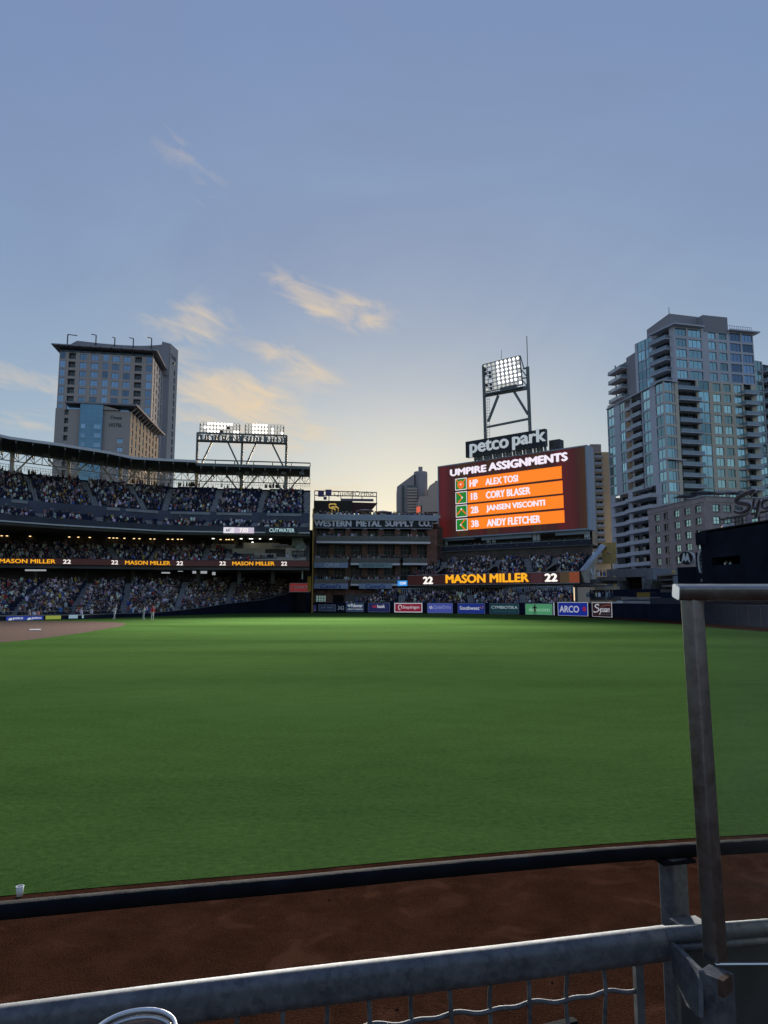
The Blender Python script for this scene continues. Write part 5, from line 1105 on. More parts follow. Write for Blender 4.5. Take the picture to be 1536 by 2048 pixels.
# right flank glass and balconies
S0, S1 = plan(tx(1405), 235, ty(800)), plan(tx(1640), 240, ty(800)); sp2 = Pl(S0, S1); zs = sp2.zv(tx(1500), ty(535)); block(ct, [S0 - sp2.n * 2 + sp2.d * .1, S1 - sp2.n * 2, S1 - sp2.n * 20, S0 - sp2.n * 20 + sp2.d * .1], 0, zs - .1, M['tcon'])
facade(ct, S0, S1, zs - 18 * fh, 18, fh, [(.3, 5.0, 'g', dict(gl='glassgreen', nv=2)), (5.4, 11, 'b', dict(d=1.8, slab='tcon', rail='trail', ext=.3)), (11.4, 20, 'g', dict(gl='glassteal', nv=3)), (20.4, sp2.len - .4, 'g', dict(gl='glassteal', nv=3))], M['tcon'], z1=zs)

# ---- brown brick apartment house
M['brownbrick'] = mat('brown grey brick', (.42, .35, .315), .9, var=.12, scale=.5, bump=.05)
ga_, gb2, gc = plan(ex(566), 198, 1080), plan(ex(1018), 172, 1000), plan(ex(1760), 178, 1000); l1, r1_ = Pl(ga_, gb2), Pl(gb2, gc)
bh = empty('brick_apartment_house', (*gb2, 0), 'brown brick apartment house with white-framed windows before the glass tower', 'building')
zt2 = l1.zv(ex(1010), ey(548)); fh4 = (l1.zv(ex(960), ey(640)) - l1.zv(ex(960), ey(740))); n4 = 7
block(bh, [ga_ - l1.n * .5, gb2 - l1.n * .5 - r1_.n * .5, gc - r1_.n * .5, gc - r1_.n * 22, ga_ + (gc - gb2).normalized() * 20], 0, zt2 - 1.2, M['brownbrick'])
lx2 = lambda x, y=700: l1.su(ex(x), ey(y)); wo_ = dict(gl='glassgreen', fr='fr_dark', sill=.75, head=.55, nv=1, nh=1, ledge=True)
facade(bh, ga_, gb2, zt2 - 1.2 - n4 * fh4, n4, fh4, [(lx2(608), lx2(645), 'w', wo_), (lx2(682), lx2(722), 'w', dict(wo_, gl='glassdark')), (lx2(765), lx2(810), 'w', wo_), (lx2(850), lx2(900), 'w', wo_), (lx2(940), lx2(990), 'w', wo_)], M['brownbrick'], z1=zt2 - 1.19)
rx2 = lambda x, y=620: r1_.su(ex(x), ey(y)); facade(bh, gb2, gc, zt2 - 1.2 - n4 * fh4, n4, fh4, [(rx2(1085), rx2(1142), 'w', wo_), (rx2(1172), rx2(1235), 'w', wo_), (rx2(1262), rx2(1330), 'w', dict(wo_, gl='glassdark')), (rx2(1400), rx2(1460), 'w', wo_), (rx2(1520), rx2(1580), 'w', wo_)], M['brownbrick'], z1=zt2 - 1.19)
mb = MB(); mb.pbox(l1, -.1, l1.len, zt2 - 1.17, zt2, -.5, .12); mb.pbox(r1_, .1, r1_.len, zt2 - 1.17, zt2 - .01, -.5, .12); mb.build('parapet', M['brownbrick'], bh)
mb = MB(); mb.pbox(l1, -.2, l1.len + .2, zt2 + .01, zt2 + .2, -.6, .25); mb.pbox(r1_, .2, r1_.len, zt2 + .012, zt2 + .2, -.6, .25); mb.build('coping', M['concrete'], bh)
for i, (x, y, w_) in enumerate(((860, 548, 5.2), (985, 520, 5.5), (1130, 522, 4.5), (1220, 518, 4.0), (1310, 522, 4.0))):
    p = at(ex(x), ey(y), 186 - i * .5); um = empty('roof_parasol', (p.x, p.y, zt2), ('dark flat parasol at the far corner of the brick house roof', 'wide dark parasol above the brick house corner', 'pale-edged parasol right of the brick house corner', 'second pale-edged parasol from the brick house corner', 'dark parasol behind the script sign')[i], 'parasol', 'parasols on the brick house roof')
    mb = MB(); r_ = w_ / 2; z_ = max(p.z, zt2 + 2.0); mb.add([(p.x - r_, p.y - r_, z_), (p.x + r_, p.y - r_, z_), (p.x + r_, p.y + r_, z_), (p.x - r_, p.y + r_, z_), (p.x, p.y, z_ + .9)], [(0, 1, 4), (1, 2, 4), (2, 3, 4), (3, 0, 4), (3, 2, 1, 0)]); mb.build('canopy', M['fr_dark'] if i not in (2, 3) else M['concrete'], um)
    mb = MB(); mb.bar((p.x, p.y, zt2 - 1), (p.x, p.y, z_ + .5), .12); mb.build('pole', M['fr_dark'], um)

# ------------------------------------------------------------------ outfield wall and its advertising boards
def wallpt(u):
    r = ray(u, 1220); k = r.x / r.y
    for a, b in zip(WALL, WALL[1:]):
        fa, fb = a.x - k * a.y, b.x - k * b.y
        if fa * fb <= 0: t = fa / (fa - fb); return a.lerp(b, t)
    return WALL[-1]
W3 = [Vector((p.x, p.y, 0)) for p in WALL]
ow = MB(); strip(ow, W3, backed(W3, .5), .0, 2.06); o = ow.build('outfield_wall', M['navy']); tag(o, 'long padded navy outfield wall around left and centre field', 'wall')
cap = MB(); strip(cap, backed(W3, -.04), backed(W3, .55), 2.064, 2.13); cap.build('coping', M['navyseat'], o)
seam = MB(); L_ = along(W3)
sm_ = MB(); sm_.box((0, 0, 1.0), (.05, .03, 2.0)); smm = sm_.mesh('pad_seam', M['black'])
for i in range(int(L_[-1] / 2.4)):
    p, d = walk(W3, L_, i * 2.4 + 1); q = p - Vector((p.x, p.y, 0)).normalized() * .01; link('pad_seam', smm, o, q, math.atan2(d.y, d.x))
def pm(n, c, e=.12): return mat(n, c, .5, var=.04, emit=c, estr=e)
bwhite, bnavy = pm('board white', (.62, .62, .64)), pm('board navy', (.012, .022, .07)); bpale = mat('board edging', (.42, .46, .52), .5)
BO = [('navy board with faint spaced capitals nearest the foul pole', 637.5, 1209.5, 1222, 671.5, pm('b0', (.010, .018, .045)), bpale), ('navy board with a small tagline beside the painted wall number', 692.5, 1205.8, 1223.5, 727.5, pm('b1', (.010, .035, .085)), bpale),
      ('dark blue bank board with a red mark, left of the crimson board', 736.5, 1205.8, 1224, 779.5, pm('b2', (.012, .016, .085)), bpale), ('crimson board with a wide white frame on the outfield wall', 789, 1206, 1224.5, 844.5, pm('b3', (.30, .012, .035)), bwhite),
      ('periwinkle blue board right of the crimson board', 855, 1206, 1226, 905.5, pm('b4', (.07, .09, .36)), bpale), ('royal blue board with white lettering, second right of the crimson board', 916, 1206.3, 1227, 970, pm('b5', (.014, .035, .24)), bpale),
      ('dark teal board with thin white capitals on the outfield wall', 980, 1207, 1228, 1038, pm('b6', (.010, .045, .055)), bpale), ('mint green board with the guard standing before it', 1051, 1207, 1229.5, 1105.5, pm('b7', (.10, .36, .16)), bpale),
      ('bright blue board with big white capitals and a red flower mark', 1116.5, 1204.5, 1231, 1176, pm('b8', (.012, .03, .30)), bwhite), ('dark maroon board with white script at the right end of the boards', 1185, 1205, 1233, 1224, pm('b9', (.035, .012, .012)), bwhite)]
BD = []
for (lab, u0, vt, vb, u1, m, fr) in BO:
    pl = Pl(wallpt(u0), wallpt(u1)); rt, bx = signpanel('wall_board', lab, pl, u0, vt, vb, u1, .03, m, fr, thick=.05, bw=.16 if fr is bwhite and 'crimson' in lab else .06, group='advertising boards on the outfield wall'); BD.append((rt, pl))
def wt(i, s, u0, vt, vb, u1, m, bold=.03, **k): letpx(s, BD[i][1], u0, vt, vb, u1, .12, m, BD[i][0], bold, .02, **k)
wt(0, 'ALA   MONT', 641.5, 1213.3, 1216.8, 668, bpale, .01)
wt(1, 'Palomar', 702, 1207.5, 1214.5, 725.5, bwhite, .03); wt(1, 'SPECIALTY INSURANCE', 695.5, 1217, 1220, 725.5, bwhite, .0)
wt(2, 'us', 745, 1210.5, 1215.3, 753, pm('mark red', (.5, .03, .04)), .05); wt(2, 'bank', 754.5, 1209, 1216, 770, bwhite, .04)
wt(3, 'Snapdragon', 806, 1211, 1219, 838.5, bwhite, .015)
wt(4, 'QuidelOrtho', 867, 1210.5, 1219, 902, pm('pale periwinkle', (.33, .36, .6)), -.005); wt(5, 'Southwest', 919.5, 1212, 1219.5, 959, bwhite, .035)
wt(6, 'CYMBIOTIKA', 983, 1211.5, 1217.3, 1035, pm('board pale teal', (.45, .55, .55)), .01); wt(6, 'Superior Micronutrient Supplements', 987, 1221, 1223.5, 1031, bpale, .0)
wt(7, 'dexcom', 1057.5, 1214.5, 1222.5, 1099, pm('pale mint', (.35, .62, .42)), .025); wt(8, 'ARCO', 1119, 1211.3, 1224.5, 1158, bwhite, .035)
wt(9, 'cuan', 1201, 1216, 1224, 1219, bwhite, .03, shear=.2); wt(9, 'CASINO RESORT', 1201, 1227, 1229.3, 1222, bpale, .0)
def onb(i, u, v, o=.12): pl = BD[i][1]; return pl.P(pl.su(u, v, o), pl.zv(u, v, o), o)
mb = MB(); mb.tube([onb(9, u, v) for (u, v) in ((1197.5, 1211), (1196, 1208.5), (1192.5, 1209), (1190, 1212), (1192, 1215), (1197, 1217), (1198, 1220), (1194.5, 1223.5), (1189, 1224.5), (1187.5, 1222.5))], .09, 5); mb.tube([onb(9, u, v) for (u, v) in ((1197.5, 1216.5), (1198, 1220), (1201, 1220), (1201.5, 1216.5), (1201, 1225), (1199, 1229))], .06, 5); mb.build('script_initial', bwhite, BD[9][0])
mb = MB(); mb.tube([onb(9, 1203 + 20 * t, 1215.5 - 6 * math.sin(.6 + t * 1.6) + 1) for t in np.linspace(0, 1, 9)], .05, 5); mb.build('arc', pm('arc red', (.35, .08, .05)), BD[9][0])
for (i, u, v, r_, c) in ((8, 1168.5, 1218, .42, (.42, .02, .05)), (2, 763, 1212.5, .01, (.4, .02, .03))):
    if r_ < .1: continue
    mb = MB(); pl = BD[i][1]
    for k in range(6): a = k * math.pi / 3; mb.slab([onb(i, u, v) + Vector((pl.d.x, pl.d.y, 0)) * (r_ * .55 * math.cos(a) + r_ * .42 * math.cos(b_)) + Vector((0, 0, r_ * .55 * math.sin(a) + r_ * .42 * math.sin(b_))) for b_ in np.linspace(0, 6.2832, 9)[:-1]], (pl.n.x, pl.n.y, 0), .02 + k * .002)
    mb.build('flower_mark', pm('flower red', c), BD[i][0])
for (i, us) in ((1, ((696.5, 1210.5), (698.7, 1212.7), (700, 1209.8))), (4, ((860, 1214), (863, 1213), (861.5, 1216.5), (864.5, 1216)))):
    mb = MB(); pl = BD[i][1]
    for (u, v) in us: mb.pbox(pl, pl.su(u, v) - .12, pl.su(u, v) + .12, pl.zv(u, v) - .12, pl.zv(u, v) + .12, .09, .12)
    mb.build('squares_mark', bwhite, BD[i][0])
mb = MB(); c_ = onb(3, 800, 1214.8); pl = BD[3][1]; mb.tube([c_ + Vector((pl.d.x, pl.d.y, 0)) * .42 * math.cos(a) * (1 - a * .05) + Vector((0, 0, .48 * math.sin(a))) for a in np.linspace(-.6, 5, 14)], .09, 5); mb.build('swirl_mark', bwhite, BD[3][0])
mb = MB(); mb.tube([onb(5, 960, 1213), onb(5, 962, 1216), onb(5, 965, 1217.5), onb(5, 966.5, 1213.5), onb(5, 964, 1211.5)], .06, 5); mb.build('heart_mark', pm('heart mark', (.4, .15, .05)), BD[5][0])
pl = Pl(wallpt(674), wallpt(691)); letpx('342', pl, 675.5, 1211.5, 1220, 688.5, .05, M['white'], o, .03, .02)
pl = Pl(wallpt(625), wallpt(634)); rt, bx = signpanel('corner_board', 'tiny purple board at the foot of the foul pole', pl, 626, 1210, 1223, 632.5, .04, pm('b10', (.02, .018, .07)), None, thick=.04); letpx('LG', pl, 627.5, 1217.5, 1221.5, 631.5, .1, bpale, rt, .03, .02)
mb = MB(); pl = Pl(wallpt(1106), wallpt(1112)); pxbox(mb, pl, 1107, 1205, 1230.5, 1108.3, .02, .08); mb.build('door_edge', bwhite, o)
# boards by the third-base dugout
LWp = lambda u: Vector(line(LWT, [u])[0].xy)
for (lab, u0, vt, vb, u1, m, txt) in (('blue board with white lower-case letters left of its twin at the foul-line wall', 12, 1233, 1241.3, 49, pm('db', (.018, .04, .30)), 'petco'), ('blue board with white lower-case letters right of its twin at the foul-line wall', 49.6, 1232.5, 1240.5, 86, pm('db2', (.018, .04, .30)), 'petco'),
                                      ('yellow green board below the grandstand front row', 91, 1231.5, 1238.8, 121.5, pm('yg', (.32, .36, .05)), None), ('pale blue board below the grandstand front row', 137.5, 1230, 1237, 167, pm('pb', (.30, .42, .48)), None)):
    pl = Pl(LWp(u0), LWp(u1)); rt, bx = signpanel('dugout_board', lab, pl, u0, vt, vb, u1, .04, m, None, thick=.05, group='boards on the foul-line wall')
    if txt:
        letpx(txt, pl, u0 + 14, vt + 1.3, vb - .8, u1 - 3, .1, bwhite, rt, .04, .02); mb = MB(); a_ = pl.P(pl.su(u0 + 8, vb - 3), pl.zv(u0 + 8, vb - 3.2), .1); mb.slab([a_ + Vector((pl.d.x * x, pl.d.y * x, z)) for (x, z) in ((-.25, -.14), (.0, -.18), (.2, -.1), (.28, .08), (.05, .14), (-.18, .06))], (pl.n.x, pl.n.y, 0), .03); mb.build('pet_mark', bwhite, rt)

# ------------------------------------------------------------------ centre-field batter's eye building, script sign, round sign
kx = lambda x: 1400 + x / 7.875
ky = lambda y: 960 + y / 7.875
EA, EB = plan(kx(22), 104, 1120), plan(1600, 84, 1120); ep = Pl(EA, EB); ez = ep.zv(kx(120), ky(830)); 
ebm = mat('batter eye navy', (.016, .019, .030), .95, var=.3, scale=.25, spec=.05)
eb = empty('batters_eye_building', (*EA, 0), 'big dark navy windowless building with a slot opening in centre field', 'building')
sa, sb_, za, zb_ = ep.su(kx(185), ky(1290)), ep.su(kx(632), ky(1260)), ep.zv(kx(200), ky(1350)), ep.zv(kx(200), ky(1228))
mb = MB(); mb.pbox(ep, 0, sa, 0, ez, -12, 0); mb.pbox(ep, sb_, ep.len, 0, ez, -12, 0); mb.pbox(ep, sa, sb_, 0, za, -12, -.001); mb.pbox(ep, sa, sb_, zb_, ez, -12, -.001); mb.build('wall', ebm, eb)
mb = MB(); mb.pbox(ep, -.8, ep.su(kx(125), ky(900)), ep.zv(kx(80), ky(1010)), ez + .25, -1, .25); mb.build('corner_box', ebm, eb)
mb = MB(); mb.pbox(ep, 0, ep.len, ez + .26, ez + .42, -12, .05); mb.build('coping', M['black'], eb)
mb = MB(); mb.pbox(ep, sa, sb_, za, zb_, -6, -5.5); mb.build('slot_back', M['black'], eb)
for k, u in enumerate((kx(300), kx(330), kx(375))): p = ep.shift(-1.0).P(ep.su(u, 1125), za - .55); CROWD.append((p, -1.6, 'slot of the dark centre-field building'))
mb = MB(); pl = ep.shift(-2.5)
a_, b_ = pl.su(kx(340), ky(700)), pl.len; z0_ = ez + .4
mb.bar(pl.P(a_, pl.zv(kx(340), ky(625))), pl.P(b_, pl.zv(kx(340), ky(625))), .4, .25); mb.bar(pl.P(a_ + .5, z0_), pl.P(b_, z0_ + .05), .2)
for t in np.linspace(a_ + .6, b_, 8): mb.bar(pl.P(t, z0_ - .2), pl.P(t, pl.zv(kx(340), ky(625))), .14)
mb.bar(pl.P(a_, z0_ + .9), pl.P(b_, z0_ + .9), .1); mb.build('roof_railing', M['fr_dark'], eb)
c_ = ep.shift(-3).P(ep.shift(-3).su(kx(452), ky(700)), ez + .3); mb = MB(); mb.lathe(c_, [(1.05, 0), (1.0, .5), (.75, .9), (.35, 1.1), (.0, 1.15)], 14); o = mb.build('roof_dome', mat('pale roof dome', (.42, .45, .43), .6), None, True); tag(o, 'pale rounded vent dome on the dark centre-field building roof', 'vent')
# script sign
sgp = ep.shift(-1.2); sc2 = empty('script_sign', sgp.P(sgp.su(kx(770), ky(680)), ez + .4), 'large script letters sign standing on the dark building roof', 'sign')
wht, drk = mat('white letter edge', (.46, .42, .46), .5), mat('dark letter face', (.05, .035, .045), .5)
def stroke(pts, w, name):
    P = [sgp.P(sgp.su(kx(x), ky(y)), sgp.zv(kx(x), ky(y)), .35) for x, y in pts]; d3 = Vector((sgp.n.x, sgp.n.y, 0))
    sm = []                                    # smooth the hand-drawn path
    for i in range(len(P) - 1):
        p0, p1, p2, p3 = P[max(i - 1, 0)], P[i], P[i + 1], P[min(i + 2, len(P) - 1)]
        for t in (0, .25, .5, .75): sm.append(.5 * ((2 * p1) + (p2 - p0) * t + (2 * p0 - 5 * p1 + 4 * p2 - p3) * t * t + (3 * p1 - 3 * p2 + p3 - p0) * t ** 3))
    sm.append(P[-1]); ww = w if isinstance(w, list) else [w] * len(P); wi = [lerp(ww[min(int(i / 4), len(ww) - 1)], ww[min(int(i / 4) + 1, len(ww) - 1)], (i % 4) / 4) for i in range(len(sm))]
    for (k, m, o_, nm) in ((1.0, wht, 0.0, 'letter_edge'), (.5, drk, .2, 'letter_face')):
        mb = MB(); A_, B_ = [], []
        for i, p in enumerate(sm):
            t = (sm[min(i + 1, len(sm) - 1)] - sm[max(i - 1, 0)]).normalized(); s_ = t.cross(d3).normalized() * wi[i] * k / 2; A_.append(p + s_ + d3 * o_); B_.append(p - s_ + d3 * o_)
        for i in range(len(sm) - 1):
            mb.add([A_[i], A_[i + 1], B_[i + 1], B_[i], A_[i] - d3 * .18, A_[i + 1] - d3 * .18, B_[i + 1] - d3 * .18, B_[i] - d3 * .18], [(0, 1, 2, 3), (7, 6, 5, 4), (0, 4, 5, 1), (3, 2, 6, 7)])
        mb.build(nm, m, sc2)
stroke([(835, 245), (850, 205), (890, 180), (900, 165), (860, 175), (760, 215), (660, 270), (612, 320), (640, 360), (740, 375), (810, 395), (825, 430), (790, 480), (700, 515), (620, 510), (590, 490)], [.35, .4, .5, .5, .55, .7, .8, .85, .9, .95, .9, .85, .7, .6, .5, .4], 'initial')
stroke([(905, 300), (885, 390), (900, 450), (930, 450), (960, 390), (985, 320), (965, 400), (940, 530), (920, 590)], .36, 'y')
stroke([(1090, 320), (1045, 330), (1025, 390), (1040, 440), (1095, 445)], .36, 'c')
mb = MB(); t = sgp.su(kx(770), ky(600)); mb.pbox(sgp, t - .3, t + .3, ez + .43, sgp.zv(kx(770), ky(500)), -.1, .1); mb.pbox(sgp, sgp.su(kx(1000), ky(600)), sgp.len, ez + .43, ez + 1.4, -.6, -.3); mb.build('sign_post', mat('lilac steel', (.30, .26, .34), .5), sc2)
# round sign on a dark plinth
gp = Pl(plan(ex(800), 112, 1140), plan(ex(960), 110, 1140)); rs = empty('round_sign', gp.P(gp.len / 2, 0), 'round black sign with a white winged letter on a dark plinth', 'sign')
mb = MB(); pxbox(mb, gp, ex(798), ey(1122), ey(1262), ex(952), -3, 0); mb.build('plinth', ebm, rs)
def disc(pl, x, y, r, o0, o1, m, nm, ring=None, root=rs):
    cs, cz = pl.su(ex(x), ey(y)), pl.zv(ex(x), ey(y)); R_ = abs(pl.su(ex(x + r), ey(y)) - cs); mb = MB(); n = 36; A_ = [pl.P(cs + R_ * math.cos(a), cz + R_ * math.sin(a), o1) for a in np.linspace(0, 2 * math.pi, n + 1)[:-1]]
    if ring is None: mb.slab(A_, (pl.n.x, pl.n.y, 0), o1 - o0)
    else:
        B_ = [pl.P(cs + R_ * ring * math.cos(a), cz + R_ * ring * math.sin(a), o1) for a in np.linspace(0, 2 * math.pi, n + 1)[:-1]]; d3 = Vector((pl.n.x, pl.n.y, 0)) * (o1 - o0)
        for i in range(n): j = (i + 1) % n; mb.add([A_[i], A_[j], B_[j], B_[i], A_[i] - d3, A_[j] - d3, B_[j] - d3, B_[i] - d3], [(0, 1, 2, 3), (0, 4, 5, 1), (3, 2, 6, 7)])
    mb.build(nm, m, root); return cs, cz, R_
cs, cz, R_ = disc(gp, 872, 1046, 58, -.6, -.05, M['white'], 'rim'); disc(gp, 866, 1046, 55, -.04, .12, M['black'], 'face')
mpts = [(830, 1090), (848, 1005), (856, 1005), (866, 1045), (876, 1005), (884, 1005), (906, 1090), (880, 1062), (867, 1078), (853, 1060)]
mb = MB(); P = [gp.P(gp.su(ex(x), ey(y)), gp.zv(ex(x), ey(y)), .18) for x, y in mpts][::-1]
tri = [(0, 1, 9), (1, 2, 3), (1, 3, 9), (9, 3, 8), (3, 7, 8), (3, 5, 7), (3, 4, 5), (7, 5, 6)]
Pf = P[::-1]; mb.add(Pf, [t[::-1] for t in tri]); mb.add([p - Vector((gp.n.x, gp.n.y, 0)) * .04 for p in Pf], tri); mb.build('winged_letter', M['white'], rs)
hp2 = Pl(plan(ex(955), 107, 1140), plan(ex(1015), 106, 1140)); r2 = empty('arched_sign', hp2.P(0, 0), 'narrow dark arched sign with a white curved edge beside the navy building', 'sign')
mb = MB(); pxbox(mb, hp2, ex(950), ey(1000), ey(1262), ex(1016), -1.5, 0); mb.build('panel', ebm, r2)
mb = MB(); mb.tube([hp2.P(hp2.su(ex(x), ey(y)), hp2.zv(ex(x), ey(y)), .05) for x, y in ((1000, 985), (985, 992), (974, 1010), (970, 1050), (975, 1110), (985, 1165))], .16, 6); mb.build('white_edge', M['white'], r2)
mb = MB()
for (y0, y1) in ((1012, 1032), (1045, 1060), (1075, 1090), (1100, 1130), (1140, 1175), (1215, 1240)): pxbox(mb, hp2, ex(985), ey(y0), ey(y1), ex(1008), .02, .06)
mb.build('pale_panel', M['concrete'], r2)

# ------------------------------------------------------------------ bullpens and street beyond the wall
gx, gy = (lambda x: 1180 + x / 6.4), (lambda y: 1060 + y / 6.4)
def thing(name, lab, cat, pl, boxes, mats, pname, root=None):
    r_ = root or empty(name, pl.P(0, 0), lab, cat)
    for (x0, y0, y1, x1, o0, o1, mi, pn) in boxes: mb = MB(); pxbox(mb, pl, gx(x0), gy(y0), gy(y1), gx(x1), o0, o1); mb.build(pn, mats[mi], r_)
    return r_
gpl = Pl(plan(gx(300), 165, 1150), plan(gx(810), 158, 1150))
gr = empty('grey_street_pavilion', gpl.P(0, 0), 'low grey concrete pavilion with a dark opening behind the bullpen', 'building')
gc_ = mat('grey blue concrete', (.20, .23, .26), .8, var=.1, scale=.2)
thing('', '', '', gpl, [(215, 505, 760, 360, -14, 0, 0, 'wall'), (360, 500, 605, 705, -14, 0, 0, 'lintel'), (665, 605, 760, 710, -14, -.01, 0, 'wall'), (710, 490, 760, 810, -14, -.3, 0, 'wall'), (360, 606, 770, 665, -13, -5, 1, 'opening'), (440, 640, 760, 452, -4, -3.6, 2, 'post'), (550, 640, 760, 562, -4, -3.6, 2, 'post'), (370, 690, 700, 660, -3.5, -3.2, 2, 'bar')], [gc_, M['black'], M['fr_dark']], '', gr)
ypl = Pl(plan(gx(155), 150, 1100), plan(gx(340), 149, 1100)); yr, bx = signpanel('hanging_panel', 'plain mustard yellow panel on a pole right of the bleachers', ypl, gx(155), gy(165), gy(432), gx(338), 0, mat('mustard panel', (.46, .33, .12), .6), None, thick=.3, cat='panel')
mb = MB(); mb.lathe(ypl.P(ypl.su(gx(243), gy(292)), ypl.zv(gx(243), gy(292)), .35), [(.02, -.3), (.28, -.15), (.3, .1), (.02, .28)], 8); mb.build('boss', M['cream'], yr)
mb = MB(); mb.tube([ypl.P(ypl.su(gx(280), gy(430)), 0, -.2), ypl.P(ypl.su(gx(280), gy(430)), ypl.zv(gx(280), gy(432)), -.2)], .18, 8); mb.build('pole', M['steelgrey'], yr)
bpl = Pl(plan(gx(60), 133, 1190), plan(gx(1140), 112, 1190)); bw_ = empty('bullpen_wall', bpl.P(0, 0), 'dark bullpen walls and ledges behind the outfield wall', 'wall')
thing('', '', '', bpl, [(0, 770, 905, 770, -2, 0, 0, 'wall'), (60, 728, 771, 308, -1, .2, 1, 'tan_panel'), (400, 860, 892, 765, -.5, 2.5, 2, 'ledge'), (600, 800, 858, 765, -1, .3, 3, 'ochre_panel'), (772, 800, 880, 1180, -2, .4, 0, 'wall'), (770, 870, 950, 1180, -.5, 4, 4, 'ledge'), (0, 850, 905, 395, -.5, 1.5, 5, 'bench'), (0, 632, 690, 115, -3, 1, 5, 'platform'), (85, 605, 655, 248, -3, .5, 5, 'platform')],
      [M['navy'], mat('tan panel', (.36, .30, .20), .7), M['concrete'], mat('ochre panel', (.25, .16, .02), .7), mat('slate ledge', (.03, .036, .048), .7), M['concdark']], '', bw_)
mb = MB(); p0 = bpl.shift(3).P(bpl.shift(3).su(gx(205), gy(880)), 0); mb.tube([p0, p0 + Vector((0, 0, bpl.shift(3).zv(gx(203), gy(700))))], .1, 8); o = mb.build('pole', M['steelgrey']); o.name = 'flag_pole'; tag(o, 'slim grey pole behind the maroon script board', 'pole')
for (lab, x0, y0, x1, y1) in (('small white crate on the wall top beside the maroon script board', 360, 902, 403, 935), ('flat white tray on the wall top right of the maroon script board', 292, 920, 356, 936)):
    pl = Pl(wallpt(gx(x0)), wallpt(gx(x1))).shift(-.25); mb = MB(); s0_, s1_ = pl.su(gx(x0), gy(y1)), pl.su(gx(x1), gy(y1)); zt_ = 2.134 + (y1 - y0) / 6.4 * 105 / F
    mb.pbox(pl, s0_, s1_, 2.134, 2.18, -.25, .2); mb.pbox(pl, s0_, s1_, 2.181, zt_, .15, .2); mb.pbox(pl, s0_, s1_, 2.181, zt_, -.25, -.2); mb.pbox(pl, s0_, s0_ + .05, 2.181, zt_, -.2, .15); mb.pbox(pl, s1_ - .05, s1_, 2.181, zt_, -.2, .15); o = mb.build('crate', M['white']); tag(o, lab, 'crate')
spl = Pl(plan(gx(855), 150, 1160), plan(gx(1130), 140, 1160)); ss = empty('street_sheds', spl.P(0, 0), 'dark low sheds and scaffolds at the foot of the brick house', 'shed')
thing('', '', '', spl, [(690, 715, 770, 860, -6, 0, 2, 'wall'), (862, 592, 770, 1066, -6, -.5, 0, 'recess'), (862, 570, 592, 1064, -1, .3, 1, 'lintel'), (862, 640, 652, 1064, -.5, .2, 2, 'bar'), (920, 705, 732, 1020, -.4, .3, 1, 'name_board'), (1060, 590, 690, 1085, -1, .4, 2, 'post'), (850, 765, 805, 1150, -4, 3, 3, 'base')], [M['black'], M['concrete'], gc_, M['concdark']], '', ss)
for (lab, x, y) in (('yellow bollard by the grey pavilion corner', 312, 585), ('yellow bollard below the brick house', 1070, 512)):
    pl = gpl.shift(3); c0_ = pl.P(pl.su(gx(x), gy(y)), 0); zt_ = pl.zv(gx(x), gy(y)); mb = MB(); mb.lathe((c0_.x, c0_.y, 0), [(.42, 0), (.42, zt_ - .4), (.3, zt_ - .1), (.0, zt_)], 10); o = mb.build('yellow_bollard', mat('safety yellow', (.5, .38, .08), .6)); tag(o, lab, 'bollard')
mb = MB()                                       # bare shrubs along the street
for k in range(500):
    x = random.choice((random.uniform(790, 880), random.uniform(690, 960))); p = at(gx(x), gy(random.uniform(640, 770)), 146 + random.random() * 3); r_ = random.uniform(.12, .4); a = random.random() * 6
    mb.add([p, p + Vector((r_ * math.cos(a), .1, r_ * math.sin(a))), p + Vector((r_ * .6 * math.cos(a + 1.2), 0, r_ * .6 * math.sin(a + 1.2)))], [(0, 1, 2)])
o = mb.build('shrubbery', mat('dull shrub leaves', (.06, .07, .045), .8)); tag(o, 'dull shrubbery along the street below the brick house', 'shrubbery', kind='stuff')
for k in range(16): p = bpl.shift(2.0).P(random.uniform(.5, 9), 2.0); CROWD.append((p + Vector((0, 0, .9)), -1.6, 'bullpen'))
for k in range(7): p = at(gx(random.uniform(90, 210)), gy(600), 134); CROWD.append((Vector((p.x, p.y, Pl(plan(gx(0), 133), plan(gx(250), 132)).zv(gx(150), gy(602)))), -1.6, 'bullpen'))

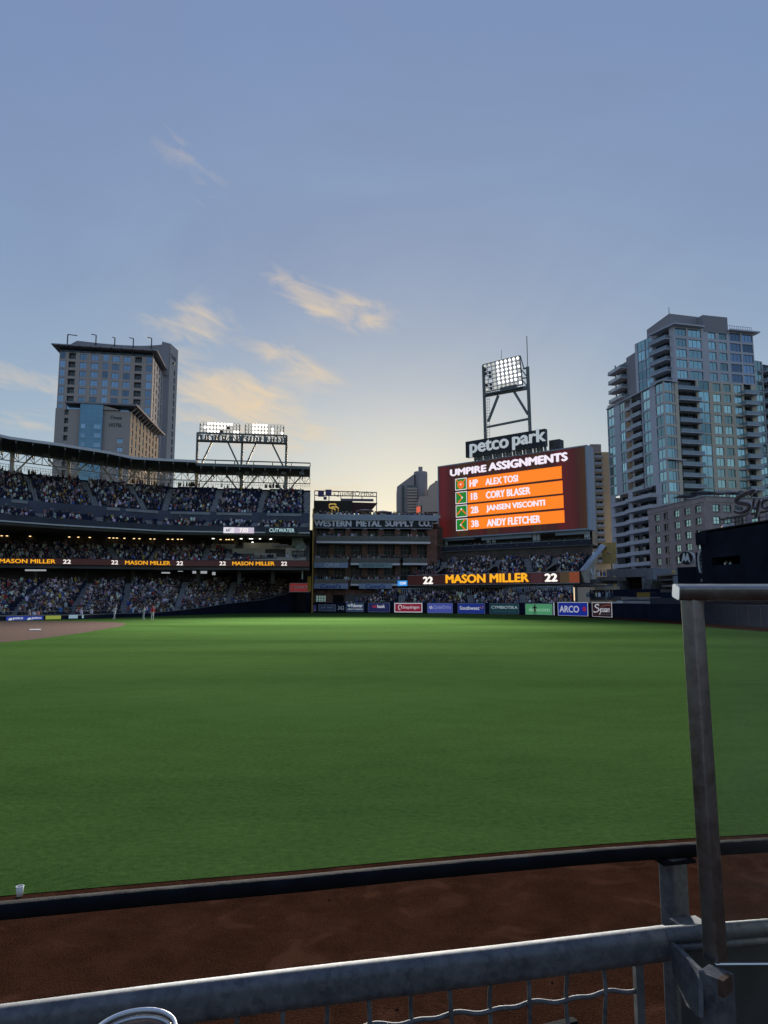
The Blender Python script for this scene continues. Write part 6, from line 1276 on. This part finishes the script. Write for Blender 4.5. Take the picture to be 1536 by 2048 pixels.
# ------------------------------------------------------------------ spectators
SHIRT = [((.75, .75, .76), 15), ((.45, .46, .48), 6), ((.22, .23, .25), 7), ((.020, .026, .055), 26), ((.016, .016, .018), 22), ((.09, .12, .18), 8), ((.10, .065, .04), 7), ((.42, .36, .27), 5), ((.50, .34, .05), 3), ((.32, .03, .03), 3), ((.05, .12, .36), 4), ((.45, .22, .24), 2), ((.07, .14, .08), 1)]
SHN = ['white', 'light grey', 'grey', 'navy', 'black', 'slate blue', 'brown', 'tan', 'gold', 'red', 'blue', 'pink', 'green']
SKIN = [(.42, .27, .19), (.36, .22, .15), (.28, .165, .10), (.17, .095, .06), (.48, .33, .25)]
HAIR = [(.015, .012, .010), (.035, .02, .012), (.10, .06, .03), (.02, .025, .05), (.5, .5, .5), (.16, .09, .03), (.015, .015, .016)]
def ringbody(seg, rows):
    """rows: (z, rx, ry, y-offset, tag) -> closed loft"""
    v, f, tg = [], [], []
    for (z, rx_, ry_, oy, t) in rows:
        for k in range(seg): a = 2 * math.pi * (k + .5) / seg; v.append((rx_ * math.cos(a), ry_ * math.sin(a) + oy, z))
    for i in range(len(rows) - 1):
        for k in range(seg): k2 = (k + 1) % seg; f.append((i * seg + k, i * seg + k2, (i + 1) * seg + k2, (i + 1) * seg + k)); tg.append(rows[i + 1][4])
    f.append(tuple(range(seg))[::-1]); tg.append(rows[0][4]); n = (len(rows) - 1) * seg; f.append(tuple(n + k for k in range(seg))); tg.append(rows[-1][4])
    return v, f, tg
ROWS = [(.30, .20, .16, .08, 0), (.42, .21, .17, .05, 0), (.62, .23, .15, 0, 0), (.86, .25, .13, -.02, 0), (.98, .19, .10, -.02, 0), (1.02, .07, .07, 0, 1), (1.08, .075, .085, .01, 1), (1.18, .095, .11, .02, 1), (1.24, .10, .115, .015, 2), (1.31, .06, .07, 0, 2)]
pick = lambda tab: random.choices(range(len(tab)), [t[1] for t in tab])[0]
CROWD = [c if len(c) == 4 else (*c, None) for c in CROWD]
cv_ = sorted(CROWD, key=lambda c: (c[0] - Vector((0, 0, EYE))).length)
cv_ = [c for c in cv_ if -15 < proj(c[0])[0] < 1550]
near, far = cv_[:300], cv_[300:]
bv, bf, bt = ringbody(8, ROWS)
shm = bpy.data.materials.new('shirt cloth'); shm.use_nodes = True; oi = shm.node_tree.nodes.new('ShaderNodeObjectInfo'); shm.node_tree.links.new(oi.outputs['Color'], shm.node_tree.nodes['Principled BSDF'].inputs['Base Color']); shm.node_tree.nodes['Principled BSDF'].inputs['Roughness'].default_value = .9
bodies = []
for i in range(6):
    mb = MB(); mb.v = list(bv); mb.f = list(bf); mb.m = list(bt)
    if i % 2 == 0:                              # cap brim
        b0_ = len(mb.v); mb.v += [(-.08, .10, 1.235), (.08, .10, 1.235), (.06, .21, 1.22), (-.06, .21, 1.22)]; mb.f.append((b0_, b0_ + 1, b0_ + 2, b0_ + 3)); mb.m.append(2)
    bodies.append(mb.mesh('person', [shm, mat('skin', SKIN[i % 5], .7, var=0), mat('hair or cap', HAIR[i], .8, var=0)], True))
WHERE = {}
ORD = ['front', 'second', 'third', 'fourth', 'fifth', 'sixth', 'seventh', 'eighth', 'ninth', 'tenth']
ZONE = [(12, 'left of the first blue board'), (49, 'above the left blue board'), (87, 'above the right blue board'), (129, 'above the yellow green board'), (152, 'behind the tall person in orange'), (176, 'right of the person in orange'), (205, 'left of the lone ballplayer'), (232, 'behind the lone ballplayer'), (262, 'right of the lone ballplayer'), (290, 'behind the grey ballplayer'), (320, 'behind the ballplayer in red'), (9999, 'right of the ballplayer in red')]
for (p, hd, st, row) in near:
    k = pick(SHIRT); o = link('person', bodies[random.randrange(6)], None, p - Vector((0, 0, .05)), hd - math.pi / 2); s_ = random.uniform(.9, 1.04); o.scale = (s_, s_, s_)
    c = SHIRT[k][0]; o.color = (*[x * random.uniform(.8, 1.15) for x in c], 1); u_ = proj(p)[0]
    z_ = next(t for lim, t in ZONE if u_ < lim)
    tag(o, f'spectator in {SHN[k]} top, {ORD[min(row, 9)]} row of lower bowl, {z_}' if st == 'lower bowl' and row is not None else f'spectator in {SHN[k]} top in the {st}', 'person', f'spectators in {SHN[k]} in the {st}')
# everyone else: one mass per stand
lv, lf_, lt_ = ringbody(6, [ROWS[0], ROWS[2], ROWS[3], ROWS[4], ROWS[5], ROWS[7], ROWS[8], ROWS[9]]); lv = np.array(lv); lf_ = lf_
bys = {}
for c in far: bys.setdefault(c[2], []).append(c)
cm = bpy.data.materials.new('crowd clothes'); cm.use_nodes = True; at_ = cm.node_tree.nodes.new('ShaderNodeVertexColor'); at_.layer_name = 'cloth'; cm.node_tree.links.new(at_.outputs[0], cm.node_tree.nodes['Principled BSDF'].inputs['Base Color']); cm.node_tree.nodes['Principled BSDF'].inputs['Roughness'].default_value = .9
for st, cs_ in bys.items():
    nv_ = len(lv); V, Fc, C = [], [], []
    for i, (p, hd, *_) in enumerate(cs_):
        a = hd - math.pi / 2; s_ = random.uniform(.9, 1.08); ca, sa_ = math.cos(a) * s_, math.sin(a) * s_
        V.append(np.stack([lv[:, 0] * ca - lv[:, 1] * sa_ + p.x, lv[:, 0] * sa_ + lv[:, 1] * ca + p.y, lv[:, 2] * s_ + p.z - .05], 1))
        Fc += [tuple(i * nv_ + q for q in f) for f in lf_]
        k = pick(SHIRT); cc_ = [(*[x * random.uniform(.75, 1.2) for x in SHIRT[k][0]], 1), (*SKIN[random.randrange(5)], 1), (*HAIR[random.randrange(7)], 1)]
        C += [cc_[t] for t, f in zip(lt_, lf_) for _q in f]
    me = bpy.data.meshes.new('crowd'); me.from_pydata(np.concatenate(V).tolist(), [], Fc); ca_ = me.color_attributes.new('cloth', 'FLOAT_COLOR', 'CORNER'); ca_.data.foreach_set('color', np.array(C, dtype=np.float32).ravel()); me.materials.append(cm)
    o = link('crowd', me); tag(o, f'crowd of spectators in the {st}', 'crowd', kind='stuff')

# ------------------------------------------------------------------ people on the field
def figure(pose, cols, loc, rz, label, height=1.85):
    """one continuous skinned body; cols = shirt, trousers, shoes, cap"""
    J = {'pel': (0, 0, .98), 'chest': (0, -.02, 1.35), 'neck': (0, 0, 1.52), 'head': (0, .02, 1.66), 'top': (0, .02, 1.80)}
    P = {'stand': dict(k=[(-.13, .02, .52), (.13, .02, .52)], a=[(-.15, 0, .08), (.15, 0, .08)], e=[(-.30, -.02, 1.14), (.30, -.02, 1.14)], h=[(-.30, .12, .90), (.30, .12, .90)]),
         'wide': dict(k=[(-.22, .08, .52), (.24, .04, .52)], a=[(-.32, 0, .08), (.34, -.02, .08)], e=[(-.34, .06, 1.16), (.34, .06, 1.18)], h=[(-.16, .28, 1.10), (.18, .28, 1.12)]),
         'throw': dict(k=[(-.20, .14, .55), (.16, -.10, .50)], a=[(-.24, .30, .10), (.22, -.30, .08)], e=[(-.38, .04, 1.40), (.30, .12, 1.10)], h=[(-.36, .10, 1.70), (.24, .32, 1.02)]),
         'hips': dict(k=[(-.14, .02, .52), (.14, .0, .52)], a=[(-.18, 0, .08), (.18, 0, .08)], e=[(-.40, -.06, 1.20), (.40, -.06, 1.20)], h=[(-.20, .06, 1.02), (.20, .06, 1.02)])}[pose]
    vs, rs_, es = [], [], []
    def av(p, r, par=None):
        vs.append(p); rs_.append(r)
        if par is not None: es.append((par, len(vs) - 1))
        return len(vs) - 1
    pel = av(J['pel'], .15); ch = av(J['chest'], .17, pel); nk = av(J['neck'], .075, ch); hd = av(J['head'], .10, nk); av(J['top'], .085, hd)
    for sgn, i in ((-1, 0), (1, 1)):
        hp_ = av((sgn * .10, 0, .90), .105, pel); kn = av(P['k'][i], .075, hp_); an = av(P['a'][i], .05, kn); a = P['a'][i]; av((a[0], a[1] + .16, .05), .045, an)
        sh = av((sgn * .20, -.02, 1.42), .075, ch); el_ = av(P['e'][i], .055, sh); wr = av(P['h'][i], .042, el_); h = Vector(P['h'][i]); d = (h - Vector(P['e'][i])).normalized() * .1; av(tuple(h + d), .04, wr)
    me = bpy.data.meshes.new('b'); me.from_pydata(vs, es, []); o = bpy.data.objects.new('b', me); COL.objects.link(o)
    md = o.modifiers.new('s', 'SKIN'); 
    for i, d in enumerate(me.skin_vertices[0].data): d.radius = (rs_[i], rs_[i] * .85); d.use_root = i == 0
    o.modifiers.new('u', 'SUBSURF').levels = 1
    bpy.context.view_layer.update(); ev = o.evaluated_get(bpy.context.evaluated_depsgraph_get()); m2 = bpy.data.meshes.new_from_object(ev); COL.objects.unlink(o); bpy.data.objects.remove(o)
    ms = [mat('shirt', cols[0], .9, var=.05), mat('trousers', cols[1], .9, var=.05), mat('skin tone', SKIN[1], .7, var=0), mat('shoes', cols[2], .7, var=0)]
    m2.materials.clear()
    for m in ms: m2.materials.append(m)
    hands = [Vector(h) for h in P['h']]
    for pg in m2.polygons:
        c = pg.center; pg.use_smooth = True
        pg.material_index = 3 if c.z < .10 else (1 if c.z < .98 else (2 if c.z > 1.50 else 0))
        if any((c - h).length < .17 for h in hands): pg.material_index = 2
    sc_f = height / 1.85; bd = link('person', m2, None, loc, rz); bd.scale = (sc_f,) * 3; tag(bd, label, 'person')
    cp_ = MB(); cp_.lathe((0, .02, 1.70), [(.125, -.02), (.128, .04), (.10, .11), (.0, .14)], 10); cp_.add([(-.09, .12, 1.69), (.09, .12, 1.69), (.07, .25, 1.675), (-.07, .25, 1.675)], [(0, 1, 2, 3), (3, 2, 1, 0)])
    c_ = bpy.data.objects.new('cap', cp_.mesh('cap', mat('cap cloth', cols[3], .8, var=0), True)); COL.objects.link(c_); c_.parent = bd
    return bd
wht_, gry, blk, red_, org_, skyb = (.62, .62, .63), (.45, .45, .46), (.02, .02, .022), (.40, .03, .03), (.45, .10, .03), (.03, .04, .08)
for (u, v, pose, cols, rz, lab) in ((228.5, 1239, 'throw', (wht_, gry, wht_, skyb), 2.6, 'ballplayer in pale uniform standing alone on the grass by the dirt'), (287.5, 1239.8, 'wide', (gry, gry, wht_, blk), 2.2, 'ballplayer in grey uniform, left of the one in a red jersey'),
                                    (304.5, 1239.5, 'stand', (red_, gry, wht_, red_), 2.9, 'ballplayer in red jersey and grey trousers on the grass'), (368.5, 1230.2, 'stand', (wht_, wht_, wht_, skyb), 3.1, 'person all in white by the rising dark wall'),
                                    (156, 1237.2, 'hips', (org_, blk, blk, blk), 3.1, 'tall person in orange shirt before the pale blue board'), (166.5, 1236.6, 'stand', (org_, blk, blk, blk), 3.1, 'smaller person in orange shirt right of the tall one'),
                                    (1070, 1231.2, 'hips', (blk, blk, blk, blk), 3.1, 'guard in black standing before the mint green board'), (459, 1225.5, 'stand', ((.20, .02, .03), blk, blk, blk), 3.0, 'person in dark red standing at the foot of the dark wall')):
    g = gnd(u, v); figure(pose, cols, (g.x, g.y, .01), rz, lab, 1.86 if u != 166.5 else 1.5)
g = gnd(1070, 1231.2); 

# ------------------------------------------------------------------ foreground: fence, handrail, glass, cups
def galv(name, c0, c1, rough=.45, metal=.75):
    m = bpy.data.materials.new(name); m.use_nodes = True; N, L = m.node_tree.nodes, m.node_tree.links; b = N['Principled BSDF']; b.inputs['Metallic'].default_value = metal
    t = N.new('ShaderNodeTexCoord'); n1 = N.new('ShaderNodeTexNoise'); n1.inputs['Scale'].default_value = 22; n1.inputs['Detail'].default_value = 8; n1.inputs['Roughness'].default_value = .65; L.new(t.outputs['Object'], n1.inputs['Vector'])
    vr = N.new('ShaderNodeTexVoronoi'); vr.inputs['Scale'].default_value = 60; L.new(t.outputs['Object'], vr.inputs['Vector'])
    mx = N.new('ShaderNodeMath'); mx.operation = 'MULTIPLY_ADD'; mx.inputs[1].default_value = .25; L.new(vr.outputs['Color'], mx.inputs[0]); L.new(n1.outputs[0], mx.inputs[2])
    r = N.new('ShaderNodeValToRGB'); r.color_ramp.elements[0].position = .35; r.color_ramp.elements[1].position = .8; r.color_ramp.elements[0].color = (*c0, 1); r.color_ramp.elements[1].color = (*c1, 1); L.new(mx.outputs[0], r.inputs[0]); L.new(r.outputs[0], b.inputs['Base Color'])
    mr = N.new('ShaderNodeMapRange'); mr.inputs['To Min'].default_value = rough - .12; mr.inputs['To Max'].default_value = rough + .22; L.new(n1.outputs[0], mr.inputs[0]); L.new(mr.outputs[0], b.inputs['Roughness'])
    bp = N.new('ShaderNodeBump'); bp.inputs['Strength'].default_value = .15; bp.inputs['Distance'].default_value = .004; L.new(n1.outputs[0], bp.inputs['Height']); L.new(bp.outputs[0], b.inputs['Normal'])
    return m
M['galv'] = galv('galvanised steel', (.065, .072, .080), (.165, .172, .18), .58, .55)
M['stainless'] = galv('brushed stainless', (.20, .195, .185), (.29, .28, .265), .30, .95)
M['pad'] = mat('black padding', (.006, .007, .009), .9, var=.35, scale=14, bump=.3, spec=.1)
M['rust'] = mat('rust stain', (.07, .035, .02), .9, var=.4, scale=40)
def rrect(w, h, r, n=4):
    """rounded rectangle outline (x across, z up)"""
    out = []
    for (cx_, cz_, a0) in ((w / 2 - r, h / 2 - r, 0), (-w / 2 + r, h / 2 - r, 90), (-w / 2 + r, -h / 2 + r, 180), (w / 2 - r, -h / 2 + r, 270)):
        for k in range(n + 1): a = R(a0 + 90 * k / n); out.append((cx_ + r * math.cos(a), cz_ + r * math.sin(a)))
    return out
def sweep(path, prof, tilt=0.0, cap=True):
    """prof swept along a path that runs roughly level (x of prof = sideways, z = up)"""
    mb = MB(); n = len(prof); P = [Vector(p) for p in path]; ct_, st_ = math.cos(tilt), math.sin(tilt)
    for i, p in enumerate(P):
        t = (P[min(i + 1, len(P) - 1)] - P[max(i - 1, 0)]).normalized(); x = t.cross(Vector((0, 0, 1)))
        x = x.normalized() if x.length > .05 else Vector((1, 0, 0)); y = x.cross(t).normalized()
        mb.v += [tuple(p + x * (a * ct_ - b * st_) + y * (a * st_ + b * ct_)) for a, b in prof]
    for i in range(len(P) - 1):
        for k in range(n): k2 = (k + 1) % n; mb.f.append((i * n + k, (i + 1) * n + k, (i + 1) * n + k2, i * n + k2)); mb.m.append(0)
    if cap: mb.f.append(tuple(range(n))); mb.m.append(0); e = (len(P) - 1) * n; mb.f.append(tuple(e + k for k in range(n))[::-1]); mb.m.append(0)
    return mb
def smooth_by_angle(o):
    me = o.data; me.polygons.foreach_set('use_smooth', [True] * len(me.polygons))
    try: me.set_sharp_from_angle(angle=R(40))
    except Exception: pass
ZR, ZM = 1.85, 1.66
fen = empty('outfield_fence', gnd(1000, 1889, ZM), 'galvanised outfield fence with a black padded top and woven wire below', 'fence')
top_pts = [gnd(u, v, ZR) for (u, v) in ((-260, 1822), (0, 1798), (300, 1771), (600, 1745.5), (800, 1726), (1000, 1708.5), (1200, 1692), (1349, 1682.5), (1440, 1677), (1536, 1671.5), (1800, 1658))]
nrm = Vector((-.21, .977, 0))
pth = [p + nrm * -.025 + Vector((0, 0, -.019)) for p in top_pts]
o = sweep(pth, rrect(.050, .038, .017)).build('padded_top_rail', M['pad'], fen); smooth_by_angle(o)
mid = [gnd(u, v, ZM) for (u, v) in ((-200, 2035), (0, 2008.5), (300, 1970), (600, 1934), (1000, 1889), (1200, 1865), (1330, 1849.5))]
o = sweep([p + Vector((0, 0, -.05)) for p in mid], rrect(.06, .092, .026, 5)).build('mid_rail', M['galv'], fen); smooth_by_angle(o)
def mplane(): A_, B_ = mid[1], mid[-1]; return Pl(A_.xy, B_.xy)
MP = mplane(); bot_z = .9
# fence post with gusset
pp = gnd(1330, 1864, ZM); PX = Vector((pp.x, pp.y))
mb = MB(); d_, n_ = Vector((MP.d.x, MP.d.y, 0)), Vector((-MP.d.y, MP.d.x, 0))
prof = [(x, y) for x, y in rrect(.062, .07, .008, 2)]
rt_ = gnd(1334, 1683.5, ZR) + nrm * -.025; pc = Vector((rt_.x, rt_.y, 0)); ra_ = R(24); cr_, sr_ = math.cos(ra_), math.sin(ra_)
mb.prism([(pc.x + x * cr_ - y * sr_, pc.y + x * sr_ + y * cr_) for x, y in rrect(.062, .062, .007, 3)], .3, ZR - .036); o = mb.build('post', M['galv'], fen); smooth_by_angle(o)
mb = MB(); mb.box((pc.x, pc.y, ZR - .042), (.11, .075, .010), rz=math.atan2(d_.y, d_.x)); mb.build('cap_plate', M['pad'], fen)
mb = MB()
for sg in (-1, 1):
    q = Vector((pc.x, pc.y, ZM - .05)) - n_ * .05 + d_ * sg * .012; mb.tube([q, q - n_ * .016], .008, 8)
mb.build('bolt', M['galv'], fen)
mb = MB(); q = pc - n_ * .035; mb.obox(Vector((q.x, q.y, ZM - .095)) - d_ * .045, d_ * .09, -n_ * .055, Vector((0, 0, .088))); o = mb.build('rail_bracket', M['galv'], fen)
# frame bar and woven wires below the rail
fb_ = onpl(1277, 1960, MP.A, MP.B); mb = MB(); mb.bar((fb_.x, fb_.y, ZM - .09), (fb_.x, fb_.y, .5), .022, .03); mb.build('frame_bar', M['galv'], fen)
Ls = [565, 654, 738, 822, 900.5, 981, 1058, 1134, 1209]; Ls = [Ls[0] - 90 * k for k in range(8, 0, -1)] + Ls
SW = [MP.su(u, 1985) for u in Ls]; pit = (SW[-1] - SW[8]) / (len(SW) - 9)
hz = [onpl(1000, 2017, MP.A, MP.B).z - k * pit for k in range(0, 5)]
def wire(pts, nm='wire'): mb = MB(); mb.tube(pts, .0062, 7); o = mb.build(nm, M['galv'], fen, True); return o
for i, s_ in enumerate(SW):
    pts = []
    for k in range(40): z = lerp(ZM - .07, .55, k / 39); ph = (z - hz[0]) / pit * math.pi + i * math.pi; pts.append(MP.P(s_ + .0015 * math.sin(z * 40 + i), z, .006 * math.cos(ph)))
    wire(pts)
for j, z in enumerate(hz):
    pts = []; n = 150; s_a, s_b = SW[0] - .3, MP.su(1272, 1980)
    for k in range(n): s_ = lerp(s_a, s_b, k / (n - 1)); ph = (s_ - SW[8]) / pit * math.pi + j * math.pi; pts.append(MP.P(s_, z + .0035 * math.sin(ph * 2 + .6), -.006 * math.cos(ph)))
    wire(pts)
# right-hand bay of the fence: twin pipes and a solid sheet
RA, RB = gnd(1342, 1853, ZM), gnd(1800, 1818, ZM)
mb = MB(); mb.tube([RA + Vector((-.02, 0, -.025)), RB + Vector((0, 0, -.025))], .024, 12); mb.build('pipe_rail', M['galv'], fen, True)
rp2 = Pl(RA.xy, RB.xy); mb = MB(); z_ = onpl(1450, 1874, RA.xy, RB.xy).z; mb.tube([rp2.P(0, z_ - .012, .015), rp2.P(rp2.len, z_ - .012, .015)], .012, 10); mb.build('pipe_rail', M['galv'], fen, True)
mb = MB(); mb.pbox(rp2, .02, rp2.len, .6, z_ - .03, -.02, .0); mb.build('sheet_panel', mat('dull grey sheet', (.045, .05, .048), .6, var=.3, scale=8), fen)
# bracket plate from the fence post to the handrail foot
hb_ = at(1428, 1948, 2.02); zbk = hb_.z
c1 = at(1338, 1882, 2.2); c2 = at(1398, 1940, 2.03); mb = MB()
pts_ = [c1, c2, at(1398, 2035, 2.0), at(1372, 2010, 2.08), at(1345, 1945, 2.17)]
nr = (pts_[1] - pts_[0]).cross(Vector((0, 0, 1))).normalized(); mb.slab(pts_, nr if nr.y < 0 else -nr, .012); mb.slab([c1, at(1347, 1878, 2.24), at(1404, 1938, 2.06), c2], (0, -.2, 1), .008); mb.build('bracket_plate', M['galv'], fen)
hbp = Pl(at(1397, 1945, 2.03).xy, at(1446, 1945, 1.98).xy); zt_ = onpl(1400, 1944, hbp.A, hbp.B).z
mb = MB(); mb.pbox(hbp, 0, hbp.len, 1.0, zt_, -.06, 0); o = mb.build('socket', M['galv'], fen)
mb = MB(); mb.pbox(hbp, hbp.len * .78, hbp.len * 1.003, zt_ - .04, zt_ + .001, -.05, .0015); mb.build('rust_stain', M['rust'], fen)
# stainless handrail
hr = empty('handrail', (hbp.A.x, hbp.A.y, zt_), 'brushed stainless steel handrail on a slim square post', 'handrail')
Yp = 2.06; w_ = .046
def pcorner(u, v): return at(u, v, Yp)
ptop, pbot = at(1389, 1196, Yp), at(1424, 1944, Yp); ctr = Vector(((ptop.x + pbot.x) / 2 , Yp + .03, 0)); ang = R(28)
pr_ = [(x, y) for x, y in rrect(w_, w_, .005, 3)]
mb = MB(); n8 = len(pr_); ring = [(x * math.cos(ang) - y * math.sin(ang), x * math.sin(ang) + y * math.cos(ang)) for x, y in pr_]
mb.add([(ctr.x + .022 + x, ctr.y + y, zt_ + .004) for x, y in ring] + [(ctr.x + .008 + x, ctr.y + y, ptop.z) for x, y in ring], [tuple(range(n8))[::-1], tuple(range(n8, 2 * n8))] + [(i, (i + 1) % n8, n8 + (i + 1) % n8, n8 + i) for i in range(n8)]); o = mb.build('post', M['stainless'], hr); smooth_by_angle(o)
zc_ = at(1380, 1184, Yp).z
x0 = at(1359, 1184, Yp).x; rail = sweep([(x0, Yp + .02, zc_), (x0 + 1.3, Yp + .035, zc_ + .0)], rrect(.052, .040, .007, 3), tilt=R(-13)); o = rail.build('top_rail', M['stainless'], hr); smooth_by_angle(o)
mb = sweep([(x0 - .003, Yp + .02, zc_), (x0 - .0002, Yp + .02, zc_)], rrect(.050, .038, .007, 3), tilt=R(-13)); o = mb.build('end_cap', mat('pale end cap', (.42, .48, .52), .45, .3), hr); smooth_by_angle(o)
# glass under the handrail
gm2 = bpy.data.materials.new('guard glass'); gm2.use_nodes = True; N, L = gm2.node_tree.nodes, gm2.node_tree.links; N.clear()
go_ = N.new('ShaderNodeOutputMaterial'); tr = N.new('ShaderNodeBsdfTransparent'); tr.inputs[0].default_value = (.91, .93, .92, 1); gl_ = N.new('ShaderNodeBsdfGlossy'); gl_.inputs['Roughness'].default_value = .03; df = N.new('ShaderNodeBsdfDiffuse'); df.inputs[0].default_value = (.5, .5, .48, 1)
fz = N.new('ShaderNodeFresnel'); fz.inputs[0].default_value = 1.25; m1 = N.new('ShaderNodeMixShader'); L.new(fz.outputs[0], m1.inputs[0]); L.new(tr.outputs[0], m1.inputs[1]); L.new(gl_.outputs[0], m1.inputs[2]); m2_ = N.new('ShaderNodeMixShader'); tcg = N.new('ShaderNodeTexCoord'); ng = N.new('ShaderNodeTexNoise'); ng.inputs['Scale'].default_value = 7; ng.inputs['Detail'].default_value = 8; ng.inputs['Distortion'].default_value = 1.2; L.new(tcg.outputs['Object'], ng.inputs['Vector']); mg = N.new('ShaderNodeMapRange'); mg.inputs['From Min'].default_value = .35; mg.inputs['From Max'].default_value = .75; mg.inputs['To Min'].default_value = .015; mg.inputs['To Max'].default_value = .05; L.new(ng.outputs[0], mg.inputs[0]); L.new(mg.outputs[0], m2_.inputs[0]); L.new(m1.outputs[0], m2_.inputs[1]); L.new(df.outputs[0], m2_.inputs[2]); L.new(m2_.outputs[0], go_.inputs[0])
ga2 = at(1437, 1600, Yp + .05); mb = MB(); mb.obox((ctr.x + .03, Yp + .046, zt_ - .02), (1.2, .01, 0), (0, .010, 0), (0, 0, ptop.z - zt_ + .02)); o = mb.build('glass_panel', gm2); tag(o, 'clear glass guard panel right of the stainless post', 'glass panel')
# paper cup out on the dirt edge
c_ = gnd(39, 1793); cu = empty('paper_cup', c_, 'small white paper cup standing beyond the black padded rail', 'cup')
mb = MB(); mb.lathe(c_, [(.0, .002), (.024, .002), (.032, .085), (.030, .085), (.022, .006)], 20); mb.build('body', mat('white paper', (.72, .72, .66), .7, var=.05), cu, True)
mb = MB(); mb.tube([c_ + Vector((.032 * math.cos(a), .032 * math.sin(a), .085)) for a in np.linspace(0, 2 * math.pi, 21)], .003, 6); mb.build('rim', M['white'], cu, True)
# clear plastic cup at the bottom of the view
cc0 = at(268, 2050, .72); zrim = at(268, 2088, .78).z
pc_ = empty('plastic_cup', (cc0.x, cc0.y, zrim - .13), 'clear plastic cup with a rolled rim close to the viewer', 'cup')
pm_ = bpy.data.materials.new('clear plastic'); pm_.use_nodes = True; b = pm_.node_tree.nodes['Principled BSDF']; b.inputs['Base Color'].default_value = (.93, .95, .97, 1); b.inputs['Roughness'].default_value = .05; b.inputs['IOR'].default_value = 1.35; b.inputs['Transmission Weight'].default_value = .92
RC = at(350, 2040, .78).x - at(268, 2040, .78).x
cc = Vector((at(268, 2064, .80).x, .80, zrim))
mb = MB(); mb.lathe(cc, [(RC * .72, -.13), (RC * .95, -.012), (RC * .96, -.004), (RC * .92, -.004), (RC * .91, -.012), (RC * .70, -.128)], 40); mb.build('wall', pm_, pc_, True)
for (rr, dz, th) in ((1.0, 0.0, .0022), (.93, -.006, .0016)):
    mb = MB(); mb.tube([cc + Vector((RC * rr * math.cos(a), RC * rr * math.sin(a), dz)) for a in np.linspace(0, 2 * math.pi, 49)], th, 8, cap=False); mb.build('rim', mat('rim plastic', (.62, .66, .70), .12, .35, var=0), pc_, True)
mb = MB(); mb.lathe(cc, [(RC * .86, -.05), (RC * .5, -.048), (.0, -.047)], 40); mb.build('drink', mat('dark drink', (.03, .022, .016), .05, var=.3, scale=30), pc_, True)
for k in range(9):
    a, r_ = random.random() * 6.28, RC * random.uniform(.1, .65); c = cc + Vector((r_ * math.cos(a), r_ * math.sin(a), -.042)); mb = MB(); mb.box(c, (.022, .02, .018), rz=a); mb.build('ice_cube', pm_, pc_)
# dark board lying on the dirt under the fence
bd0, bd1 = gnd(1040, 2066), gnd(1146, 2040); mb = MB(); t = (bd1 - bd0).normalized(); mb.obox(bd0 - t * .6 , (bd1 - bd0) + t * .6, Vector((t.y, -t.x, 0)) * .05, (0, 0, .02)); o = mb.build('loose_board', M['pad']); tag(o, 'dark board lying on the dirt below the fence', 'board')
